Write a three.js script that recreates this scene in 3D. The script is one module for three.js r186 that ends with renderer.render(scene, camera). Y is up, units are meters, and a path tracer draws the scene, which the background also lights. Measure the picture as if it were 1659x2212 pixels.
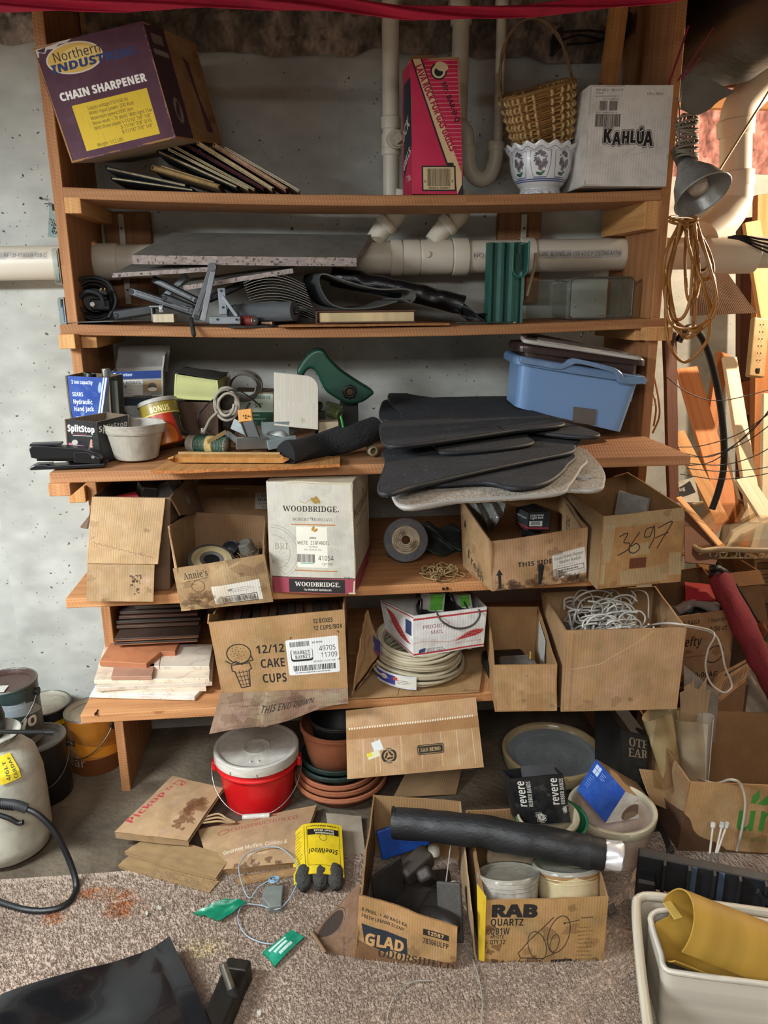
import*as THREE from 'three';
import{RoundedBoxGeometry}from 'three/addons/geometries/RoundedBoxGeometry.js';
import{mergeGeometries,mergeVertices,toCreasedNormals}from 'three/addons/utils/BufferGeometryUtils.js';
import{RectAreaLightUniformsLib}from 'three/addons/lights/RectAreaLightUniformsLib.js';

// ---------- camera, light, exposure ----------
const scene=new THREE.Scene();
scene.background=new THREE.Color(0x050505);
const PXW=1659,PXH=2212,FOCAL=1661;
const camera=new THREE.PerspectiveCamera(2*Math.atan(PXH / 2 / FOCAL)*180 / Math.PI,PXW / PXH,0.05,30);
camera.position.set(0,1.457,2.45);
camera.rotation.order='YXZ';
const rad=(d)=>d*Math.PI / 180;
camera.rotation.set(rad(-15.8),rad(-5.3),rad(-0.45));
camera.updateMatrixWorld(true);
const renderer=new THREE.WebGLRenderer({antialias:true});
renderer.toneMapping=THREE.LinearToneMapping;
renderer.toneMappingExposure=1.0;
renderer.shadowMap.enabled=true;
RectAreaLightUniformsLib.init();
const LIGHTS={unseenTube:[-1.75,1.86,1.7,1.0,0.3,124],warm:[2.05,1.85,0.05,8],fill:[-0.3,2.15,3.2,1.4,1.0,16]};  // tube and warm bulb are out of view; fill is an added light

// ---------- measuring: a pixel of the photograph to a point on a plane of the room ----------
const V=(x,y,z)=>new THREE.Vector3(x,y,z);
const ray=(px,py)=>V((px - PXW / 2)/ FOCAL,-(py - PXH / 2)/ FOCAL,-1).applyQuaternion(camera.quaternion);
const A=(px,py,z)=>{const d=ray(px,py);return d.multiplyScalar((z - camera.position.z)/ d.z).add(camera.position);};
const G=(px,py,y)=>{const d=ray(px,py);return d.multiplyScalar((y - camera.position.y)/ d.y).add(camera.position);};

// ---------- random and noise ----------
function rng(s){let a=s*2654435761>>>0;return()=>{a=(a + 0x6d2b79f5)|0;let t=Math.imul(a ^(a>>>15),1|a);t=(t + Math.imul(t ^(t>>>7),61|t))^ t;return((t ^(t>>>14))>>>0)/ 4294967296;};}
const R0=rng(7);
const rr=(a,b)=>a +(b - a)*R0();
const hash=(x,y,s)=>{let h=Math.imul(x,374761393)+ Math.imul(y,668265263)+ Math.imul(s,974634533)|0;h=Math.imul(h ^(h>>>13),1274126177);return((h ^(h>>>16))>>>0)/ 4294967296;};
function vn(x,y,s=0,p=0){
const ix=Math.floor(x),iy=Math.floor(y);let fx=x - ix,fy=y - iy;fx=fx*fx*(3 - 2*fx);fy=fy*fy*(3 - 2*fy);
const m=(k)=>p?((k % p)+ p)% p:k;
const a=hash(m(ix),m(iy),s),b=hash(m(ix + 1),m(iy),s),c=hash(m(ix),m(iy + 1),s),d=hash(m(ix + 1),m(iy + 1),s);
return a +(b - a)*fx +(c - a)*fy +(a - b - c + d)*fx*fy;
}
const fbm=(x,y,s,o,p=0)=>{let v=0,w=0.5,t=0;for(let i=0;i<o;i++){v +=w*vn(x,y,s + i,p);t +=w;x*=2;y*=2;p*=2;w /=2;}return v / t;};
const n3=(p,s,q=1)=>(vn(p.x*q + p.z*q*0.71 + 40,p.y*q + p.z*q*0.53 + 40,s)- 0.5)*2;

// ---------- textures ----------
const lerp=(a,b,t)=>a +(b - a)*t,cl=(x)=>Math.min(1,Math.max(0,x));
function dataTex(w,h,f,srgb=true){
const d=new Uint8Array(w*h*4);
for(let y=0,i=0;y<h;y++)for(let x=0;x<w;x++,i +=4){
const c=f(x / w,y / h,x,y);
if(typeof c==='number')d[i]=d[i + 1]=d[i + 2]=cl(c)*255;else{d[i]=c[0];d[i + 1]=c[1];d[i + 2]=c[2];}
d[i + 3]=255;
}
const t=new THREE.DataTexture(d,w,h);t.wrapS=t.wrapT=THREE.RepeatWrapping;t.magFilter=THREE.LinearFilter;
if(srgb)t.colorSpace=THREE.SRGBColorSpace;
t.needsUpdate=true;return t;
}
const rep=(t,x,y=x)=>{const c=t.clone();c.repeat.set(x,y);c.needsUpdate=true;return c;};
const mix3=(a,b,t)=>[lerp(a[0],b[0],t),lerp(a[1],b[1],t),lerp(a[2],b[2],t)];
const GRIME=dataTex(512,512,(u,v)=>{const k=0.80 + 0.2*fbm(u*5,v*5,11,4,5)- 0.13*Math.pow(fbm(u*24,v*24,17,3,24),2);return[k*255,k*253,k*249];});
const GRIMEB=dataTex(256,256,(u,v)=>fbm(u*16,v*16,23,4,16),false);
const CARD=dataTex(512,512,(u,v)=>{
const f=0.96 + 0.04*Math.sin(u*2*Math.PI*36)+ 0.12*(fbm(u*6,v*6,31,4,6)- 0.5)+ 0.07*(vn(u*200,v*80,3,0)- 0.5);return[255*cl(f*0.97),254*cl(f*0.965),252*cl(f*0.955)];});
const CARDB=dataTex(512,256,(u,v)=>0.5 + 0.28*Math.sin(u*2*Math.PI*36)*(0.5 + 0.5*vn(u*9,v*5,4))+ 0.5*(fbm(u*7,v*7,37,3,7)- 0.5),false);
function woodTex(a,b,seed,knots){
const K=[];const r=rng(seed);for(let i=0;i<knots;i++)K.push([r(),r(),0.02 + r()*0.03]);
return dataTex(256,1024,(u,v)=>{
let wob=0;for(const[kx,ky,kr]of K){const dx=u - kx,dy=(v - ky)*2.2;const d=Math.hypot(dx,dy);wob +=kr*2.2 /(1 + d*d /(kr*kr));}
const g=u*7 + fbm(u*2,v*2,seed,3,2)*2.6 + wob*10,ring=0.5 + 0.5*Math.sin(g*6.283);
const fine=vn(u*90,v*12,seed + 5,0),saw=0.5 + 0.5*Math.sin((v*130 + u*9)*6.283);
let t=0.22*Math.pow(ring,1.6)+ 0.36*fine + 0.28*fbm(u*4,v*5,seed + 8,3,0)+ 0.05*saw;
for(const[kx,ky,kr]of K){const d=Math.hypot(u - kx,(v - ky)*2.2)/ kr;if(d<0.8)t=lerp(1.5,t,d);}
return mix3(a,b,cl(t));
});
}
const WOOD_A=woodTex([200,156,110],[150,104,66],51,4),WOOD_B=woodTex([232,196,140],[186,134,82],61,3),WOOD_C=woodTex([236,226,206],[206,190,162],67,2);
const WOODB=dataTex(256,512,(u,v)=>0.5*vn(u*90,v*10,5)+ 0.3*(0.5 + 0.5*Math.sin((v*60 + u*9)*6.283))+ 0.2*fbm(u*6,v*6,9,3),false);

// ---------- materials ----------
const C=(h)=>new THREE.Color(h);
function std(color,rough=0.7,o={}){const{grime=1,bump=0.0006,...x}=o;const m=new THREE.MeshPhysicalMaterial({color:C(color),roughness:rough,side:THREE.DoubleSide,...x});if(grime&&!x.map)m.map=rep(GRIME,1.6);if(bump&&!x.bumpMap){m.bumpMap=rep(GRIMEB,3);m.bumpScale=bump;}return m;}
const memo=new Map(),once=(k,f)=>{if(!memo.has(k))memo.set(k,f());return memo.get(k);};
const plastic=(c,r=0.45)=>once('pl' + c + r,()=>std(c,r,{bump:0.0003}));
const metal=(c,r=0.35)=>once('me' + c + r,()=>std(c,r,{metalness:0.9,bump:0.0002}));
const paper=(c)=>once('pa' + c,()=>std(c,0.85,{bump:0.0004}));
const card=(c='#b08a60')=>once('ca' + c,()=>std(c,0.88,{map:rep(CARD,4),bumpMap:rep(CARDB,4),bumpScale:0.0006}));
const wood=(c='#ffffff',t=WOOD_A,r=0.72)=>once('wo' + c + t.uuid + r,()=>std(c,r,{map:rep(t,3.2,0.8),bumpMap:rep(WOODB,4,2),bumpScale:0.0012}));
const glass=(c='#ffffff',o={})=>new THREE.MeshPhysicalMaterial({color:C(c),roughness:0.08,transmission:1,thickness:0,ior:1.45,side:THREE.DoubleSide,...o});
const BLACK=plastic('#141517',0.5),CARDP=card();

// ---------- printed surfaces ----------
function printed(w,h,base,draw,o={}){
const W=o.px||512,Hp=Math.max(16,Math.round(W*h / w)),cv=document.createElement('canvas');cv.width=W;cv.height=Hp;
const c=cv.getContext('2d');c.fillStyle=base;c.fillRect(0,0,W,Hp);
const r=rng((o.seed||1)+ 100);
if(o.fibre!==0)for(let i=0;i<260;i++){c.globalAlpha=0.022;c.fillStyle=r()<0.5?'#000':'#fff';const s=W*(0.01 + r()*0.12);c.beginPath();c.ellipse(r()*W,r()*Hp,s,s*(0.2 + r()),r()*3,0,7);c.fill();}
c.globalAlpha=1;c.save();c.scale(W / 100,W / 100);c.lineWidth=0.6;c.lineJoin='round';draw(c,100*h / w);c.restore();
if(o.wear)for(let i=0;i<o.wear;i++){c.globalAlpha=0.10 + r()*0.2;c.fillStyle=o.wearColor||'#3a2413';blotch(c,r()*W,Hp*(1 - Math.pow(r(),o.low?2.2:1)),W*(0.01 + 0.05*r()),r);}
c.globalAlpha=1;
const t=new THREE.CanvasTexture(cv);t.colorSpace=THREE.SRGBColorSpace;t.wrapS=t.wrapT=THREE.ClampToEdgeWrapping;
const m=std('#ffffff',o.rough??0.8,{map:t,bump:0});m.userData.print=true;
if(o.flute!==0){m.bumpMap=rep(CARDB,w*4,h*4);m.bumpScale=0.0005;}
if(o.coat){m.clearcoat=o.coat;m.clearcoatRoughness=0.3;}
return m;
}
function blotch(c,x,y,s,r){c.beginPath();for(let a=0;a<12;a++){const q=s*(0.5 + r()),t=a / 12*6.283;c[a?'lineTo':'moveTo'](x + q*Math.cos(t)*1.3,y + q*Math.sin(t));}c.closePath();c.fill();}
function T(c,s,x,y,size,o={}){
c.save();c.translate(x,y);if(o.rot)c.rotate(rad(o.rot));c.fillStyle=o.color||'#1a1714';c.font=(o.bold===false?'':'bold ')+(o.italic?'italic ':'')+ size + 'px ' +(o.font||'sans-serif');c.textAlign=o.align||'left';c.textBaseline='alphabetic';
let sx=o.sx||1;if(o.max)sx=o.max / c.measureText(s).width;c.transform(sx,0,o.skew||0,o.sy||1,0,0);
if(o.stroke){c.strokeStyle=o.stroke;c.lineWidth=o.sw||1;c.strokeText(s,0,0);}if(o.color!=='none')c.fillText(s,0,0);c.restore();
}
function bars(c,x,y,w,h,seed,color='#15120f'){const r=rng(seed);c.fillStyle=color;for(let q=x;q<x + w;){const b=w*(0.006 + 0.02*r());c.fillRect(q,y,Math.min(b,x + w - q),h);q +=b + w*(0.006 + 0.018*r());}}
function box2(c,x,y,w,h,color){c.fillStyle=color;c.fillRect(x,y,w,h);}
function frame2(c,x,y,w,h,color,lw=0.7){c.strokeStyle=color;c.lineWidth=lw;c.strokeRect(x,y,w,h);}
function lines(c,x,y,w,n,dy,color,seed=3,lw=0.5){const r=rng(seed);c.fillStyle=color;for(let i=0;i<n;i++){let q=x;const e=x + w*(0.6 + 0.4*r());while(q<e){const b=0.6 + 2.2*r();c.fillRect(q,y + i*dy,Math.min(b,e - q),lw);q +=b + 0.5;}}}
function poly2(c,pts,color,stroke,lw){c.beginPath();pts.forEach((p,i)=>c[i?'lineTo':'moveTo'](p[0],p[1]));if(color){c.closePath();c.fillStyle=color;c.fill();}if(stroke){c.strokeStyle=stroke;c.lineWidth=lw||0.7;c.stroke();}}
function oval(c,x,y,a,b,rot,color,stroke,lw){c.beginPath();c.ellipse(x,y,a,b,rad(rot),0,6.29);if(color){c.fillStyle=color;c.fill();}if(stroke){c.strokeStyle=stroke;c.lineWidth=lw||0.7;c.stroke();}}

// ---------- geometry ----------
function triUV(g,grain='x',off=[rr(0,3),rr(0,3)]){
if(g.index)g=g.toNonIndexed();
const p=g.attributes.position,uv=new Float32Array(p.count*2),a=V(),b=V(),c=V();
for(let i=0;i<p.count;i +=3){
a.fromBufferAttribute(p,i);b.fromBufferAttribute(p,i + 1);c.fromBufferAttribute(p,i + 2);
const n=b.clone().sub(a).cross(c.clone().sub(a)),m=[Math.abs(n.x),Math.abs(n.y),Math.abs(n.z)],d=m.indexOf(Math.max(...m));
[a,b,c].forEach((q,k)=>{
const o={x:d===0?[q.y,q.z]:d===1?[q.z,q.x]:[q.y,q.x],y:d===0?[q.z,q.y]:d===1?[q.x,q.z]:[q.x,q.y],z:d===0?[q.y,q.z]:d===1?[q.x,q.z]:[q.x,q.y]}[grain];
uv[(i + k)*2]=o[0]+ off[0];uv[(i + k)*2 + 1]=o[1]+ off[1];
});
}
g.setAttribute('uv',new THREE.BufferAttribute(uv,2));return g;
}
const bevelBox=(w,h,d,r=0.002,s=1)=>new RoundedBoxGeometry(w,h,d,s,Math.min(r,w / 2.1,h / 2.1,d / 2.1));
function board(w,h,d,x,y,z,grain='x',r=0.002){return triUV(bevelBox(w,h,d,r),grain).translate(x,y,z);}
const boxAt=(w,h,d,x,y,z,r=0.002)=>triUV(bevelBox(w,h,d,r)).translate(x,y,z);
function stick(a,b,w,h,o={}){
const L=a.distanceTo(b),g=triUV(bevelBox(w,h,L,o.r??0.0015),'z'),z=b.clone().sub(a).normalize(),x=(o.up||V(0,1,0)).clone().cross(z).normalize(),y=z.clone().cross(x);
return g.applyMatrix4(new THREE.Matrix4().makeBasis(x,y,z).setPosition(a.clone().lerp(b,0.5)));
}
const cat=(pts,closed=false,ten=0.5)=>new THREE.CatmullRomCurve3(pts,closed,'catmullrom',ten);
const tube=(pts,r,seg=40,rs=8,closed=false)=>{const g=new THREE.TubeGeometry(pts.getPoint?pts:cat(pts,closed),seg,r,rs,closed);if(!closed&&pts.getPoint===undefined||!closed)return caps(g,seg,rs);return g;};
function caps(g,seg,rs){
const p=g.attributes.position,idx=Array.from(g.index.array),pos=Array.from(p.array),nor=Array.from(g.attributes.normal.array),uv=Array.from(g.attributes.uv.array);
for(const e of[0,seg]){const o=e*(rs + 1),m=V(),q=V();for(let i=0;i<rs;i++)m.add(q.fromBufferAttribute(p,o + i));m.divideScalar(rs);
const a=V().fromBufferAttribute(p,o).sub(m),b=V().fromBufferAttribute(p,o + 1).sub(m),n=a.cross(b).normalize();const base=pos.length / 3;
pos.push(m.x,m.y,m.z);nor.push(n.x,n.y,n.z);uv.push(0,0);
for(let i=0;i<=rs;i++){q.fromBufferAttribute(p,o + i);pos.push(q.x,q.y,q.z);nor.push(n.x,n.y,n.z);uv.push(0,0);if(i<rs)idx.push(base,base + 1 + i,base + 2 + i);}}
const h=new THREE.BufferGeometry();h.setAttribute('position',new THREE.Float32BufferAttribute(pos,3));h.setAttribute('normal',new THREE.Float32BufferAttribute(nor,3));h.setAttribute('uv',new THREE.Float32BufferAttribute(uv,2));h.setIndex(idx);return h;
}
function lathe(pts,seg=40,byLength){const g=new THREE.LatheGeometry(pts.map(([r,y])=>new THREE.Vector2(r,y)),seg);if(byLength){const L=[0];for(let i=1;i<pts.length;i++)L.push(L[i - 1]+ Math.hypot(pts[i][0]- pts[i - 1][0],pts[i][1]- pts[i - 1][1]));const uv=g.attributes.uv,n=pts.length;for(let i=0;i<uv.count;i++)uv.setY(i,L[i % n]/ L[n - 1]);}return g;}
const cyl=(r1,r2,h,seg=24)=>new THREE.CylinderGeometry(r1,r2,h,seg);
function rod(a,b,r1,r2=r1,seg=20){const L=a.distanceTo(b),g=cyl(r2,r1,L,seg);g.applyQuaternion(new THREE.Quaternion().setFromUnitVectors(V(0,1,0),b.clone().sub(a).normalize()));const m=a.clone().lerp(b,0.5);return g.translate(m.x,m.y,m.z);}
function along(g,a,b){g.applyQuaternion(new THREE.Quaternion().setFromUnitVectors(V(0,1,0),b.clone().sub(a).normalize()));return g.translate(a.x,a.y,a.z);}
const merge=(...gs)=>{gs=gs.flat().map((g)=>{let h=g.index?g.toNonIndexed():g.clone();for(const k of Object.keys(h.attributes))if(!['position','normal','uv'].includes(k))h.deleteAttribute(k);if(!h.attributes.uv)h.setAttribute('uv',new THREE.BufferAttribute(new Float32Array(h.attributes.position.count*2),2));h.morphAttributes={};h.groups=[];return h;});return mergeGeometries(gs);};
function extrude(pts,depth,o={}){
const s=pts instanceof THREE.Shape?pts:new THREE.Shape(pts.map(([x,y])=>new THREE.Vector2(x,y)));
const b=o.bevel??0.001;return triUV(new THREE.ExtrudeGeometry(s,{depth,bevelEnabled:b>0,bevelThickness:b,bevelSize:b,bevelOffset:-b,bevelSegments:o.bs||1,curveSegments:o.cs||10}),o.grain||'x');
}
function smoothPts(pts,n,closed=true){return cat(pts.map(([x,y])=>V(x,y,0)),closed,0.5).getSpacedPoints(n).slice(0,closed?-1:undefined).map((p)=>[p.x,p.y]);}
function sheet(S,nu,nv,t,o={}){
const P=[],N=[];const e=1e-3;
for(let j=0;j<=nv;j++)for(let i=0;i<=nu;i++){
const u=i / nu,v=j / nv,p=S(u,v),du=S(Math.min(1,u + e),v).sub(S(Math.max(0,u - e),v)),dv=S(u,Math.min(1,v + e)).sub(S(u,Math.max(0,v - e)));
P.push(p);N.push(du.cross(dv).normalize());
}
const pos=[],nor=[],uv=[],i0=[],i1=[],W=P[0].distanceTo(P[nu]),H=P[0].distanceTo(P[P.length - 1 - nu]),ux=o.uv||[1,1];
const add=(p,n,a,b)=>{pos.push(p.x,p.y,p.z);nor.push(n.x,n.y,n.z);uv.push(a,b);return pos.length / 3 - 1;};
const q=(k)=>P[k].clone().addScaledVector(N[k],-t);
for(let k=0;k<P.length;k++){const i=k %(nu + 1),j=(k - i)/(nu + 1);add(P[k],N[k],i / nu*ux[0],j / nv*ux[1]);}
for(let k=0;k<P.length;k++){const i=k %(nu + 1),j=(k - i)/(nu + 1);add(q(k),N[k].clone().negate(),i / nu*W,j / nv*H);}
const M=P.length;
for(let j=0;j<nv;j++)for(let i=0;i<nu;i++){const a=j*(nu + 1)+ i,b=a + 1,c=a + nu + 1,d=c + 1;i0.push(a,b,d,a,d,c);i1.push(M + a,M + d,M + b,M + a,M + c,M + d);}
const edge=[];for(let i=0;i<nu;i++)edge.push([i,i + 1],[nv*(nu + 1)+ i + 1,nv*(nu + 1)+ i]);for(let j=0;j<nv;j++)edge.push([(j + 1)*(nu + 1),j*(nu + 1)],[j*(nu + 1)+ nu,(j + 1)*(nu + 1)+ nu]);
if(t>0)for(const[a,b]of edge){const n=P[b].clone().sub(P[a]).cross(N[a]).normalize(),s=(p)=>p.x + p.z + p.y,k=[add(P[a],n,s(P[a]),0),add(P[b],n,s(P[b]),0),add(q(b),n,s(P[b]),t),add(q(a),n,s(P[a]),t)];i1.push(k[0],k[2],k[1],k[0],k[3],k[2]);}
const g=new THREE.BufferGeometry();g.setAttribute('position',new THREE.Float32BufferAttribute(pos,3));g.setAttribute('normal',new THREE.Float32BufferAttribute(nor,3));g.setAttribute('uv',new THREE.Float32BufferAttribute(uv,2));
g.setIndex([...i0,...i1]);if(!o.uv){let w=0,h=0;for(let i=0;i<nu;i++)w +=P[i].distanceTo(P[i + 1]);for(let j=0;j<nv;j++)h +=P[j*(nu + 1)].distanceTo(P[(j + 1)*(nu + 1)]);g.userData.face=[M,Math.max(w,0.02),Math.max(h,0.02)];}if(!o.one){g.addGroup(0,i0.length,0);g.addGroup(i0.length,i1.length,1);}return g;
}
function quad(bl,br,tr,tl,o={}){
const n=br.clone().sub(bl).cross(tl.clone().sub(bl)).normalize(),s=o.seed??Math.floor(rr(1,999)),wp=o.warp??0.0015,W=bl.distanceTo(br),H=bl.distanceTo(tl);
return sheet((u,v)=>{
let vv=v;if(o.tearTop&&v>0.9)vv -=o.tearTop*Math.abs(vn(u*23,2,s)- 0.5)*(v - 0.9)*10;if(o.tearBot&&v<0.1)vv +=o.tearBot*(vn(u*19,5,s)- 0.3)*(0.1 - v)*10;
const p=bl.clone().lerp(br,u).lerp(tl.clone().lerp(tr,u),vv);
const b=(o.bulge||0)*Math.sin(Math.PI*u)*Math.sin(Math.PI*Math.min(1,v*0.95 + 0.05))+ wp*(fbm(u*W*14 + 3,v*H*14 + 3,s,2)- 0.5)*2 +(o.curl||0)*v*v +(o.curlU||0)*(u - 0.5)*(u - 0.5)*4;
return p.addScaledVector(n,b);
},o.nu||12,o.nv||10,o.t??0.004,o);
}
function crumple(g,amp,freq,seed){g=mergeVertices(g.clone());const p=g.attributes.position,q=V();for(let i=0;i<p.count;i++){q.fromBufferAttribute(p,i);p.setXYZ(i,q.x + amp*n3(q,seed,freq),q.y + amp*n3(q,seed + 3,freq),q.z + amp*n3(q,seed + 7,freq));}g.computeVertexNormals();return g;}
const turned=(g,x,y,z,p)=>{g.applyMatrix4(new THREE.Matrix4().makeRotationFromEuler(new THREE.Euler(rad(x),rad(y),rad(z),'YXZ')));return p?g.translate(p.x,p.y,p.z):g;};
function subdivide(g,max){g=g.index?g.toNonIndexed():g;let tri=[];const p=g.attributes.position;for(let i=0;i<p.count;i +=3)tri.push([0,1,2].map((k)=>V().fromBufferAttribute(p,i + k)));for(let pass=0;pass<7;pass++){const out=[];let any=false;for(const t of tri){let e=-1,L=max;for(let k=0;k<3;k++){const d=t[k].distanceTo(t[(k + 1)% 3]);if(d>L){L=d;e=k;}}if(e<0){out.push(t);continue;}any=true;const a=t[e],b=t[(e + 1)% 3],c=t[(e + 2)% 3],m=a.clone().lerp(b,0.5);out.push([a,m,c],[m,b,c]);}tri=out;if(!any)break;}const h=new THREE.BufferGeometry();h.setAttribute('position',new THREE.Float32BufferAttribute(tri.flat().flatMap((q)=>[q.x,q.y,q.z]),3));h.computeVertexNormals();return h;}

// ---------- things ----------
const used={},built=[];
const numbered=(n)=>{const k=used[n]=(used[n]??-1)+ 1;return k?n + '_' + String(k).padStart(3,'0'):n;};
function thing(name,label,category,group){const o=new THREE.Group();o.name=numbered(name);o.userData={label,category};if(group)o.userData.group=group;scene.add(o);built.push(o);return o;}
function metres(g,m){const f=g.userData.face;if(!f||(Array.isArray(m)?m[0]:m).userData.print)return;const uv=g.attributes.uv;for(let i=0;i<f[0];i++)uv.setXY(i,uv.getX(i)*f[1],uv.getY(i)*f[2]);delete g.userData.face;}
function part(parent,name,g,m,label){metres(g,m);const o=new THREE.Mesh(g,m);o.name=name;o.castShadow=o.receiveShadow=true;if(label)o.userData.label=label;parent.add(o);return o;}
function solo(name,g,m,label,category,group){metres(g,m);const o=new THREE.Mesh(g,m);o.name=numbered(name);o.userData={label,category};if(group)o.userData.group=group;o.castShadow=o.receiveShadow=true;scene.add(o);built.push(o);return o;}
function struct(name,g,m,parent){const o=new THREE.Mesh(g,m);o.name=parent?name:numbered(name);o.castShadow=o.receiveShadow=true;if(!parent)o.userData.kind='structure';(parent||scene).add(o);return o;}
function rebase(){
for(const o of built){
if(o.position.lengthSq()>0)continue;
const seen=new Set(),b=new THREE.Box3();o.updateMatrixWorld(true);b.setFromObject(o);
const c=V((b.min.x + b.max.x)/ 2,b.min.y,(b.min.z + b.max.z)/ 2);
o.traverse((m)=>{if(m.isMesh&&!seen.has(m.geometry)){seen.add(m.geometry);m.geometry.translate(-c.x,-c.y,-c.z);}});
o.position.copy(c);
}
}

// ---------- the room ----------
const concreteTex=(()=>{
const r=rng(5),pits=[];for(let i=0;i<620;i++)pits.push([r(),r(),0.001 + 0.0042*r()*r()*r()]);
const grid=new Map();for(const p of pits)for(let a=-1;a<2;a++)for(let b=-1;b<2;b++){const k=(Math.floor(p[0]*40)+ a)+ ',' +(Math.floor(p[1]*40)+ b);if(!grid.has(k))grid.set(k,[]);grid.get(k).push(p);}
const pit=(u,v)=>{let m=0;for(const[x,y,s]of grid.get(Math.floor(u*40)+ ',' + Math.floor(v*40))||[]){const a=x*977 % 6.28,dx=u - x,dy=v - y,p=dx*Math.cos(a)+ dy*Math.sin(a),q=dy*Math.cos(a)- dx*Math.sin(a),d=Math.hypot(p,q*(1.2 +(y*631)% 2.2))/ s*(0.75 + 0.5*vn(u*900,v*900,6));if(d<1.2)m=Math.max(m,cl((1.2 - d)*3));}return m;};
const color=dataTex(1024,1024,(u,v)=>{const k=0.86 + 0.2*(fbm(u*6,v*6,71,5,6)- 0.5)+ 0.14*(fbm(u*30,v*18,75,3,30)- 0.5);const w=fbm(u*4,v*4,79,4,4);let c=mix3([203*k,204*k,199*k],[219*k,220*k,216*k],cl(w*3 - 1));const p=pit(u,v);return mix3(c,[66,62,57],p*0.85);});
const bump=dataTex(512,512,(u,v)=>0.75 + 0.2*(fbm(u*12,v*12,83,4,12)- 0.5)- 0.6*pit(u,v),false);
return[color,bump];
})();
const concrete=std('#f4f3ee',0.9,{map:rep(concreteTex[0],1 / 1.1),bumpMap:rep(concreteTex[1],1 / 1.1),bumpScale:0.004});
const floorMat=std('#9a8f80',0.8,{map:dataTex(1024,1024,(u,v)=>{const k=0.75 + 0.5*(fbm(u*8,v*8,91,5,8)- 0.5),d=cl(fbm(u*14,v*14,97,4,14)*3.4 - 1.7),s=vn(u*260,v*260,7)>0.93?0.75:1;return mix3([210*k*s,200*k*s,184*k*s],[112*k,92*k,74*k],d*0.4);}),bumpMap:rep(GRIMEB,5),bumpScale:0.003});
floorMat.map.repeat.set(0.8,0.8);
const RX0=-2.6,RX1=2.9,RZ1=5.2,CEIL=2.5;
struct('wall_back',boxAt(1.02 - RX0 + 0.2,2.15,0.2,(RX0 - 0.2 + 1.02)/ 2,1.075,-0.1,0.001),concrete);struct('wall_recess',boxAt(2.1,2.04,0.2,1.97,1.02,-1.1,0.001),concrete);struct('wall_return',boxAt(0.2,2.04,0.8,0.92,1.02,-0.6,0.001),concrete);
struct('floor',boxAt(RX1 - RX0 + 0.4,0.12,RZ1 + 1.6,(RX0 + RX1)/ 2,-0.06,RZ1 / 2 - 0.6,0.001),floorMat);
struct('wall_left',boxAt(0.2,CEIL,RZ1 + 0.4,RX0 - 0.1,CEIL / 2,RZ1 / 2),concrete);
struct('wall_right',boxAt(0.2,CEIL,RZ1 + 1.6,RX1 + 0.1,CEIL / 2,RZ1 / 2 - 0.6),concrete);
struct('wall_front',boxAt(RX1 - RX0,CEIL,0.2,(RX0 + RX1)/ 2,CEIL / 2,RZ1 + 0.1),concrete);
const OLDWOOD=wood('#8a7a6c',WOOD_B,0.85);
struct('ceiling',board(RX1 - RX0 + 0.4,0.06,RZ1 + 1.6,(RX0 + RX1)/ 2,CEIL + 0.03,RZ1 / 2 - 0.6,'x'),OLDWOOD);
{
const W=wood('#b59a80',WOOD_B),n='trim_';let i=0;for(const[x0,x1,y,h,t,z]of[[RX0,1.02,2.19,0.08,0.12,-0.08],[RX0,1.02,2.36,0.27,0.02,-0.19],[1.02,RX1,2.085,0.09,0.2,-1.1],[1.02,RX1,2.3,0.34,0.03,-1.18],[1.02,RX1,2.2,0.04,0.04,-0.9]])struct(n + ++i,board(x1 - x0,h,t,(x0 + x1)/ 2,y,z),W);
for(let i=0;i<11;i++){const x=-2.4 + i*0.52,z0=x>1?-1.1:-0.02;struct('beam',board(0.038,0.2,RZ1 - 0.1 - z0,x,2.4,(RZ1 + z0)/ 2 + 0.03,'z'),W);}
}
{const insMap=rep(dataTex(512,256,(u,v)=>{const k=0.35 + 0.95*Math.pow(fbm(u*14,v*16,61,5,0),1.3)+ 0.2*(vn(u*90,v*60,4)- 0.5);return[255*cl(k),250*cl(k),244*cl(k)];}),1.5,1),ins=std('#a39488',1,{map:insMap,bump:0.006,sheen:0.3,sheenColor:C('#888078')});
const lump=(x0,x1,s,m,name,label)=>solo(name,sheet((u,v)=>{const x=lerp(x0,x1,u),q=fbm(x*9,v*5,s,5),a=v*Math.PI;return V(x,(x0>1?2.0:2.15)+ 0.28*v - 0.075*Math.sin(a)*0.3 -(0.05*vn(x*3,1,s)+ 0.03*vn(x*14,2,s))*(1 - v),(x0>1?-1:0)- 0.005 +(0.015 + 0.075*q)*Math.pow(Math.sin(0.25 + a*0.85),0.7));},150,30,0.03,{one:true}),m,label,'insulation');
const i1=ins.clone();i1.color=C('#a0948a');
lump(-1.6,-0.66,3,i1,'insulation_batt','grey fibreglass batt along the wall top left of the shelves');
lump(-0.57,0.91,9,ins,'insulation_batt','long dusty fibreglass batt along the wall top above the shelves');
const pk=std('#d89a94',1,{map:insMap,bump:0.006});
lump(1.04,2.4,15,pk,'insulation_batt','pink fibreglass batt on the wall top right of the shelves');
}
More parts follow.
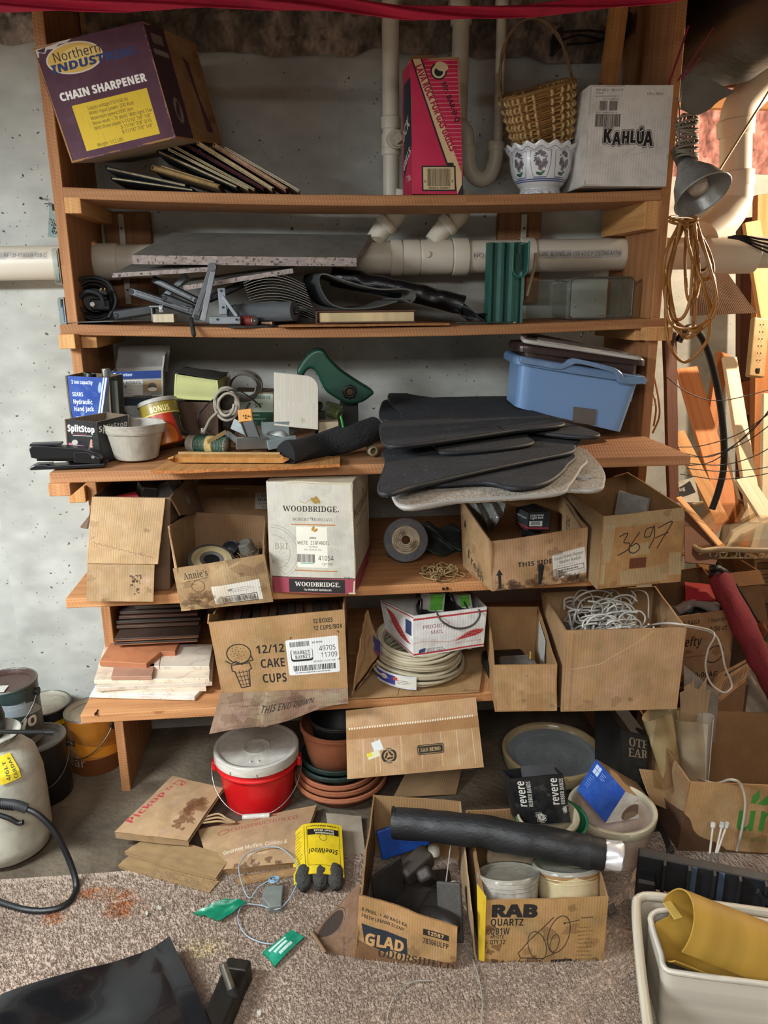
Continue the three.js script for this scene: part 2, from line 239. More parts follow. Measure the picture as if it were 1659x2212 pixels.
{const w=5.2,d=4.3,z0=0.71;
const st=[[-0.585,0.79,0.05,0.02],[-0.54,0.8,0.05,0.018],[-0.5,0.845,0.045,0.03],[-0.66,0.86,0.03,0.02],[-0.62,0.81,0.05,0.02]];
const P=(x,z)=>{for(const s of st){const q=Math.hypot((x - s[0])/ s[2],(z - s[1])/ s[3]);if(q<1.4)return cl((1.4 - q)*1.2);}return 0;};
const tx=dataTex(2048,1688,(u,v)=>{const x=-2.4 + u*w,z=z0 + d*(1 - v);
const t=vn(x*230,z*120 + 9,3)*0.5 + vn(x*420 + z*60,z*260,5)*0.5,k=0.84 + 0.16*t + 0.26*(fbm(x*5,z*5,8,3)- 0.5);
let c=[165*k,145*k,129*k];const dk=cl(fbm(x*3.1 + 4,z*4.2,21,4)*4 - 2.25);c=mix3(c,[110*k,88*k,74*k],dk*0.6);
const p=P(x,z)*cl(fbm(x*30,z*45,33,2)*2.4 - 0.5);c=mix3(c,[150*k,78*k,34*k],p*0.8);
const y=cl(1.2 - Math.hypot((x + 0.29)/ 0.07,(z - 0.99)/ 0.045)- 0.6*vn(x*90,z*90,3));return mix3(c,[196*k,176*k,112*k],y*0.8);});
tx.wrapS=tx.wrapT=THREE.ClampToEdgeWrapping;
const cm=std('#ffffff',1,{map:tx,bumpMap:rep(dataTex(512,512,(u,v)=>vn(u*120,v*60,3,0)*0.6 + 0.4*vn(u*240 + v*40,v*130,5),false),10,8.5),bumpScale:0.008,sheen:0.25,sheenColor:C('#9a8878')});
const g=sheet((u,v)=>V(-2.4 + u*w,0.012 + 0.002*fbm(u*40,v*30,4,2)-(v>0.99?0.004:0),z0 +(1 - v)*d +(v>0.99?0.012*(fbm(u*60,1,6,2)- 0.5):0)),120,90,0.012,{one:true});
cm.userData.print=true;solo('carpet',g,cm,'worn brown cut-pile carpet covering the basement floor in front','carpet');
const tg=new THREE.ConeGeometry(0.0013,0.010,4,1);tg.translate(0,0.0055,0);
const N=60000,im=new THREE.InstancedMesh(tg,std('#ffffff',1,{bump:0,grime:0}),N),m4=new THREE.Matrix4(),q=new THREE.Quaternion(),cc=new THREE.Color(),r=rng(12);
for(let i=0;i<N;i++){const z=0.73 + 0.62*Math.pow(r(),0.85),x=-1.0 + 1.75*r();q.setFromEuler(new THREE.Euler(0.5*(r()- 0.2),r()*6,0.7*(r()- 0.5)));m4.compose(V(x,0.011,z),q,V(1,0.7 + 0.6*r(),1));im.setMatrixAt(i,m4);
const dk=1 - 0.45*cl(fbm(x*3.1 + 4,z*4.2,21,4)*4 - 2.25),b=(0.72 + 0.17*r())*dk,p=P(x,z)*cl(fbm(x*30,z*45,33,2)*2.4 - 0.5)*0.8;const e=mix3([0.44*b,0.34*b,0.265*b],[0.3*b,0.09*b,0.03*b],p);cc.setRGB(e[0],e[1],e[2]);im.setColorAt(i,cc);}
im.name='carpet_pile';im.userData={kind:'stuff',label:'short standing brown tufts of the carpet pile',category:'carpet pile'};scene.add(im);
}

// ---------- lamps, all out of view; the panel is added fill ----------
{const[x,y,z,w,h,I]=LIGHTS.unseenTube,N=V(0.02,-0.985,-0.15).normalize();
const t=thing('unseen_light','unseen long white tube light, out of view, placed to light the left wall and floor','lamp');t.position.set(x,y,z);t.up.set(0,0,1);t.lookAt(x + N.x,y + N.y,z + N.z);  // tube lamp out of view, placed to light the left wall
part(t,'housing',boxAt(w + 0.06,h + 0.06,0.05,0,0,-0.045),plastic('#e8e8e4'));part(t,'diffuser',boxAt(w,h,0.012,0,0,-0.012),std('#ffffff',0.5,{emissive:C('#fff6ea'),emissiveIntensity:2,bump:0}));
for(const s of[-1,1])part(t,'hanger',cyl(0.003,0.003,0.3,6).rotateX(Math.PI / 2).translate(s*w*0.4,0,-0.2),metal('#777777'));
const l=new THREE.RectAreaLight(new THREE.Color(0.89,0.98,1.03),I,w,h);l.position.set(x,y,z);l.up.set(0,0,1);l.lookAt(x + N.x,y + N.y,z + N.z);scene.add(l);
const[fx,fy,fz,fw,fh,FI]=LIGHTS.fill;
const t2=thing('unseen_light','added fill light panel out of view behind the camera','lamp');part(t2,'housing',boxAt(fw + 0.06,0.05,fh + 0.06,fx,fy + 0.045,fz),plastic('#e8e8e4'));  // added fill light behind the camera, lifts the lower cartons
part(t2,'diffuser',boxAt(fw,0.012,fh,fx,fy + 0.012,fz),std('#ffffff',0.5,{emissive:C('#fff6ea'),emissiveIntensity:1.5,bump:0}));
const l2=new THREE.RectAreaLight(new THREE.Color(0.98,0.98,0.97),FI,fw,fh);l2.position.set(fx,fy,fz);l2.lookAt(fx,0,fz);scene.add(l2);
const[wx,wy,wz,WI]=LIGHTS.warm;
const t3=thing('unseen_bulb','unseen warm bulb, out of view, placed to light the right corner','lamp');part(t3,'holder',cyl(0.02,0.035,0.06).translate(wx,wy + 0.075,wz),BLACK);part(t3,'cord',cyl(0.004,0.004,0.33,8).translate(wx,wy + 0.265,wz),BLACK);  // bulb out of view, placed to light the lumber corner
part(t3,'bulb',lathe([[0.001,-0.05],[0.02,-0.046],[0.03,-0.03],[0.031,-0.012],[0.022,0.02],[0.015,0.045]]).translate(wx,wy,wz),std('#fff4e0',0.4,{emissive:C('#ffd9a0'),emissiveIntensity:3,bump:0}));
const p=new THREE.PointLight(new THREE.Color(1,0.81,0.6),WI);p.position.set(wx,wy,wz);p.shadow.radius=1.2;p.castShadow=true;scene.add(p);
}

// ---------- the shelf unit ----------
const S1=1.72,S2=1.392,S3=1.064,S4=0.748,S5=0.428;
const TB=0.026,sag=(x)=>cl(1 -((x - 0.172)/ 0.765)**2),s1=(x)=>S1 - 0.016*sag(x),s2=(x)=>S2 - 0.016*sag(x);
const sagged=(g)=>{const h=subdivide(g,0.12),p=h.attributes.position;for(let i=0;i<p.count;i++)p.setY(i,p.getY(i)- 0.016*sag(p.getX(i)));return triUV(h,'x');};
{const t=thing('shelf_unit','home-made rough board shelf unit against the concrete wall','shelves');
const W1=wood('#e6d6ca'),W2=wood('#ffeedd'),W3=wood('#e0cfc0');
const upright=(x0,x1,zf,hole)=>{const s=new THREE.Shape();s.moveTo(0.012,0);s.lineTo(zf,0);s.lineTo(zf,2.49);s.lineTo(0.012,2.49);s.closePath();const h=new THREE.Path();h.absarc(0.1,hole,0.054,0,Math.PI*2,true);s.holes.push(h);
const g=new THREE.ExtrudeGeometry(s,{depth:x1 - x0,bevelEnabled:true,bevelSize:0.0015,bevelThickness:0.0015,bevelOffset:-0.0015,bevelSegments:1,curveSegments:24});g.applyMatrix4(new THREE.Matrix4().makeBasis(V(0,0,1),V(0,1,0),V(-1,0,0)));g.translate(x1,0,0);return triUV(g,'y');};
part(t,'upright',upright(-0.616,-0.593,0.35,A(200,562,0.1).y),wood('#f0dccb'));part(t,'upright',upright(0.938,0.961,0.35,A(1365,550,0.1).y),wood('#e8d4c4'));
const sh=(y,x0,x1,z0,z1,m)=>part(t,'shelf',(y>1.3?sagged:(g)=>g)(board(x1 - x0,TB,z1 - z0,(x0 + x1)/ 2,y - TB / 2 - 0.003,(z0 + z1)/ 2,'x',0.003)),m);
sh(S1,-0.592,0.937,0.135,0.352,W1);
sh(S2,-0.636,0.985,0.352,0.36,W3);
part(t,'shelf',sagged(board(1.526,TB,0.335,0.172,S2 - TB / 2 - 0.003,0.182,'x',0.003)),W3);
for(const[y,m]of[[S3,W1],[S4,W2],[S5,W2]]){part(t,'shelf',board(1.53,TB,0.34,0.1725,y - TB / 2 - 0.003,0.18,'x',0.002),m);sh(y,-0.618,y===S3?0.948:0.945,0.352,0.628,m);}
const cl_=(x,y,z0,z1,w=0.04,h=0.038)=>part(t,'cleat',board(w,h,z1 - z0,x,y - h / 2,(z0 + z1)/ 2,'z'),wood('#f0dcc8',WOOD_B));
cl_(-0.572,S1 - TB,0.03,0.352);cl_(0.917,S1 - TB,0.03,0.345,0.04,0.075);cl_(-0.572,S2 - TB,0.03,0.34);cl_(-0.612,S2 - TB,0.352,0.392,0.04,0.036);cl_(0.917,S2 - TB,0.03,0.34);cl_(0.945,S2 - TB,0.352,0.392,0.075,0.036);
cl_(-0.64,0.965,0.06,0.37,0.045,0.045);
for(const y of[S3,S4,S5]){cl_(-0.572,y - TB,0.03,0.35);cl_(0.917,y - TB,0.03,0.35);}
part(t,'cross_board',board(0.05,0.03,0.4,-0.595,S3 - TB - 0.016,0.44,'z'),W2);
}
for(const[px,sx,label]of[[278,264,'left wall stud with a white slotted strip behind the second shelf'],[1120,1131,'right wall stud with a white slotted strip behind the second shelf']]){
const a=A(px,500,0.02),b=A(sx,500,0.04),t=thing('wall_stud',label,'stud');part(t,'stud',board(0.13,0.262,0.036,a.x,1.56,0.02,'y'),wood('#b8a594'));
const w=0.017;const ms=part(t,'metal_strip',boxAt(w,0.25,0.006,b.x,1.56,0.042),plastic('#c9c2b4'));for(let i=0;i<3;i++)part(ms,'screw',cyl(0.003,0.003,0.004,10).rotateX(Math.PI / 2).translate(b.x,1.475 + i*0.085,0.046),metal('#55504a'));
}

// ---------- pipes ----------
const PVC=std('#cfc6b4',0.42,{bump:0,grime:0}),PVCP=(w,h,f)=>printed(w,h,'#cfc6b4',f,{flute:0,rough:0.42});
{const a=A(0,569,0.1),b=A(1250,551,0.1),d=b.clone().sub(a).normalize(),at=(px)=>{const k=A(px,555,0.1);return a.clone().addScaledVector(d,k.clone().sub(a).dot(d));};
const t=thing('drain_pipe','long cream plastic drain pipe running along the wall through the shelves','pipe');
part(t,'pipe',rod(a.clone().addScaledVector(d,-1.3),b.clone().addScaledVector(d,0.78),0.046,0.046,36),PVC);
const ring=(p0,p1,r)=>{const q0=at(p0),q1=at(p1),L=q0.distanceTo(q1);return along(lathe([[r*0.93,0],[r,0.004],[r,L - 0.004],[r*0.93,L]],36),q0,q1);};
part(t,'coupling',merge(ring(842,868,0.052),ring(868,906,0.05)),PVC);part(t,'coupling',merge(ring(906,975,0.0495),ring(975,1010,0.053)),PVC);part(t,'coupling',merge(ring(1120,1152,0.052)),PVC);
part(t,'coupling',ring(210,258,0.0505),PVC);
part(t,'plug_screw',cyl(0.009,0.009,0.004,16).rotateX(Math.PI / 2).translate(at(917).x,at(917).y + 0.006,0.153),PVC);
const strip=(p0,p1,txt,dy)=>{const q0=at(p0),q1=at(p1),L=q0.distanceTo(q1);const g=sheet((u,v)=>{const p=q0.clone().lerp(q1,u),an=(v - 0.5)*0.5 + dy;return V(p.x,p.y + 0.0466*Math.sin(an),p.z + 0.0466*Math.cos(an));},10,6,0.0005);part(t,'print',g,[PVCP(L,0.023,(c,H)=>T(c,txt,1,H*0.72,H*0.62,{bold:false,color:'#4a463e',max:98})),PVC]);};
strip(1015,1060,'NOT P',0.02);strip(1150,1330,'SURE  D-1785-09-158 42 C P CD 284 ASTM',0.02);strip(2,112,'SSURE   D-178509 158 C',0.42);
for(const[p,label]of[[[[870,430],[856,462],[828,492],[808,522]]],[[[1008,430],[992,464],[960,492],[935,524]]]]){const c=p.map(([x,y])=>A(x,y,0.1));c[3].z=0.1;part(t,'branch',tube([c[0].clone().setY(c[0].y + 0.02),c[1],c[2],c[3]],0.0275,24,24),PVC);const m=c[2].clone(),e=c[1].clone().lerp(c[2],0.35);part(t,'collar',along(lathe([[0.028,0],[0.0325,0.003],[0.0325,0.022],[0.028,0.025]]),m,e),PVC);}
}
{const v=(t,pts,r,m=PVC)=>part(t,'pipe',tube(pts,r,60,20),m);
const t=thing('vent_pipe','vertical white pipe with a square cleanout plug beside the lava rock carton','pipe');const z=0.1,a=A(845,418,z),b=A(843,-40,z);
part(t,'pipe',rod(V(a.x,a.y - 0.01,z),V(b.x,2.49,z),0.0235,0.0235,28),PVC);const p=A(846,290,z);part(t,'cleanout',merge(along(lathe([[0.024,0],[0.0275,0.003],[0.0275,0.03],[0.024,0.033]]),V(a.x,p.y + 0.012,z),V(a.x,3,z)),along(lathe([[0.024,0],[0.0275,0.003],[0.0275,0.018],[0.024,0.021]]),V(a.x,p.y - 0.056,z),V(a.x,3,z)),cyl(0.0265,0.0265,0.035,28).translate(a.x,p.y - 0.018,z),rod(V(a.x + 0.004,p.y - 0.018,z),V(a.x + 0.012,p.y - 0.02,z + 0.045),0.024,0.024)),PVC);
part(t,'plug',merge(rod(V(a.x + 0.011,p.y - 0.02,z + 0.044),V(a.x + 0.013,p.y - 0.02,z + 0.052),0.021,0.021),turned(bevelBox(0.022,0.022,0.02),0,8,38,V(a.x + 0.014,p.y - 0.02,z + 0.058))),plastic('#d8d0be'));
const t2=thing('vent_pipe','vertical white pipe rising behind the lava rock carton','pipe');const c=A(988,380,0.08);part(t2,'pipe',rod(V(c.x,c.y,0.08),V(c.x + 0.005,2.49,0.08),0.0235,0.0235,28),PVC);part(t2,'elbow',tube([V(c.x - 0.03,2.218,0.08),V(c.x - 0.006,2.215,0.08),V(c.x + 0.002,2.2,0.08),V(c.x + 0.003,2.17,0.08)],0.029,20,20),PVC);
const t3=thing('trap_pipe','thin white pipe ending in a curved trap behind the basket','pipe');const q=[[1086,-60],[1083,60],[1079,200],[1076,300],[1073,335]].map(([x,y])=>A(x,y,0.1));part(t3,'pipe',tube(q,0.0135,30,18),PVC);
const u=[[1072,318],[1070,345],[1058,378],[1038,388],[1020,375],[1012,345],[1011,325]].map(([x,y])=>A(x,y,0.11));part(t3,'trap',tube(u,0.0215,40,20),PVC);
const k=(a,b,r)=>{const s=A(...a,0.11),e=A(...b,0.11);return along(lathe([[r*0.8,0],[r,0.003],[r,s.distanceTo(e)],[r*0.7,s.distanceTo(e)+ 0.002]]),s,e);};part(t3,'collar',k([1071,328],[1073,308],0.0255),PVC);part(t3,'collar',k([1012,338],[1011,316],0.024),PVC);
part(t3,'collar',k([1084,16],[1085,-6],0.018),PVC);part(t3,'tailpipe',tube([A(1011,320,0.11),A(1010,290,0.11),A(1000,272,0.1),A(985,268,0.085)],0.018,20,16),PVC);
}
solo('red_strap',(()=>{const c=cat([[-260,0],[-60,10],[170,12],[420,4],[640,6],[760,14],[900,26],[1040,28],[1180,18],[1330,5],[1480,-14],[1640,-40]].map(([x,y])=>A(x,y,0.62)));return sheet((u,v)=>{const p=c.getPointAt(u),a=0.9*Math.sin(u*9);return p.add(V(0,(v - 0.5)*0.024*(1 - 0.2*Math.sin(a)),0.006*Math.sin(v*7 + u*40)+(v - 0.5)*0.008*Math.sin(a*3)));},140,8,0.002,{one:true});})(),std('#c0123f',0.75,{bump:0.0005}),'crimson cloth strap slung under the joists along the top','strap');

// ---------- cartons ----------
function corners(tl,tr,br,bl,back){const k=(p)=>p.clone().add(back);return{ftl:tl,ftr:tr,fbr:br,fbl:bl,btl:k(tl),btr:k(tr),bbr:k(br),bbl:k(bl)};}
function upbox(bl,br,tl,y,d,o={}){
const a=o.z!==undefined?A(...bl,o.z):G(...bl,y),b=o.z!==undefined?A(...br,o.zr??o.z):G(...br,y);a.y=b.y=y;
const h=o.h??A(...tl,a.z).y - y,x=b.clone().sub(a).normalize(),back=V(0,1,0).cross(x).multiplyScalar(d);const sp=o.splay||0;
const c=corners(a.clone().add(V(-sp,h,sp*0.4)),b.clone().add(V(sp,h +(o.dh||0),sp*0.4)),b,a,back);c.h=h;c.w=a.distanceTo(b);c.d=d;return c;
}
const FACES={front:['fbl','fbr','ftr','ftl'],right:['fbr','bbr','btr','ftr'],left:['bbl','fbl','ftl','btl'],back:['bbr','bbl','btl','btr'],bottom:['bbl','bbr','fbr','fbl'],top:['ftl','ftr','btr','btl']};
const PN={front:'front_panel',right:'side_panel',left:'side_panel',back:'back_panel',bottom:'bottom_panel',top:'top_panel'};
function carton(t,c,plain,o={}){
const out={};
for(const f of Object.keys(FACES)){
if(o.open&&f==='top'||(o.skip||[]).includes(f))continue;
const[a,b,d,e]=FACES[f].map((k)=>c[k]),flat=f==='bottom',po={t:o.t??0.004,bulge:flat?0:o.bulge||0,warp:flat?0.0004:o.warp??0.0015,...(o.opt?.[f]||{})};
out[f]=part(t,PN[f],quad(a,b,d,e,po),[o.mat?.[f]||plain,plain]);
}
for(const[f,[len,deg,fo={}]]of Object.entries(o.flaps||{})){
const[bl,br,tr,tl]=FACES[f].map((k)=>c[k]),up=tl.clone().sub(bl).normalize(),n=br.clone().sub(bl).cross(up).normalize(),dir=up.multiplyScalar(Math.cos(rad(deg))).addScaledVector(n,Math.sin(rad(deg))).multiplyScalar(len);
const s=fo.shrink||0,l=tl.clone().lerp(tr,s),r=tr.clone().lerp(tl,s);
part(t,'flap',quad(tl,tr,r.add(dir),l.add(dir),{t:o.t??0.004,warp:0.002,...fo}),[fo.mat||plain,plain]);
}
return out;
}
const P4=(tl,tr,br,bl)=>[A(...tl),A(...tr),A(...br),A(...bl)];

// ---------- top shelf ----------
{const f=P4([70,104,0.43],[308,45,0.46],[380,298,0.46],[155,352,0.43]),back=A(424,122,0.18).sub(f[1]);back.y=A(458,312,0.18).y - f[2].y;
const c=corners(...f,back);c.bbl.y +=0.01;const t=thing('sharpener_carton','purple chain sharpener carton leaning on the pile of old books','box');
const kraft=card('#a57a4c');const w=0.3,h=0.31;
carton(t,c,kraft,{warp:0.001,mat:{
front:printed(w,h,'#4a2131',(c,H)=>{c.fillStyle='rgba(80,40,60,0.35)';c.fillRect(0,0,100,H);
poly2(c,[[0,0],[36,0],[30,2.5],[24,2],[18,5],[12,4],[9,7],[4,5],[3,9],[0,9]],'#cfc6bb');poly2(c,[[3,3],[11,2],[9,6],[5,5]],'#43242f');
oval(c,33,16,25.5,13.5,2,'#d9cdbf');oval(c,33,16,24,12.2,2,'#d8ae52');oval(c,37,15,16,8,2,'rgba(235,210,140,0.55)');T(c,'Northern',14,16.5,11,{bold:false,color:'#2a2330',max:44});
T(c,'INDUSTRIAL',9.5,24.5,9.4,{color:'#26386e',max:78,skew:-0.12,stroke:'#26386e',sw:0.5});
T(c,'CHAIN SHARPENER',9,49,9.5,{color:'#efe9e2',max:80,stroke:'#efe9e2',sw:0.5});
box2(c,17,55,70,H - 62,'#dcb92c');c.fillStyle='rgba(140,110,20,0.3)';for(let i=0;i<14;i++)c.fillRect(18 + i*4.6,56 +(i*37 % 30),0.4,8);
const L=['Supply voltage:110 V 60 Hz','Motor input power :230 Watt','Maximum speed:3500 rpm','Noise level: < 70 db(A)  With light 15w','With three blade 5-11/16" 7/8" 1/8"'];L.forEach((s,i)=>T(c,s,30,61.5 + i*4.6,4.1,{bold:false,color:'#3a2d10',max:[38,42,40,56,54][i]}));
T(c,'5-11/16" 7/8" 3/16',54,84.2,4.1,{bold:false,color:'#3a2d10',max:29});T(c,'5-11/16" 7/8" 1/4"',54,88.6,4.1,{bold:false,color:'#3a2d10',max:29});T(c,'Weight: 17.2 LBS',28,95,4.3,{bold:false,color:'#3a2d10',max:25});
for(let i=0;i<40;i++){c.fillStyle='rgba(220,200,200,0.25)';c.fillRect(98.4 + R0(),R0()*H,0.8,R0()*5);c.fillRect(R0()*100,H - 1.2,R0()*5,0.7);}},{seed:3,flute:0,rough:0.7}),
right:printed(0.3,0.31,'#8e673f',(c,H)=>{poly2(c,[[0,0],[36,0],[36,H],[0,H]],'#3c212d');box2(c,8,8,20,9,'#7a6a66');box2(c,6,22,26,5,'#857873');oval(c,21,76,7,12,-8,'#8a7a70','#5a4a48',1);poly2(c,[[16,78],[21,66],[25,70],[21,86]],'#3c212d');poly2(c,[[60,20],[70,24],[74,60],[84,84],[86,92],[72,92],[70,60]],'#4a2a30');},{seed:4,wear:6}),
bottom:card('#8a7a66')}});
}
function book(l,r,t,d,z,cover,label,o={}){
const a=A(...l,z),b=A(...r,z),x=b.clone().sub(a),L=x.length();x.normalize();const n=V(-x.y,x.x,0),q=thing('book',label,'book','old books under the carton');
const M=new THREE.Matrix4().makeBasis(x,n,V(0,0,1)).setPosition(a),put=(g)=>g.applyMatrix4(M),k=0.0022;
part(q,'cover',put(merge(boxAt(L,k,d,L / 2,k / 2,-d / 2),boxAt(L,k,d,L / 2,t - k / 2,-d / 2),boxAt(k,t,d,o.spine?L - k / 2:k / 2,t / 2,-d / 2))),plastic(cover,0.85));
part(q,'pages',put(boxAt(L - 0.008,t - 2*k,d - 0.006,L / 2,t / 2,-d / 2,0.0006)),std(o.pages||'#c9b892',0.9,{map:once('pages',()=>dataTex(64,256,(u,v)=>{const k=0.8 + 0.2*vn(3,v*200,5);return[255*k,250*k,240*k];})),bump:0}));
if(o.cloth)part(q,'jacket',put(crumple(boxAt(L*0.78,0.003,d*0.6,L*0.52,t + 0.002,-d*0.31 + 0.004),0.002,60,8)),paper('#a98d62'));
return q;
}
book([238,388],[418,414],0.008,0.17,0.30,'#161c26','dark navy book lying lowest in the fanned pile');
book([226,366],[402,405],0.009,0.16,0.315,'#1d2532','dark book with frayed pages second from the bottom of the fan',{pages:'#b5a380'});
book([326,366],[474,409],0.012,0.16,0.33,'#8d7348','tan cloth-covered book with a ragged jacket in the fan',{cloth:1,pages:'#a88a5c'});
book([337,330],[512,409],0.009,0.17,0.325,'#1a1d22','black thin book beside the ragged tan one');
book([362,324],[536,411],0.006,0.17,0.325,'#cbbf9f','thin cream booklet next to the black book');
book([368,315],[549,412],0.006,0.17,0.325,'#bfb08c','second thin cream booklet left of the maroon book');
book([392,311],[570,412],0.008,0.16,0.32,'#4a1b22','maroon book in the middle of the fan',{pages:'#59282c'});
book([424,312],[588,413],0.010,0.16,0.32,'#cbb892','cream hardback right of the maroon book');
book([458,316],[618,414],0.011,0.15,0.32,'#a87f6a','dusty pink hardback second from the right of the fan',{pages:'#b69a80'});
book([484,321],[646,415],0.006,0.15,0.32,'#d8cfba','thin white booklet outermost at the right of the fan');
{const f=P4([886,128,0.315],[991,124,0.315],[1001,414,0.335],[892,415,0.335]);f[2].y=f[3].y=s1(f[2].x);const c=corners(...f,V(-0.012,0,-0.12));c.btl.x +=0.006;
const t=thing('lava_rock_carton','tall pink and red carton of lava rock for gas grills','box'),P=(w,h,f,s)=>printed(w,h,'#b81f4e',f,{seed:s,flute:0,rough:0.55,px:512});
carton(t,c,card('#a8825c'),{warp:0.002,bulge:0.003,mat:{
front:P(0.14,0.38,(c,H)=>{box2(c,0,0,100,H,'#c21d4b');for(let i=0;i<26;i++)box2(c,30,4 + i*8.4,70,1.1,'#d9a79a');poly2(c,[[0,0],[24,0],[84,H - 60],[84,H],[0,H]],'#c21d4b');
poly2(c,[[2,0],[24,0],[100,H - 30],[100,H],[90,H],[66,H - 64]],'#1d1a20');poly2(c,[[5,0],[21,0],[98,H - 44],[98,H - 20],[88,H],[82,H - 64],[70,H - 64]],'#d6b98e');
T(c,'LAVA ROCK FOR GAS GRILLS',9.5,14,18,{color:'#a5163c',rot:68.5,max:H*0.68,sy:1.05,stroke:'#a5163c',sw:0.9});
oval(c,58,25,17,17,0,'#1a1a20');oval(c,58,25,14,14,0,'#d8c39a');oval(c,58,26,9,9,0,'#1a1a20');oval(c,64,16,14,9,20,'#d8c39a');
T(c,'Mr. BAR·B·Q',62,48,15,{color:'#17171c',rot:71,max:84});
box2(c,18,H - 58,68,52,'#17140f');box2(c,21,H - 55,62,46,'#cbb48a');bars(c,29,H - 52,46,36,5);T(c,'76903 05001',30,H - 11,6,{max:44});T(c,'0',23,H - 24,7);T(c,'5',77,H - 24,7);},5),
left:P(0.12,0.38,(c,H)=>{poly2(c,[[0,0],[60,0],[100,H*0.2],[100,H],[0,H]],'#b81f48');poly2(c,[[20,H*0.12],[100,H*0.12],[100,H*0.62],[20,H*0.86]],'#1b2530');T(c,'ROCK',-12,H*0.6,40,{color:'#cbbfae',rot:-22,max:108});T(c,'GRILLS',20,H*0.79,26,{color:'#e0d6c8',rot:-28,max:78});T(c,'7 lbs.',40,H*0.88,20,{color:'#e3cfc6',max:50,bold:false});},6)},
flaps:{back:[0.045,20,{shrink:0.25,mat:card('#8d6b48')}]}});
}
{const f=P4([1275,184,0.372],[1455,184,0.372],[1438,408,0.38],[1261,410,0.38]);f[2].y=f[3].y=s1(f[2].x)+ 0.001;const c=corners(...f,V(-0.006,0,-0.22));
const t=thing('white_carton','plain white carton with black lettering at the right end of the top shelf','box'),W=(f,s)=>printed(0.21,0.27,'#d5d0c9',f,{seed:s,rough:0.6});
carton(t,c,paper('#d2cdc6'),{warp:0.001,mat:{front:W((c,H)=>{
T(c,'DSP AR-3   08/23/13',7,7.5,4.4,{bold:false,max:33});T(c,'5000000000',7,11,2.5,{bold:false,max:10});T(c,'DA 4 00678 2370733 15',7,14.5,2.8,{bold:false,max:28});T(c,'120 x 50ml',68,12.5,4.5,{bold:false,max:20});
T(c,'CTN  11089889 859',16,18,2.2,{bold:false,max:20});bars(c,13,19.5,9,12,4);bars(c,24.5,19.5,9.5,12,5);T(c,'(01) 7 00862 0187 4',9,35,2.4,{bold:false,max:25});bars(c,8.5,36,30,16,6);
c.save();const L=[['K',19,14.5,0],['A',31,13,2.5],['H',41.5,12.5,1],['L',51.5,12.5,0],['Ú',59,13,1],['A',68.5,15,4]];for(const k of[['#26221f',5.2],['#d5d0c9',3.4],['#15120f',1.4]])for(const[s,x,z,d]of L)T(c,s,x,72 + d,z*1.65,{color:k[1]<2?'#15120f':'none',stroke:k[0],sw:k[1],sx:0.68});c.restore();
c.strokeStyle='rgba(60,50,45,0.25)';c.lineWidth=0.5;c.beginPath();c.moveTo(44,92);c.quadraticCurveTo(50,82,60,78);c.stroke();c.beginPath();c.moveTo(56,88);c.lineTo(70,84);c.stroke();},7),left:W(()=>{},8)}});
}
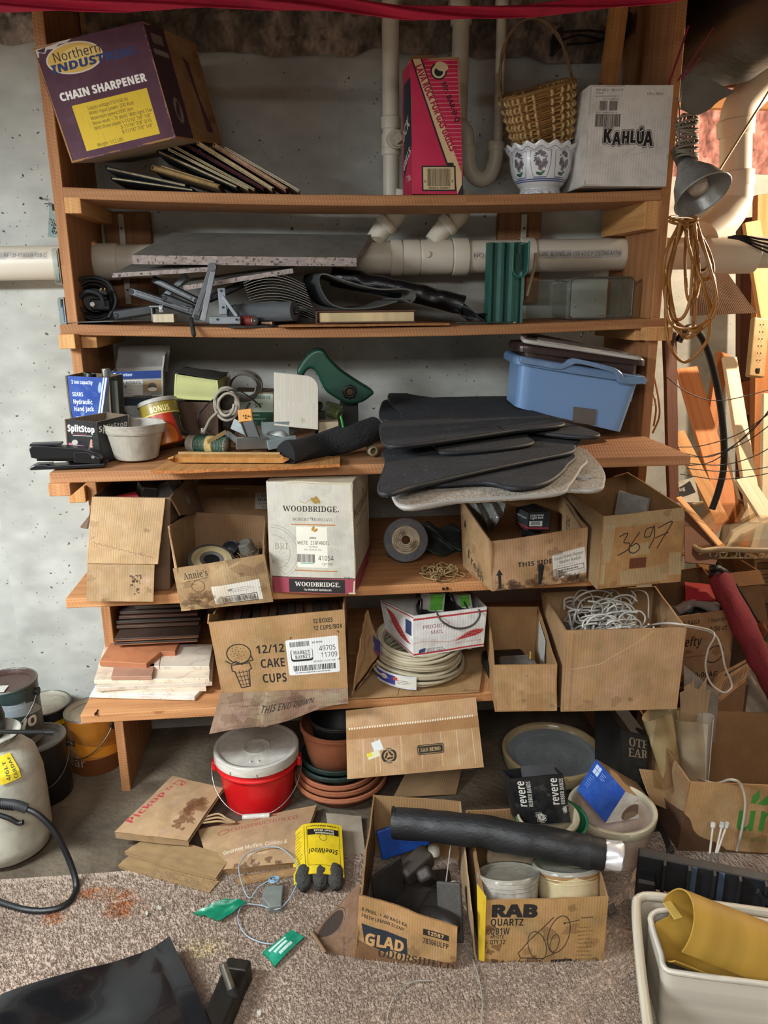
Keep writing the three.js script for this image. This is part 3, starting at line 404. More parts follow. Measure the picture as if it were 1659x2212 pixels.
{const b=A(1166,411,0.25),t=thing('flower_bowl','white china planter bowl with a scalloped rim and painted flowers','bowl');t.position.set(b.x,s1(b.x),0.25);t.rotation.y=0.1;
const prof=[[0.052,0],[0.058,0.002],[0.0545,0.008],[0.053,0.014],[0.054,0.02],[0.064,0.03],[0.074,0.045],[0.081,0.065],[0.084,0.085],[0.0845,0.098],[0.088,0.105],[0.094,0.112],[0.0965,0.121],[0.094,0.124],[0.086,0.112],[0.079,0.095],[0.077,0.08],[0.07,0.05],[0.05,0.03],[0.001,0.026]];
const g=lathe(prof,128),p=g.attributes.position;for(let i=0;i<p.count;i++){const x=p.getX(i),y=p.getY(i),z=p.getZ(i),a=Math.atan2(z,x),k=cl((y - 0.1)/ 0.02)*0.03 + cl((0.02 - y)/ 0.02)*0.03,s=Math.cos(a*16);p.setX(i,x*(1 + k*s));p.setZ(i,z*(1 + k*s));if(y>0.104)p.setY(i,y + 0.004*Math.cos(a*16));if(y<0.01)p.setY(i,y + 0.002*(0.5 - 0.5*s));}g.computeVertexNormals();
const m=printed(0.6,0.26,'#d9dadb',(c,H)=>{const n=8;
const Y=(v)=>H*(1 - v);c.strokeStyle='#3b4a86';c.lineWidth=0.35;for(const v of[0.285,0.27,0.555,0.15]){c.beginPath();c.moveTo(0,Y(v));c.lineTo(100,Y(v));c.stroke();}
for(let i=0;i<n;i++){const x=(i + 0.5)*100 / n;c.strokeStyle='#4a5a92';c.lineWidth=0.28;c.beginPath();c.moveTo(x - 5,Y(0.51));c.quadraticCurveTo(x,Y(0.55),x + 5,Y(0.51));c.quadraticCurveTo(x + 5.6,Y(0.36),x + 3.6,Y(0.3));c.lineTo(x - 3.6,Y(0.3));c.quadraticCurveTo(x - 5.6,Y(0.36),x - 5,Y(0.51));c.stroke();
const r=rng(i + 40);for(const[dx,v]of[[-1.4,0.40],[1.2,0.46],[0.2,0.37],[2.2,0.39],[-0.4,0.48]]){for(let k=0;k<5;k++)oval(c,x + dx + 0.75*Math.cos(k*1.257),Y(v)+ 0.75*Math.sin(k*1.257),0.62,0.5,k*72,['#7d6f78','#8f7f86','#6a6470'][k % 3],'#2d2a44',0.1);oval(c,x + dx,Y(v),0.3,0.3,0,'#3b5a5e');}
for(let k=0;k<9;k++){const a=r()*6.3,q=1.8 + r()*1.6;oval(c,x + q*Math.cos(a),Y(0.43)+ 2.1*Math.sin(a),0.75,0.24,a*57,r()<0.5?'#3d5b58':'#4d4a6c');}oval(c,x - 0.6,Y(0.325),1.8,0.45,8,'#2f5a48');oval(c,x + 1.2,Y(0.33),1.3,0.4,-20,'#356553');}
for(let i=0;i<40;i++)oval(c,i*2.5,Y(0.09),0.6,0.5,0,null,'#5866a0',0.2);},{px:1400,flute:0,fibre:0,rough:0.18,coat:0.6});
part(t,'bowl',g,m);
}
{const t=thing('wicker_basket','small straw wicker basket with a thin hoop handle tipped on the bowl','basket');const p=A(1172,305,0.25);t.position.set(p.x + 0.004,S1 + 0.118,0.25);t.rotation.set(0.22,0.05,rad(15));
const se=(a,rx,rz)=>{const k=0.62,c=Math.cos(a),s=Math.sin(a);return[rx*Math.sign(c)*Math.pow(Math.abs(c),k),rz*Math.sign(s)*Math.pow(Math.abs(s),k)];};
const Hh=0.135,sz=(y)=>{const q=y / Hh;return[0.068 + 0.024*Math.pow(q,0.7),0.05 + 0.018*q];},straw=['#a8783e','#b88a4c','#8e6230','#c39a5c'].map((c)=>paper(c));const NS=26;
const weav=[[],[],[],[]];const rows=26;for(let j=0;j<rows;j++){const y=0.004 +(Hh - 0.01)*j /(rows - 1),[rx,rz]=sz(y),pts=[];for(let i=0;i<NS*3;i++){const a=i /(NS*3)*6.2832,o=0.0028*Math.sin((i / 3 + j)*Math.PI)+ 0.0012*(vn(i*0.7,j*3,4)- 0.5),[x,z]=se(a,rx + o,rz + o);pts.push(V(x,y + 0.002*(vn(i*0.5,j,9)- 0.5),z));}weav[j % 4].push(tube(cat(pts,true),0.0029,NS*4,5,true));}
weav.forEach((w,k)=>part(t,'weaver',merge(w),straw[k]));
const stakes=[];for(let i=0;i<NS;i++){const a=i / NS*6.2832 + 0.06;const pts=[];for(let k=0;k<=13;k++){const y=Hh*k / 13,[rx,rz]=sz(y),o=0.001 + 0.0034*Math.cos((k*2)*Math.PI / 2);const[x,z]=se(a,rx + o,rz + o);pts.push(V(x,y,z));}stakes.push(tube(pts,0.0046,26,5));}part(t,'stake',merge(stakes),paper('#dcbc86'));t.children[t.children.length - 1].userData.kind='stuff';
const rim=[];{const pts=[];for(let i=0;i<60;i++){const[x,z]=se(i / 60*6.2832,0.0935,0.07);pts.push(V(x,Hh,z));}rim.push(tube(cat(pts,true),0.0045,90,8,true));for(let i=0;i<22;i++){const a=i / 22*6.2832,[x,z]=se(a,0.0935,0.07),e=new THREE.TorusGeometry(0.0068,0.0014,5,10);e.rotateY(-a + Math.PI / 2 + 0.5);rim.push(e.translate(x,Hh - 0.001,z));}}part(t,'rim',merge(rim),paper('#9c7440'));
part(t,'base',boxAt(0.12,0.004,0.085,0,0.004,0),straw[2]);
const hp=[];for(let i=0;i<=20;i++){const a=Math.PI*i / 20;hp.push(V(-0.094*Math.cos(a)*(1 + 0.12*Math.sin(a)),0.11 + 0.185*Math.sin(a),0.0));}const tw=[0,1].map((k)=>tube(hp.map((q,i)=>q.clone().add(V(0.0022*Math.cos(i*1.3 + k*3.14),0.001*Math.sin(i*1.3 + k*3.14),0.0022*Math.sin(i*1.3 + k*3.14)))),0.0032,60,6));part(t,'handle',merge(tw),paper('#7d6246'));
const fr=[];const r=rng(77);for(let i=0;i<150;i++){const a=r()*6.28,y=r()*Hh,[rx,rz]=sz(y),[x,z]=se(a,rx + 0.003,rz + 0.003),d=V((r()- 0.5)*0.03 + x*0.15,(r()- 0.5)*0.03,(r()- 0.5)*0.03 + z*0.15);fr.push(rod(V(x,y,z),V(x,y,z).add(d),0.0005,0.0003,4));}const fm=part(t,'frayed_straw',merge(fr),paper('#c39f66'));fm.userData.kind='stuff';
}
{const a=A(1316,190,0.2),b=A(1346,-60,0.2);solo('timber_brace',stick(V(a.x - 0.012,a.y - 0.12,0.2),b,0.045,0.03,{up:V(0,0,1)}),wood('#d9bfa2',WOOD_B),'narrow upright timber brace behind the white carton','brace');}

// ---------- second shelf ----------
function rawTex(w,h,f){const t=dataTex(w,h,f);t.repeat.set(2.5,40);return t;}
{const gray=std('#77736c',0.85,{bump:0.0008}),raw=std('#b3aaa6',0.95,{map:once('raw',()=>rawTex(512,64,(u,v)=>{const c=vn(u*90,v*4,3)<0.2?0.6:1,k=(0.85 + 0.3*(fbm(u*30,v*5,5,3)- 0.5))*c;return[255*k,245*k,242*k];})),bump:0.002});
const plank=(f,t,label,o={})=>{const[bl,br,tr,tl]=f.map((q)=>A(...q)),k=thing('gypsum_offcut',label,'board',o.group),g=sheet((u,v)=>bl.clone().lerp(br,u).lerp(tl.clone().lerp(tr,u),v).add(V(0,0.001*(fbm(u*9,v*5,3,2)- 0.5),0.0018*(v<0.02?fbm(u*40,1,4,2):0))),40,8,t);part(k,'board',g,[gray,raw]);return k;};
plank([[285,551,0.335],[770,557,0.335],[802,507,0.15],[372,502,0.15]],0.023,'thick grey board with a crumbling pale edge lying highest on the second shelf');
plank([[241,590,0.32],[455,577,0.32],[470,565,0.2],[290,568,0.2]],0.011,'thin grey board with a rounded corner under the thick board');
plank([[395,617,0.31],[632,580,0.31],[640,572,0.2],[420,600,0.2]],0.012,'thin grey board slanting down to the left behind the brackets');
}
{
const p=A(203,648,0.27),t=thing('cord_reel','black retractable cord reel with its plug tucked into the loops','cord reel');t.position.set(p.x,s2(p.x),0.27);t.rotation.y=0.35;t.rotation.x=-0.08;const y0=0.056;
const dsc=(r,z0,z1)=>cyl(r,r,z1 - z0,40).rotateX(Math.PI / 2).translate(0,y0,(z0 + z1)/ 2);
part(t,'back_disc',dsc(0.053,-0.05,-0.042),BLACK);part(t,'hub',merge(dsc(0.03,-0.042,0.02),boxAt(0.05,0.03,0.02,0.012,y0 - 0.012,0.022,0.006)),BLACK);part(t,'front_ring',new THREE.TorusGeometry(0.05,0.004,10,48).translate(0,y0,0.012),BLACK);
for(let i=0;i<4;i++)part(t,'cord_turn',new THREE.TorusGeometry(0.04 + 0.003*(i % 2),0.0045,10,48).translate(0,y0,-0.034 + i*0.0095),plastic('#1b1d21',0.6));
part(t,'cord_loop',tube([V(-0.03,y0 - 0.03,0.03),V(-0.058,y0 - 0.005,0.035),V(-0.05,y0 + 0.04,0.03),V(-0.005,y0 + 0.058,0.02),V(0.035,y0 + 0.045,0.02),V(0.052,y0,0.02),V(0.03,y0 - 0.045,0.02)],0.005,50,10),plastic('#23262b',0.6));part(t,'cord_loop',tube([V(-0.04,y0 + 0.005,0.03),V(-0.02,y0 + 0.02,0.045),V(0.01,y0 + 0.012,0.045),V(0.02,y0 - 0.012,0.035)],0.0055,30,10),plastic('#2b2f36',0.6));
const pg=part(t,'plug',merge(boxAt(0.022,0.018,0.02,0.02,y0 + 0.02,0.03,0.004)),plastic('#2a2d33'));for(const s of[0,1])part(pg,'prong',boxAt(0.002,0.006,0.016,0.014 + s*0.009,y0 + 0.026,0.045,0.0005),metal('#d8b86a'));part(t,'bolt',cyl(0.006,0.006,0.008,12).rotateX(Math.PI / 2).translate(-0.01,y0 - 0.012,0.036),metal('#d5d5d5'));part(t,'foot',boxAt(0.05,0.008,0.05,0.01,0.004,-0.015),BLACK);
}
function bracket(name,label,a,b,w,th,m,o={}){const p=A(...a),q=A(...b),t=thing(name,label,'bracket',o.group);const am=part(t,'arm',stick(p,q,w,th,{up:V(0,0,1),r:w*0.3}),m);const d=q.clone().sub(p).normalize();for(const e of[p.clone().addScaledVector(d,0.008),q.clone().addScaledVector(d,-0.008)])part(am,'rivet',rod(e.clone().add(V(0,0,th*0.4)),e.clone().add(V(0,0,th*0.5 + 0.0025)),w*0.28,w*0.22,12),o.rm||m);if(o.rib)part(t,'rib',stick(p.clone().addScaledVector(d,0.02).add(V(0,0,th*0.5)),q.clone().addScaledVector(d,-0.02).add(V(0,0,th*0.5)),w*0.4,0.003,{up:V(0,0,1)}),m);return[t,p,q];}
{const bk=plastic('#23252a',0.4),gy=metal('#6c6e72',0.5),lg=std('#8d949c',0.5,{metalness:0.3});
bracket('shelf_bracket','long black folding bracket lying lowest across the pile',[279,628,0.30],[425,676,0.33],0.024,0.012,bk,{rib:1});
bracket('shelf_bracket','black folding bracket slanting above the long one',[328,602,0.26],[430,652,0.29],0.021,0.012,bk,{rib:1});
bracket('shelf_bracket','short black bracket between the two slanting ones',[350,641,0.32],[420,668,0.325],0.022,0.012,bk);
bracket('shelf_bracket','dark grey bracket with a rounded end beside the cord reel',[245,682,0.30],[335,668,0.30],0.026,0.014,plastic('#2d2f34',0.5));
bracket('shelf_bracket','black bracket rising to the right behind the grey brace',[448,648,0.27],[527,612,0.24],0.02,0.012,bk);
bracket('shelf_bracket','pale steel strip bracket propped behind the black ones',[404,594,0.24],[352,645,0.25],0.017,0.008,lg);
{const[t,p,q]=bracket('shelf_brace','grey folded steel brace standing up in front of the brackets',[459,577,0.335],[421,690,0.345],0.02,0.007,std('#5d6065',0.45,{metalness:0.4}),{rib:1});part(t,'second_arm',stick(p.clone().add(V(0.004,0,0.006)),A(438,693,0.352),0.014,0.005,{up:V(0,0,1)}),std('#7d8186',0.4,{metalness:0.4}));part(t,'pivot',rod(p.clone().add(V(0,0,-0.006)),p.clone().add(V(0,0,0.014)),0.011,0.011),gy);}
{const t=thing('corner_brace','light grey steel corner brace with screw holes beside the foam tube','bracket'),a=A(478,622,0.335),b=A(483,680,0.345),c=A(452,692,0.355),d=A(520,692,0.36);part(t,'arm',stick(a,b,0.02,0.005,{up:V(0,0,1),r:0.002}),lg);part(t,'arm',stick(c,d,0.02,0.007,{up:V(0,0,1),r:0.003}),lg);part(t,'strut',stick(A(480,640,0.34),A(512,684,0.352),0.009,0.005,{up:V(0,0,1)}),lg);
for(const k of[[478,628,0.339],[482,664,0.345],[470,690,0.36],[511,690,0.366]]){const e=A(...k);part(t,'screw_hole',rod(e,e.clone().add(V(0,0,0.002)),0.003),BLACK);}}
{const t=thing('pipe_clamp','small galvanised clamp behind the wooden block','clamp'),p=A(338,662,0.33);part(t,'band',boxAt(0.035,0.006,0.02,p.x,p.y,0.33),metal('#9aa0a4'));part(t,'ear',boxAt(0.012,0.02,0.006,p.x + 0.014,p.y - 0.006,0.342),metal('#9aa0a4'));part(t,'leg',boxAt(0.006,p.y - S2,0.012,p.x - 0.012,(p.y + S2)/ 2,0.33),metal('#7a7f83'));part(t,'screw',rod(V(p.x + 0.014,p.y - 0.004,0.34),V(p.x + 0.014,p.y - 0.004,0.352),0.0035),metal('#c0c4c6'));}
}
{const c=upbox([331,701],[376,700],[331,679],S2,0.05,{z:0.352});const t=thing('wood_block','small weathered end-grain wood block at the shelf edge','block');part(t,'block',quadBlock(c),wood('#d8d4cc',WOOD_C));}
function quadBlock(c){return triUV(merge(Object.keys(FACES).map((f)=>{const[a,b,d,e]=FACES[f].map((k)=>c[k]);return quad(a,b,d,e,{t:0.001,nu:2,nv:2,warp:0.0006});})),'z');}
{const a=A(412,686,0.36),b=A(419,724,0.39),t=thing('driver_bit','ribbed steel driver bit sticking out over the shelf edge','bit');part(t,'shaft',rod(a,b,0.004,0.005,12),metal('#77787a'));part(t,'tip',rod(b,b.clone().addScaledVector(b.clone().sub(a).normalize(),0.003),0.004,0.004),BLACK);for(let i=0;i<6;i++){const an=i*1.05;part(t,'rib',rod(a.clone().add(V(0.0045*Math.cos(an),0,0.0045*Math.sin(an))),b.clone().add(V(0.0052*Math.cos(an),0,0.0052*Math.sin(an))),0.001,0.001,5),metal('#7a7b7d'));}}
{const Y2=s2(-0.2);const a=A(500,655,0.27),b=A(637,672,0.36),foam=std('#54585c',0.95,{bump:0.0015}),t=thing('foam_sleeve','grey hollow foam pipe sleeve lying across the middle of the shelf','pipe sleeve'),L=a.distanceTo(b);b.y=Math.max(b.y,Y2 + 0.026);a.y=Y2 + 0.028;part(t,'sleeve',along(lathe([[0.011,L],[0.011,0],[0.024,0],[0.026,0.012],[0.0245,0.02],[0.026,0.03],[0.0255,L - 0.003],[0.0245,L],[0.011,L]],40),a,b),foam);const d=b.clone().sub(a).normalize();part(t,'wire_end',rod(b.clone().addScaledVector(d,-0.02),b.clone().addScaledVector(d,0.006).add(V(0.002,-0.004,0)),0.004,0.003),metal('#8a867c'));}
{const Y2=s2(-0.2);const a=A(524,687,0.33),t=thing('battery','red and silver battery under the foam sleeve','battery'),b=A(549,692,0.358);b.y=Y2 + 0.0135;a.y=Y2 + 0.0135;part(t,'case',rod(a,b,0.013),plastic('#7a2a26'));const d=b.clone().sub(a).normalize();part(t,'end',rod(b,b.clone().addScaledVector(d,0.003),0.0118),metal('#bcb8b0'));part(t,'terminal',rod(b.clone().addScaledVector(d,0.003),b.clone().addScaledVector(d,0.006),0.004),metal('#dcd8d0'));}
{const Y2=s2(-0.15);const a=A(566,689,0.345),b=A(585,691,0.356),t=thing('hose_fitting','tiny brass fitting beside the battery','fitting');a.y=b.y=Y2 + 0.008;part(t,'fitting',rod(a,b,0.006,0.0078,10),metal('#6d5a48'));part(t,'nut',rod(b,b.clone().lerp(a,-0.25),0.008,0.007,6),metal('#a48d74'));}
{
const Y2=s2(-0.1);
const t=thing('paper_stack','curled stack of grey paper sheets between the foam sleeve and the rubber mat','paper');const a=A(535,640,0.2),b=A(668,650,0.2);const top=A(600,608,0.22).y - Y2;
for(let i=0;i<14;i++){const k=i / 13,g=sheet((u,v)=>V(lerp(a.x - 0.004 + 0.02*(1 - k),b.x - 0.03*k + 0.02,u),Y2 + 0.03 + k*(top - 0.045)+ 0.035*Math.sin(Math.PI*(0.15 + 0.8*u))*(0.4 + 0.6*k)- 0.02*u*u*(1 - k),0.14 +(1 - v)*(0.13 + 0.04*k)),16,3,0.0012,{one:true});part(t,'paper_sheet',g,paper(['#96948f','#77756f','#a3a09a'][i % 3]));}
part(t,'base_sheets',boxAt(b.x - a.x - 0.01,0.05,0.12,(a.x + b.x)/ 2,Y2 + 0.025,0.19),paper('#4d4a47'));
}
{
const pr=[[842,652],[800,664],[745,669],[702,660],[680,634],[671,604],[684,590],[735,607],[800,623],[855,623],[876,630],[880,644],[868,655],[852,647]].map(([x,y])=>{const p=A(x,y,0.33);return V(p.x,p.y,0);}),c=cat(pr);const g=sheet((u,v)=>{const p=c.getPointAt(u);return V(p.x + 0.02*(1 - v)- 0.02*(v),p.y + 0.012*v*u*(1 - u),0.335 - v*0.16 - 0.02*Math.sin(u*5));},90,6,0.0035);
solo('rubber_mat',g,[std('#3c4144',0.8,{bump:0.0004}),std('#5d5a55',0.85,{bump:0.0006})],'grey rubber sheet folded over on top of the thick book','rubber mat');}
{
const Y2=s2(0.15);
const t0=thing('plywood_plate','thin plywood plate under the thick book at the shelf edge','board');const a=A(602,716,0.385),b=A(971,708,0.375);const q=[a,b,A(905,664,0.2),A(640,668,0.2)];q.forEach((p)=>(p.y=Y2 + 0.0065));part(t0,'plate',quad(...q,{t:0.0055,warp:0.0006}),[wood('#c9b093',WOOD_B),wood('#a88a68',WOOD_B)]);
const c=upbox([686,707],[896,704],[688,672],Y2 + 0.008,0.16,{z:0.36}),t=thing('thick_book','thick worn book with yellowed pages under the rubber mat','book');const cov=plastic('#6b4636',0.85),x=c.fbr.clone().sub(c.fbl).normalize(),M=new THREE.Matrix4().makeBasis(x,V(0,1,0),x.clone().cross(V(0,1,0))).setPosition(c.fbl),L=c.w,H=c.h;const put=(g)=>g.applyMatrix4(M);
part(t,'cover',put(merge(boxAt(L + 0.004,0.003,0.17,L / 2,0.0015,-0.078),boxAt(L + 0.004,0.003,0.17,L / 2,H - 0.0015,-0.078),boxAt(0.004,H,0.17,-0.002,H / 2,-0.078))),cov);
const leaf=std('#cdb993',0.95,{map:once('leaf',()=>dataTex(64,256,(u,v)=>{const k=0.84 + 0.16*vn(3 + u*2,v*70,5);return[255*k,250*k,240*k];})),bump:0.001});part(t,'pages',put(boxAt(L - 0.006,H - 0.006,0.155,L / 2 + 0.002,H / 2,-0.078,0.003)),leaf);
solo('rubber_shim',quad(...[[494,716,0.375],[530,716,0.375],[640,700,0.33],[500,706,0.34]].map((k)=>{const p=A(...k);p.y=Y2 + 0.006;return p;}),{t:0.005}),std('#3f3b36',0.9),'dark wedge of rubber lying on the shelf edge before the foam sleeve','shim');}
{const t=thing('plastic_roll','long roll of black plastic sheeting lying behind the book','plastic roll'),p=[[716,598],[800,612],[900,634],[1000,660]].map(([x,y],i)=>A(x,y,0.2 + 0.02*i));const m=std('#101216',0.35,{bump:0.0006});part(t,'roll',crumple(tube(p,0.027,50,22),0.004,30,5),m);
part(t,'loose_end',sheet((u,v)=>{const a=A(975,660,0.262),b=A(1048,690,0.3);const q=a.clone().lerp(b,u);return V(q.x,q.y +(v - 0.5)*0.04*(1 - 0.6*u)+ 0.008*Math.sin(u*9 + v*5),q.z + 0.012*Math.sin(v*8 + u*6));},20,12,0.001,{one:true}),std('#2a2c30',0.25,{transmission:0.25}));}
{
const Y2=s2(0.45);
const gm=std('#1f5a50',0.5,{bump:0.0005}),a=A(1052,690,0.3),b=A(1126,690,0.3),h=A(1052,524,0.3).y - Y2,w=b.x - a.x,t=thing('downspout_piece','green ribbed plastic downspout piece standing on end','downspout');const pr=[];const nR=6;
for(let i=0;i<=nR;i++){const x=w*i / nR;pr.push([x,i % 2?0.009:0],[x + w / nR*0.5,i % 2?0.009:0]);}const out=pr.slice(0,-1);out.push([w,0],[w + 0.004,0.03],[w - 0.006,0.055],[0.008,0.055],[-0.004,0.03]);
const s=new THREE.Shape(out.map(([x,y])=>new THREE.Vector2(x,y))),hole=new THREE.Path();hole.setFromPoints(out.map(([x,y])=>new THREE.Vector2(w / 2 +(x - w / 2)*0.94,0.03 +(y - 0.03)*0.9)));s.holes.push(hole);const g=new THREE.ExtrudeGeometry(s,{depth:h,bevelEnabled:false});g.rotateX(-Math.PI / 2);g.translate(a.x,Y2,0.31);
part(t,'body',triUV(g,'y'),gm);
const t2=thing('downspout_elbow','dark green channel end with a rounded lip clipped beside the downspout piece','downspout'),c0=A(1108,524,0.33),c1=A(1142,521,0.33),hb=A(1125,598,0.33).y,cx=(c0.x + c1.x)/ 2,r=(c1.x - c0.x)/ 2;part(t2,'channel',sheet((u,v)=>{const an=Math.PI*(1 - u),yb=hb + r*1.1*(1 - Math.sin(an));return V(cx + r*Math.cos(an)*1.02,lerp(c0.y,yb,v),0.335 - 0.03*Math.sin(an));},24,12,0.0025,{one:true}),gm);
const lip=[];for(let i=0;i<=16;i++){const an=Math.PI*(1 - i / 16);lip.push(V(cx + r*Math.cos(an),hb + r*1.1*(1 - Math.sin(an)),0.337 - 0.002*i / 16));}part(t2,'lip',tube([V(lip[0].x,c0.y,0.337),...lip,V(lip[16].x,c1.y,0.337)],0.003,60,8),std('#2f7466',0.4));part(t2,'post',boxAt(0.012,hb - Y2 + 0.06,0.008,cx,(hb + 0.06 + Y2)/ 2,0.305),gm);
solo('cream_strip',tube([A(1157,547,0.22),A(1155,575,0.23),A(1148,600,0.25),A(1138,640,0.26)],0.0045,20,8),plastic('#bfb296'),'curved cream plastic strip behind the green channel','strip');}
{const Y2=s2(0.75);const gl=glass('#eef2f0',{roughness:0.08}),t=thing('glass_tank','dusty rectangular glass jar lying at the right end of the second shelf','glass jar');const a=A(1229,676,0.29),b=A(1364,676,0.29),h=A(1229,602,0.29).y - Y2;const w=b.x - a.x;const s=new THREE.Shape(),rr2=(s,x,y,w,h,r)=>{s.moveTo(x + r,y);s.lineTo(x + w - r,y);s.absarc(x + w - r,y + r,r,-Math.PI / 2,0);s.lineTo(x + w,y + h - r);s.absarc(x + w - r,y + h - r,r,0,Math.PI / 2);s.lineTo(x + r,y + h);s.absarc(x + r,y + h - r,r,Math.PI / 2,Math.PI);s.lineTo(x,y + r);s.absarc(x + r,y + r,r,Math.PI,1.5*Math.PI);};
rr2(s,0,0,w,h,0.012);const ho=new THREE.Path();rr2(ho,0.004,0.004,w - 0.008,h - 0.008,0.01);s.holes.push(ho);const g=new THREE.ExtrudeGeometry(s,{depth:0.16,bevelEnabled:false});g.translate(a.x,Y2 + 0.001,0.13);part(t,'body',triUV(g),gl);const sh2=new THREE.Shape();rr2(sh2,0.003,0.003,w - 0.006,h - 0.006,0.01);part(t,'front',triUV(new THREE.ExtrudeGeometry(sh2,{depth:0.003,bevelEnabled:false}).translate(a.x,Y2 + 0.001,0.286)),gl);part(t,'rim',tube(cat([[0,0.01],[0.01,0],[w - 0.01,0],[w,0.01],[w,h - 0.01],[w - 0.01,h],[0.01,h],[0,h - 0.01]].map(([x,y])=>V(a.x + x,Y2 + 0.002 + y,0.29)),true,0.1),0.003,80,8,true),plastic('#55544e',0.2));
const c=A(1136,678,0.2),d=A(1162,678,0.2),e=A(1222,678,0.2);solo('glass_sheet',boxAt(e.x - c.x,h*0.95,0.003,(c.x + e.x)/ 2,Y2 + h*0.48,0.2),glass('#dfe3e0',{roughness:0.15}),'smoky clear pane standing behind the green downspout','glass pane');}
{const r=rng(31);for(let i=0;i<4;i++){const a=A(985 + i*14,688 - i*2,0.31 + 0.012*i),b=A(1064 + i*15,697 - i,0.345 + 0.006*i);a.y=b.y=s2(0.4)+ 0.004;const t=thing('plant_stake',['first','second','third','last'][i]+ ' thin green plant stake from the left at the foot of the downspout','stake','green plant stakes on the second shelf');part(t,'stake',rod(a,b,0.0022,0.0022,8),plastic('#1c3a30'));part(t,'tip',rod(b,b.clone().lerp(a,-0.06),0.0024,0.0024,8),plastic('#c2a97a'));}}
{const q=[[134,691,0.36],[245,692,0.34],[330,680,0.25],[200,680,0.25]].map((k)=>{const p=A(...k);p.y=S2 + 0.0025;return p;});solo('paper_liner',quad(...q,{t:0.0008,warp:0.001}),paper('#a8a6a2'),'white paper sheet lying under the cord reel','paper');}
{const pk=(x0,y0,x1,y1,z,label,f)=>{const a=A(x0,y0,z),b=A(x1,y1,z),t=thing('blister_pack',label,'blister pack');const X=-0.62,w=0.055,h=a.y - b.y;f(t,X,(a.y + b.y)/ 2,z,w,h);};
const clear=glass('#e6f2f4',{roughness:0.15});
pk(100,438,125,512,0.33,'clear bag of small screws hung high outside the left upright',(t,X,y,z,w,h)=>{part(t,'bag',sheet((u,v)=>V(X - 0.004 - 0.02*Math.sin(Math.PI*u)*(1 - v)- 0.002,y - h / 2 + h*v,z + 0.03 - 0.06*u*(1 - 0.55*v)),10,12,0.0008,{one:true}),clear);const s=[];const r=rng(3);for(let i=0;i<26;i++){const p=V(X - 0.005 - 0.01*r(),y - h / 2 + 0.01 + 0.03*r(),z + 0.02 - 0.045*r());s.push(rod(p,p.clone().add(V(0.003*r(),0.01*(r()- 0.5),0.008*(r()- 0.5))),0.0016,0.0008,5));}const m=part(t,'screws',merge(s),metal('#4c5458'));m.userData.kind='stuff';part(t,'nail',rod(V(X + 0.004,y + h / 2 - 0.004,z),V(X - 0.025,y + h / 2 - 0.002,z),0.0013,0.0013,6),metal('#5a4a40'));part(t,'label',boxAt(0.002,0.014,0.03,X - 0.004,y + h / 2 - 0.012,z + 0.005),paper('#c4d4da'));});
pk(114,536,137,614,0.35,'clear pack of masonry nails hung in the middle outside the left upright',(t,X,y,z,w,h)=>{part(t,'blister',boxAt(0.016,h,0.05,X - 0.01,y,z - 0.024,0.006),clear);part(t,'backing_card',boxAt(0.002,h,0.054,X - 0.001,y,z - 0.026),paper('#b7a58e'));part(t,'print',boxAt(0.002,h*0.45,0.05,X - 0.004,y + h*0.2,z - 0.026),paper('#5a5048'));for(let i=0;i<7;i++)part(t,'nail',rod(V(X - 0.008,y - h*0.42,z - 0.006 - i*0.006),V(X - 0.006,y + h*0.05,z - 0.01 - i*0.006),0.0017,0.0017,6),metal('#8a8f92'));});
pk(120,642,143,702,0.35,'small pack with a blue label hung low outside the left upright',(t,X,y,z,w,h)=>{part(t,'blister',boxAt(0.016,h,0.05,X - 0.01,y,z - 0.024,0.006),clear);part(t,'backing_card',boxAt(0.002,h,0.054,X - 0.001,y,z - 0.026),paper('#c8c6be'));part(t,'label',boxAt(0.003,h*0.62,0.05,X - 0.0045,y - h*0.1,z - 0.026),paper('#2f77b4'));part(t,'contents',boxAt(0.006,h*0.3,0.04,X - 0.009,y + h*0.28,z - 0.026),plastic('#2a2622'));});
}

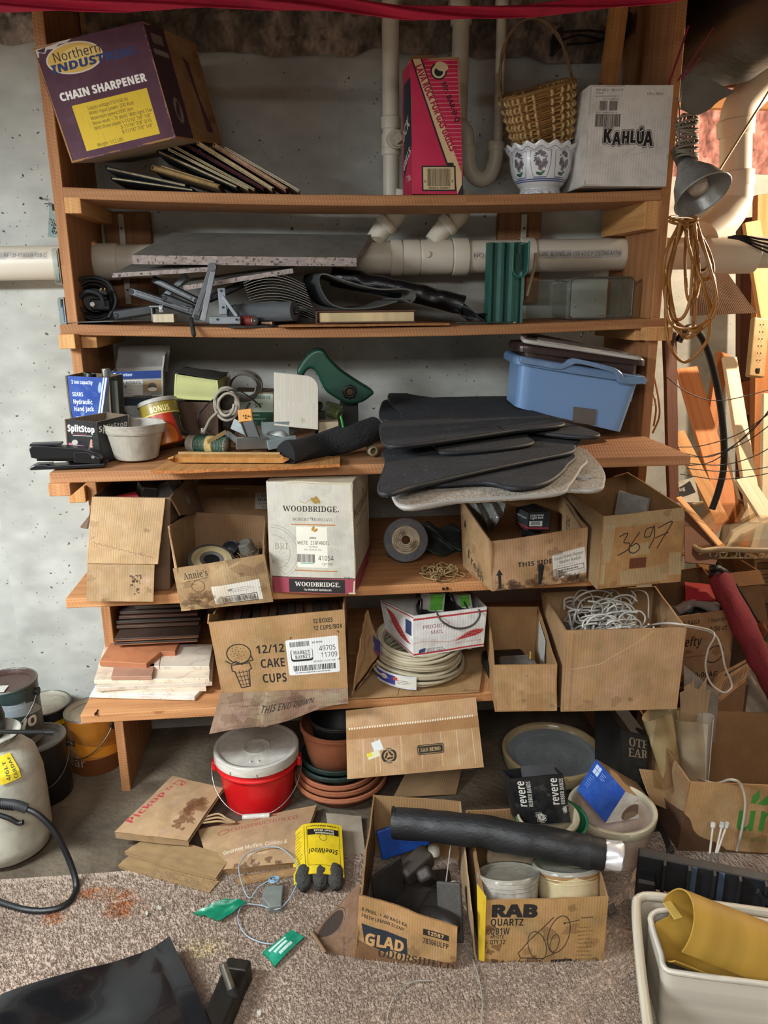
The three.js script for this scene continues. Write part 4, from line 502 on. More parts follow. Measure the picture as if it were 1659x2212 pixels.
// ---------- third shelf ----------
const at3=(x,y,up=0)=>{const p=G(x,y,S3 + up);return p;};
{
const t=thing('jack_carton','blue hand jack carton with metal parts sticking out of its open top','box');const f=P4([141,812,0.46],[234,816,0.46],[238,905,0.46],[153,905,0.46]);f[2].y=f[3].y=S3;const c=corners(...f,V(0.015,0,-0.085));
const W=f[2].x - f[3].x;carton(t,c,card('#6f5f4c'),{open:1,warp:0.002,mat:{
front:printed(0.095,0.12,'#173f94',(c,H)=>{poly2(c,[[100,0],[100,H],[50,H]],'#11131a');poly2(c,[[88,0],[97,0],[56,H],[44,H]],'#d9dadb');poly2(c,[[91,0],[93,0],[51,H],[49,H]],'#173f94');T(c,'2 ton capacity',12,12,8,{color:'#dde4ee',max:50});T(c,'SEARS',11,31,9,{color:'#dde4ee'});T(c,'Hydraulic',11,43,10,{color:'#f0f2f4',max:46});T(c,'Hand Jack',11,54,10,{color:'#f0f2f4',max:48});lines(c,14,62,34,5,6,'#b9c8e4',4,2);lines(c,16,92,22,3,6,'#b9c8e4',5,2);T(c,'21213',78,74,11,{color:'#e8e6e0',max:20});oval(c,78,16,4,9,20,'#9fb0cc');box2(c,70,88,14,6,'#8a8f96');box2(c,74,94,5,14,'#6a6f76');},{seed:11,flute:0,rough:0.5,wear:10,wearColor:'#c9c4ba'}),
right:printed(0.09,0.12,'#3d3f3a',(c,H)=>{lines(c,10,20,70,12,8,'#5b5d56',3,2);},{seed:12,wear:14,wearColor:'#8a8578'})}});
const tb=(a,b,z,r,name,label,m)=>{const p=A(...b,z),q=A(...a,z);const k=thing(name,label,'tube');const L=p.distanceTo(q);part(k,'tube',along(lathe([[r*0.8,L],[r*0.8,L*0.3],[r*0.8,0],[r,0],[r,L - 0.001],[r*0.9,L],[r*0.8,L]],28),p,q),m);};
tb([229,796],[232,850],0.44,0.0105,'steel_socket','bright chrome socket tube standing in the jack carton',metal('#b9bbba',0.2));tb([196,806],[186,862],0.42,0.014,'steel_sleeve','dark steel sleeve lying in the mouth of the jack carton',metal('#5a5c5c',0.35));
{const k=thing('jack_strap','grey metal strap standing at the right of the jack carton','strap'),a=A(244,822,0.445),b=A(247,905,0.45);part(k,'strap',stick(V(b.x,S3 + 0.002,b.z),a,0.022,0.004,{up:V(0,0,1)}),std('#55584f',0.7));}
}
{
const f=P4([139,906,0.545],[209,912,0.545],[214,975,0.545],[144,975,0.545]);f[2].y=f[3].y=S3;const c=corners(...f,V(0.058,0.004,-0.085));c.bbl.y=c.bbr.y=S3;c.btl.x +=0.02;const t=thing('screw_carton','black carton of screws with white lettering and a pink screw picture','box');
const P=(f,s)=>printed(0.09,0.085,'#1b1a1c',f,{seed:s,flute:0,rough:0.45,wear:6,wearColor:'#8a8578'});
carton(t,c,card('#7b6a58'),{open:1,warp:0.0012,mat:{front:P((c,H)=>{T(c,'SplitStop',7,24,19,{color:'#f0eeea',max:84,stroke:'#f0eeea',sw:0.8});lines(c,22,29,60,2,3,'#d8485a',3,1);box2(c,22,32,60,1.4,'#cfcac2');poly2(c,[[4,48],[30,52],[60,56],[96,70],[96,82],[60,74],[4,62]],'#c9718f');poly2(c,[[6,54],[96,74],[96,78],[6,58]],'#9c4766');oval(c,26,48,10,6,-10,'#b7b2a8','#5a5650',1);poly2(c,[[20,54],[34,53],[36,66],[26,66]],'#9a968e');poly2(c,[[76,40],[80,40],[78,92],[58,92],[62,80]],'#c59a86');for(let i=0;i<8;i++)poly2(c,[[60 + i*2,90 - i*6],[82,84 - i*6],[82,87 - i*6]],'#a8705c');},13),right:P((c,H)=>{T(c,'SplitStop',4,24,19,{color:'#d8d4cc',max:90});box2(c,8,50,60,40,'#2c2a2c');},14)}});
const s=[];const r=rng(8);for(let i=0;i<30;i++){const p=c.fbl.clone().lerp(c.fbr,0.1 + 0.8*r()).lerp(c.bbl.clone().lerp(c.bbr,0.1 + 0.8*r()),0.1 + 0.8*r());p.y=S3 + 0.05 + 0.02*r();s.push(rod(p,p.clone().add(V(0.02*(r()- 0.5),0.012*r(),0.02*(r()- 0.5))),0.0016,0.0022,6));}const m=part(t,'screws',merge(s),metal('#8f8a7e'));m.userData.kind='stuff';
const k=part(t,'inner_liner',quad(c.fbl.clone().add(V(0.01,0.05,-0.01)),c.fbr.clone().add(V(-0.006,0.05,-0.01)),c.bbr.clone().add(V(-0.006,0.065,0.01)),c.bbl.clone().add(V(0.01,0.065,0.01)),{t:0.001}),paper('#b9b4aa'));
}
{
const t=thing('valve_box','white valve box with a raised blank lid on top of the grey one','box'),f=P4([239,803,0.30],[352,800,0.30],[352,857,0.30],[244,858,0.30]),c=corners(...f,V(-0.012,0,-0.1));for(const k of['fbl','fbr','bbl','bbr'])c[k].y=f[3].y;c.btr.y +=0.004;c.h=f[0].y - f[3].y;
carton(t,c,paper('#b9b5ae'),{open:1,warp:0.001,mat:{front:printed(0.16,0.08,'#8b867f',(c,H)=>{box2(c,0,0,100,15,'#16306e');T(c,'WaterMaster',17,10,8,{color:'#c9d4e8',max:24});oval(c,7,7,4,4.5,0,'#d8dce2');oval(c,7.6,8,2.2,3,0,'#16306e');box2(c,4,17,56,30,'#bdb8b0');T(c,'PLASTIC AUTOMATIC',5,25,7.5,{max:53,color:'#26242a'});T(c,'IN VALVE',5,33,7.5,{max:24,color:'#26242a'});lines(c,5,37,40,3,3,'#77726b',4,1);poly2(c,[[62,20],[98,18],[98,40],[62,42]],'#8d7452');oval(c,79,30,8,7,0,'#4a4038');oval(c,79,36,9,4,0,'#d8d2c6');box2(c,0,47,100,H - 47,'#77716a');},{seed:15,flute:0})},flaps:{right:[0.04,8,{mat:paper('#989288')}]}});
const b=P4([256,748,0.2],[368,746,0.2],[362,803,0.2],[250,806,0.2]);part(t,'lid',quad(b[3],b[2],b[1],b[0],{t:0.002}),[paper('#989490'),paper('#989490')]);
const t2=thing('valve_box','grey box with small printed signs under the white valve box','box'),f2=P4([244,858,0.31],[352,857,0.31],[352,905,0.31],[246,905,0.31]);const y2=f[3].y - 0.002;f2[0].y=f2[1].y=y2;f2[2].y=f2[3].y=S3;const c2=corners(...f2,V(-0.01,0,-0.11));
carton(t2,c2,paper('#9c9892'),{warp:0.001,mat:{front:printed(0.16,0.09,'#a9aaaa',(c,H)=>{box2(c,0,0,100,9,'#26303c');for(let i=0;i<4;i++){box2(c,6 +(i % 2)*11,16 + Math.floor(i / 2)*10,8,8,i % 3?'#30343a':'#7d8288');}lines(c,6,40,18,1,3,'#4a4c50',5,2.4);box2(c,30,20,60,1,'#8c8c8a');box2(c,0,H - 10,100,10,'#3c4148');},{seed:16,flute:0})}});
}
{
const a=A(364,951,0.40),b=A(340,872,0.37);const t=thing('snack_can','tilted snack canister with a white lid, gold band and orange label','can');a.y=S3 + 0.012;const L=a.distanceTo(b),r=0.05;
const g=lathe([[0.001,0.002],[r - 0.002,0],[r,0.003],[r,L - 0.003],[r + 0.001,L]],56,true);const m=printed(2*Math.PI*r,L,'#1f2417',(c,H)=>{box2(c,0,0,100,H*0.2,'#8d7a2c');box2(c,0,H*0.2,100,0.8,'#d8c46a');for(const o of[-57,-7,43,93]){poly2(c,[[o,H*0.22],[o + 20,H*0.22],[o + 26,H],[o + 0,H]],'#a8301c');T(c,'BONUS',o + 2,H*0.17,5,{color:'#efe0a0',max:17});oval(c,o + 12,H*0.58,8,7,20,'#c96a24');oval(c,o + 8,H*0.72,6,4,-20,'#d88a34');oval(c,o + 16,H*0.8,6,4,10,'#b85a20');oval(c,o + 31,H*0.42,4,5,0,'#232820','#b8923c',0.8);box2(c,o + 24,H*0.62,12,2,'#b8923c');lines(c,o + 26,H*0.7,12,3,3,'#9a8a60',3,1);}},{px:768,seed:17,flute:0,rough:0.35});
const q=V(0,0,0);part(t,'can',along(g,a,b),m);const d=b.clone().sub(a).normalize(),lp=b.clone().addScaledVector(d,-0.004);part(t,'lid',along(lathe([[r + 0.0015,0],[r + 0.003,0.001],[r + 0.003,0.009],[r,0.0115],[r - 0.004,0.012],[r - 0.007,0.009],[0.001,0.0085]],56),lp,lp.clone().add(d)),std('#cfccc4',0.4,{transmission:0.15}));
}
{
const p=V(-0.442,S3,0.525),t=thing('spouted_tub','dirty white plastic tub with a pouring spout holding a paintbrush','tub');t.position.set(p.x,S3,p.z - 0.025);const g=lathe([[0.001,0.003],[0.048,0.002],[0.053,0.006],[0.066,0.066],[0.067,0.068],[0.0695,0.069],[0.07,0.075],[0.0715,0.088],[0.0735,0.09],[0.0725,0.0925],[0.069,0.09],[0.0665,0.068],[0.052,0.01],[0.001,0.008]],64);const q=g.attributes.position;for(let i=0;i<q.count;i++){const x=q.getX(i),y=q.getY(i),z=q.getZ(i),a=Math.atan2(z,x),k=cl(1 - Math.abs(a - 0.25)/ 0.3)*cl((y - 0.045)/ 0.04)*0.2;q.setX(i,x*(1 + k));q.setZ(i,z*(1 + k));}g.computeVertexNormals();part(t,'tub',g,std('#b5aea2',0.55,{bump:0.0006}));
const t2=thing('paint_brush','old brush lying across the inside of the spouted tub','brush');const a=p.clone().add(V(-0.045,0.06,-0.03)),b=p.clone().add(V(0.045,0.05,-0.015));part(t2,'handle',stick(a.clone().lerp(b,0.55),b,0.02,0.008),wood('#e8cfa0',WOOD_B));part(t2,'ferrule',stick(a.clone().lerp(b,0.35),a.clone().lerp(b,0.57),0.026,0.011),metal('#9a9a94'));const br=[];for(let i=0;i<60;i++){const o=V(0,0.008*(R0()- 0.5),0.022*(R0()- 0.5));br.push(rod(a.clone().lerp(b,0.36).add(o),a.clone().add(o),0.0007,0.0004,4));}part(t2,'bristles',merge(br),paper('#3c3028')).userData.kind='stuff';
}
{
const a=at3(73,1011),b=at3(240,997);a.z=0.615;b.z=0.60;const x=V(b.x - a.x,0,b.z - a.z).normalize(),L=a.distanceTo(b);const M=new THREE.Matrix4().makeBasis(x,V(0,1,0),x.clone().cross(V(0,1,0))).setPosition(V(a.x,S3 + 0.001,a.z - 0.02)),put=(g)=>g.applyMatrix4(M),t=thing('stapler','black desk stapler at the left end of the third shelf','stapler');
const pr=(pts,d,z)=>extrude(pts,d,{bevel:0.002,bs:2}).translate(0,0,z);const bk=plastic('#15161a',0.3);
part(t,'base',put(pr([[0,0],[L,0],[L + 0.001,0.004],[L,0.009],[L*0.25,0.009],[L*0.22,0.012],[0.012,0.012],[0.002,0.008]],0.034,-0.017)),bk);part(t,'anvil',put(boxAt(0.03,0.002,0.02,0.035,0.0125,0)),metal('#6a6b6d'));part(t,'magazine',put(pr([[0.016,0.02],[L*0.95,0.012],[L*0.95,0.022],[0.016,0.03]],0.018,-0.009)),metal('#3a3b3e'));
part(t,'arm',put(pr([[0.006,0.030],[0.02,0.026],[L*0.6,0.024],[L*0.94,0.013],[L*0.97,0.02],[L*0.9,0.036],[L*0.75,0.046],[L*0.45,0.052],[L*0.25,0.056],[0.01,0.058],[0.004,0.052]],0.032,-0.016)),bk);part(t,'cap',put(boxAt(L*0.42,0.006,0.028,L*0.24,0.0585,0)),plastic('#26282c',0.25));for(const s of[-1,1])part(t,'side_plate',put(pr([[L*0.6,0.014],[L*0.95,0.008],[L*0.95,0.022],[L*0.8,0.038],[L*0.6,0.04]],0.003,s>0?0.016:-0.019)),bk);part(t,'pin',put(cyl(0.004,0.004,0.042,14).rotateX(Math.PI / 2).translate(L*0.86,0.026,0)),metal('#c9c9c7'));
}
{
const t=thing('brown_crate','low dark brown box under the yellowed catalogue','box'),f=P4([385,868,0.33],[470,870,0.33],[470,925,0.33],[385,925,0.33]);f[2].y=f[3].y=S3;const c=corners(...f,V(0,0,-0.12));carton(t,c,card('#5b4638'),{});
const k=thing('catalogue','yellowed catalogue with a curling black cover on the brown box','book'),g=P4([378,808,0.345],[470,822,0.345],[474,866,0.345],[376,862,0.345]);const d=corners(...g,V(0.012,0.004,-0.13));const pg=std('#c6c79a',0.95,{map:once('leaf2',()=>dataTex(64,256,(u,v)=>{const q=0.8 + 0.2*vn(3 + u*2,v*60,5)-(v>0.3&&v<0.6?0.1:0);return[255*q,255*q,(v>0.3&&v<0.62?170:225)*q];})),bump:0.001});carton(k,d,pg,{skip:['top'],warp:0.002,bulge:0.002,nameless:1});k.children.forEach((m)=>{m.name='pages';});
part(k,'cover',quad(d.ftl.clone().add(V(-0.006,0.004,0.008)),d.ftr.clone().add(V(0.006,0.004,0.006)),d.btr.clone().add(V(0.004,0.005,0)),d.btl.clone().add(V(0,0.005,0)),{t:0.002,warp:0.004,bulge:0.004}),[plastic('#3d382f',0.8),plastic('#1c1a18',0.8)]);
}
function coil(name,label,c,rx,ry,n,r,m,o={}){const t=thing(name,label,o.category||'cable'),pts=[],q=rng(o.seed||5);const N=n*12;for(let i=0;i<=N;i++){const a=i / 12*6.2832 +(o.ph||0),k=1 +(o.j??0.22)*(vn(i*0.21,3,o.seed||5)- 0.5)*2;pts.push(V(c.x + rx*k*Math.cos(a),c.y + ry*k*Math.sin(a)*(o.flat?0:1)+(o.flat?(o.h||0.03)*vn(i*0.33,8,o.seed||5):0),c.z +(o.flat?ry*k*Math.sin(a):(o.dz||0.05)*(i / N - 0.5)+(o.dz||0.05)*0.5*(vn(i*0.4,7,o.seed||5)- 0.5))));}part(t,'cable',tube(pts,r,N*3,7),m);if(o.tail)part(t,'tail',tube(o.tail,r,40,7),m);return t;}
coil('gray_cable','upright coil of grey cable behind the yellowed catalogue',A(526,833,0.26),0.042,0.036,6,0.003,plastic('#6d675e',0.5),{seed:5,dz:0.06,tail:[A(540,870,0.27),A(520,900,0.28),A(490,925,0.28)]});
coil('pale_cord','bunched pale cord in front of the green labelled box',A(489,872,0.36),0.026,0.034,5,0.0042,plastic('#b3aa9c',0.5),{seed:9,dz:0.04,j:0.35,tail:[A(470,890,0.37),A(455,905,0.38),A(447,920,0.4),A(440,935,0.42)]});
{const pts=[[430,925],[428,900],[450,872],[480,850],[510,842],[545,862],[565,880],[540,860],[500,848],[470,858],[440,880],[425,905],[437,928],[470,945]].map(([x,y],i)=>A(x,y,0.36 + 0.01*Math.sin(i*2)));const t=thing('thin_wire','thin dark wire looping over the pale cord','wire');part(t,'wire',tube(pts,0.0016,140,6),plastic('#2b2825'));part(t,'plug',rod(A(437,926,0.40),A(438,936,0.41),0.004,0.005),plastic('#b9b2a6'));}
{const t=thing('green_label_box','small box with a green label behind the pale cord','box'),f=P4([508,846,0.27],[592,848,0.27],[592,910,0.27],[505,912,0.27]);f[2].y=f[3].y=S3;const c=corners(...f,V(0,0,-0.1));carton(t,c,card('#7f6a55'),{mat:{front:printed(0.12,0.09,'#3c6a4a',(c,H)=>{box2(c,0,0,100,H*0.42,'#a9b3a2');T(c,'MOORE & LUMBER CO.',8,H*0.14,7.5,{color:'#3b4a40',max:84});T(c,'5/8"',50,H*0.33,11,{color:'#3b4a40'});box2(c,0,H*0.42,100,H*0.28,'#214a35');lines(c,6,H*0.47,80,3,6,'#7f9a84',3,2);box2(c,0,H*0.7,100,H*0.3,'#6d5c4a');},{seed:18,flute:0})}});}
{const f=P4([592,804,0.44],[688,806,0.44],[686,928,0.47],[592,919,0.47]),w=f[0].distanceTo(f[1]),h=f[0].distanceTo(f[3]),r=0.03;const s=new THREE.Shape();s.moveTo(0,0);s.lineTo(w,0);s.lineTo(w,h - r);s.absarc(w - r,h - r,r,0,Math.PI / 2);s.lineTo(0,h);s.closePath();const g=extrude(s,0.012,{cs:10,grain:'y'});const x=f[2].clone().sub(f[3]).normalize(),y=f[0].clone().sub(f[3]).normalize(),z=x.clone().cross(y).normalize();g.applyMatrix4(new THREE.Matrix4().makeBasis(x,y,z).setPosition(f[3].clone().addScaledVector(z,-0.012)));solo('white_board',g,std('#c9c4bb',0.6,{map:rep(once('whiteply',()=>dataTex(256,512,(u,v)=>{const k=0.93 + 0.07*vn(u*40,v*3,4),d=Math.hypot((u - 0.36)*1.0,(v - 0.66));const q=d<0.05?0.9:1;return[255*k*q,251*k*q,243*k*q*(d<0.05?0.9:1)];})),1 / w,1 / h),bump:0.0003}),'white painted board with one rounded corner leaning on the tools','board');}
{
const o=[[642,800],[652,782],[668,762],[684,754],[700,757],[712,775],[738,800],[775,825],[806,845],[800,855],[780,868],[752,872],[730,862],[705,845],[693,825],[684,806],[672,795],[660,803],[652,820],[645,812]].map(([x,y])=>{const p=A(x,y,0.3);return[p.x,p.y];});const g=extrude(smoothPts(o,90),0.06,{bevel:0.008,bs:4}).translate(0,0,0.25);const t=thing('green_guard','dark green moulded plastic guard with a threaded hole propped on the wall','guard');part(t,'body',g,std('#174a3a',0.35,{bump:0.0004}));const h=A(755,846,0.318);part(t,'knob_ring',merge(new THREE.TorusGeometry(0.014,0.005,10,24).translate(h.x,h.y,0.322),...[...Array(8)].map((_,i)=>boxAt(0.006,0.006,0.008,h.x + 0.018*Math.cos(i*0.785),h.y + 0.018*Math.sin(i*0.785),0.321))),BLACK);part(t,'bolt',rod(V(h.x,h.y,0.316),V(h.x,h.y,0.325),0.009),metal('#6a5a48',0.6));part(t,'foot',boxAt(0.05,A(755,868,0.28).y - S3,0.03,h.x,(A(755,868,0.28).y + S3)/ 2,0.27),BLACK);}
{const t=thing('hose_nozzle','olive green hose fitting lying below the green guard','fitting'),a=A(690,880,0.36),b=A(735,897,0.4),L=a.distanceTo(b);part(t,'barrel',along(lathe([[0.009,L],[0.009,L*0.5],[0.0155,L*0.5],[0.0155,L*0.9],[0.017,L*0.92],[0.017,L],[0.009,L]],28),a,b),plastic('#66744a'));part(t,'body',along(lathe([[0.001,0],[0.02,0],[0.021,0.02],[0.0155,0.03],[0.0155,L*0.6]],28),a.clone().lerp(b,-0.6),b),plastic('#5d6b42'));part(t,'clip',stick(A(705,870,0.37),A(742,880,0.39),0.012,0.008),plastic('#55633c'));part(t,'stand',boxAt(0.03,a.y - S3 - 0.01,0.02,a.x,(a.y - 0.01 + S3)/ 2,0.36),BLACK);}
{const f=upbox([688,928],[731,926],[688,912],S3 + 0.02,0.04,{z:0.45});const t=thing('cream_block','small cream plastic block beside the white board','block');part(t,'block',quadBlock(f),plastic('#c9b99a'));part(t,'spacer',boxAt(0.04,0.02,0.03,(f.fbl.x + f.fbr.x)/ 2,S3 + 0.01,0.43),BLACK);solo('green_tie',stick(A(736,898,0.45),A(742,926,0.46),0.006,0.003),plastic('#3fbf52'),'bright green plastic tie standing beside the cream block','tie');}
{
const zn=metal('#aab0b2',0.4),t=thing('channel_stick','galvanised channel with a raw wooden end block standing askew','channel'),a=A(548,950,0.49),b=A(531,905,0.44);part(t,'channel',merge(stick(a,b,0.034,0.004,{up:V(0,0,1)}),stick(a.clone().add(V(-0.016,0,-0.008)),b.clone().add(V(-0.016,0,-0.008)),0.003,0.018,{up:V(0,0,1)}),stick(a.clone().add(V(0.016,0,-0.008)),b.clone().add(V(0.016,0,-0.008)),0.003,0.018,{up:V(0,0,1)})),zn);part(t,'wood_end',stick(A(532,912,0.445),A(529,886,0.43),0.036,0.018,{up:V(0,0,1)}),wood('#ffe0b0',WOOD_B));for(const k of[[526,898],[531,897],[537,899],[530,903]]){const p=A(...k,0.452);part(t,'nail_hole',rod(p,p.clone().add(V(0,0,0.002)),0.002,0.002,8),plastic('#2a1c10'));}
const t2=thing('junction_bracket','pale blue-grey folded sheet-metal box on its side','bracket'),c=upbox([566,942],[625,945],[566,912],S3 + 0.018,0.05,{z:0.47});carton(t2,c,std('#98a4a8',0.4,{metalness:0.5}),{skip:['top','back'],warp:0.0005,t:0.002});part(t2,'bent_plate',quad(A(575,938,0.475),A(625,948,0.475),A(648,918,0.44),A(600,906,0.44),{t:0.002,bulge:0.01}),[zn,zn]);part(t2,'tab',stick(A(640,922,0.46),A(655,928,0.46),0.01,0.004),metal('#6a5a4a'));part(t2,'foot',boxAt(0.05,0.018,0.04,(c.fbl.x + c.fbr.x)/ 2,S3 + 0.009,0.45),BLACK);
const L=(name,label,a,b,w,th,m)=>solo(name,stick(A(...a),A(...b),w,th,{up:V(0,0,1)}),m,label,'bracket');
L('steel_angle','bright steel angle lying before the channel stick',[510,958,0.52],[580,956,0.50],0.03,0.012,zn);L('steel_strap','slanting steel strap left of the channel stick',[490,935,0.44],[522,960,0.5],0.014,0.008,zn);L('steel_plate','small upright steel plate behind the channel stick',[502,915,0.42],[552,938,0.44],0.03,0.006,metal('#8f9698'));L('steel_clip','pale steel clip under the folded box',[578,962,0.51],[640,950,0.49],0.024,0.01,std('#9fb0b4',0.4,{metalness:0.4}));
}
{
const t=thing('mesh_roll','roll of green plastic mesh held by a strip of masking tape','roll'),a=at3(408,958,0.022),b=at3(492,963,0.022);const L=a.distanceTo(b);part(t,'core',along(lathe([[0.001,0],[0.021,0.002],[0.021,L - 0.002],[0.001,L]],24),a,b),std('#8f8a76',0.8));const ws=[];for(let i=0;i<20;i++){const g=new THREE.TorusGeometry(0.0222,0.0009,5,22);g.rotateX(Math.PI / 2);g.translate(0,L*0.22 + i*L*0.038,0);ws.push(g);}for(let k=0;k<16;k++)ws.push(rod(V(0.0222*Math.cos(k*0.393),L*0.22,0.0222*Math.sin(k*0.393)),V(0.0222*Math.cos(k*0.393),L*0.98,0.0222*Math.sin(k*0.393)),0.0009,0.0009,4));part(t,'mesh',along(merge(ws),a,b),plastic('#1e6a58')).userData.kind='stuff';const q=a.clone().lerp(b,0.5),e=a.clone().lerp(b,0.72);part(t,'tape',along(lathe([[0.0232,0],[0.0238,0.001],[0.0238,0.02],[0.0232,0.021]],24),q,e),paper('#c7a96c'));part(t,'tape_tail',sheet((u,v)=>A(448 + 40*u,955 - 22*u + 8*(v - 0.5),0.50 - 0.03*u).add(V(0,0.02*(v - 0.5),0)),10,3,0.0008,{one:true}),paper('#c7a96c'));part(t,'white_end',along(lathe([[0.001,-0.003],[0.018,-0.002],[0.0225,0.002],[0.0225,L*0.2]],24),a,b),std('#b9b3a4',0.7));}
{
const q=[[326,1018,0.66],[734,1003,0.64],[735,985,0.56],[400,975,0.48]].map((k)=>{const p=G(k[0],k[1],S3 + 0.009);return p;});const t=thing('plywood_strip','splintered thin plywood strip at the front of the third shelf','board');part(t,'strip',quad(...q,{t:0.007,nu:30,warp:0.0015}),[wood('#d9c3a5',WOOD_B),wood('#c79a6a',WOOD_B)]);
const a=at3(378,991,0.02),b=at3(612,992,0.02),k=thing('wood_strip','slim varnished wooden moulding with rounded ends on the plywood strip','wood strip');const f=[];for(let i=0;i<=20;i++){const u=i / 20;f.push([u,0.5 + 0.5*Math.sqrt(cl(Math.min(u,1 - u)*22))]);}const wdt=0.045;part(k,'strip',sheet((u,v)=>{const e=Math.sqrt(cl(Math.min(u,1 - u)*26)),p=a.clone().lerp(b,u);return V(p.x,S3 + 0.026 + 0.004*Math.sin(v*Math.PI),p.z + 0.012 - wdt*v*(0.45 + 0.55*e)+ 0.01*(1 - e));},60,8,0.014,{one:true,uv:[0.25,0.05]}),std('#d2bb98',0.55,{map:rep(WOOD_B,3,1),bump:0.0004}));part(k,'bead',tube([a.clone().lerp(b,0.03).setY(S3 + 0.031),a.clone().lerp(b,0.97).setY(S3 + 0.031)].map((p)=>p.add(V(0,0,-0.012))),0.004,20,8),std('#b8935c',0.55));}
{const t=thing('foam_sleeve','charred black foam pipe sleeve slanting up to the car mats','pipe sleeve'),p=[at3(618,980,0.032),at3(700,962,0.032),A(770,943,0.55),A(815,925,0.52)];const m=std('#17181a',0.95,{bump:0.003});part(t,'sleeve',crumple(tube(p,0.031,40,26),0.003,40,4),m);part(t,'split_flap',crumple(stick(A(690,940,0.55),A(740,925,0.52),0.03,0.008),0.003,40,9),m);}
{const a=at3(800,970,0.014),t=thing('pipe_plug','short tan plastic pipe coupling near the car mats','fitting'),b=a.clone().add(V(0.006,0,0.03));part(t,'ring',along(lathe([[0.008,0.03],[0.008,0.01],[0.001,0.01],[0.001,0],[0.0125,0],[0.0125,0.018],[0.014,0.019],[0.014,0.03],[0.008,0.03]],28),a,b),plastic('#9a8a70'));part(t,'collar',along(lathe([[0.0126,0.002],[0.0135,0.003],[0.0135,0.007],[0.0126,0.008]],28),a,b),plastic('#a8987c'));}
function mat_(name,label,px,z,y,th,col,edge,o={}){
const pts=px.map(([x,yy,dy=0])=>G(x,yy,y + dy));const c=cat(pts,true,0.5),n=110,P=c.getSpacedPoints(n).slice(0,-1),t=thing(name,label,'car mat'),s=new THREE.Shape(P.map((p)=>new THREE.Vector2(p.x,-p.z)));const yAt=(x,z)=>{let w=0,v=0;for(const p of pts){const d=1 /(1e-5 +(p.x - x)**2 +(p.z - z)**2)**1.5;w +=d;v +=d*p.y;}return v / w;};
const g0=new THREE.ExtrudeGeometry(s,{depth:th,bevelEnabled:true,bevelSize:0.0015,bevelThickness:0.0015,bevelSegments:1,steps:1});g0.rotateX(-Math.PI / 2);
let g=subdivide(g0,0.035);const q=g.attributes.position;for(let i=0;i<q.count;i++){const x=q.getX(i),zz=q.getZ(i);q.setY(i,q.getY(i)+ yAt(x,zz)- th + 0.002*(fbm(x*16,zz*16,5,2)- 0.5));}g.computeVertexNormals();part(t,'carpet',triUV(g),col);part(t,'binding',tube(cat(P.map((p)=>V(p.x,yAt(p.x,p.z)- th*0.4,p.z)),true),0.0045,240,8,true),edge);return t;
}
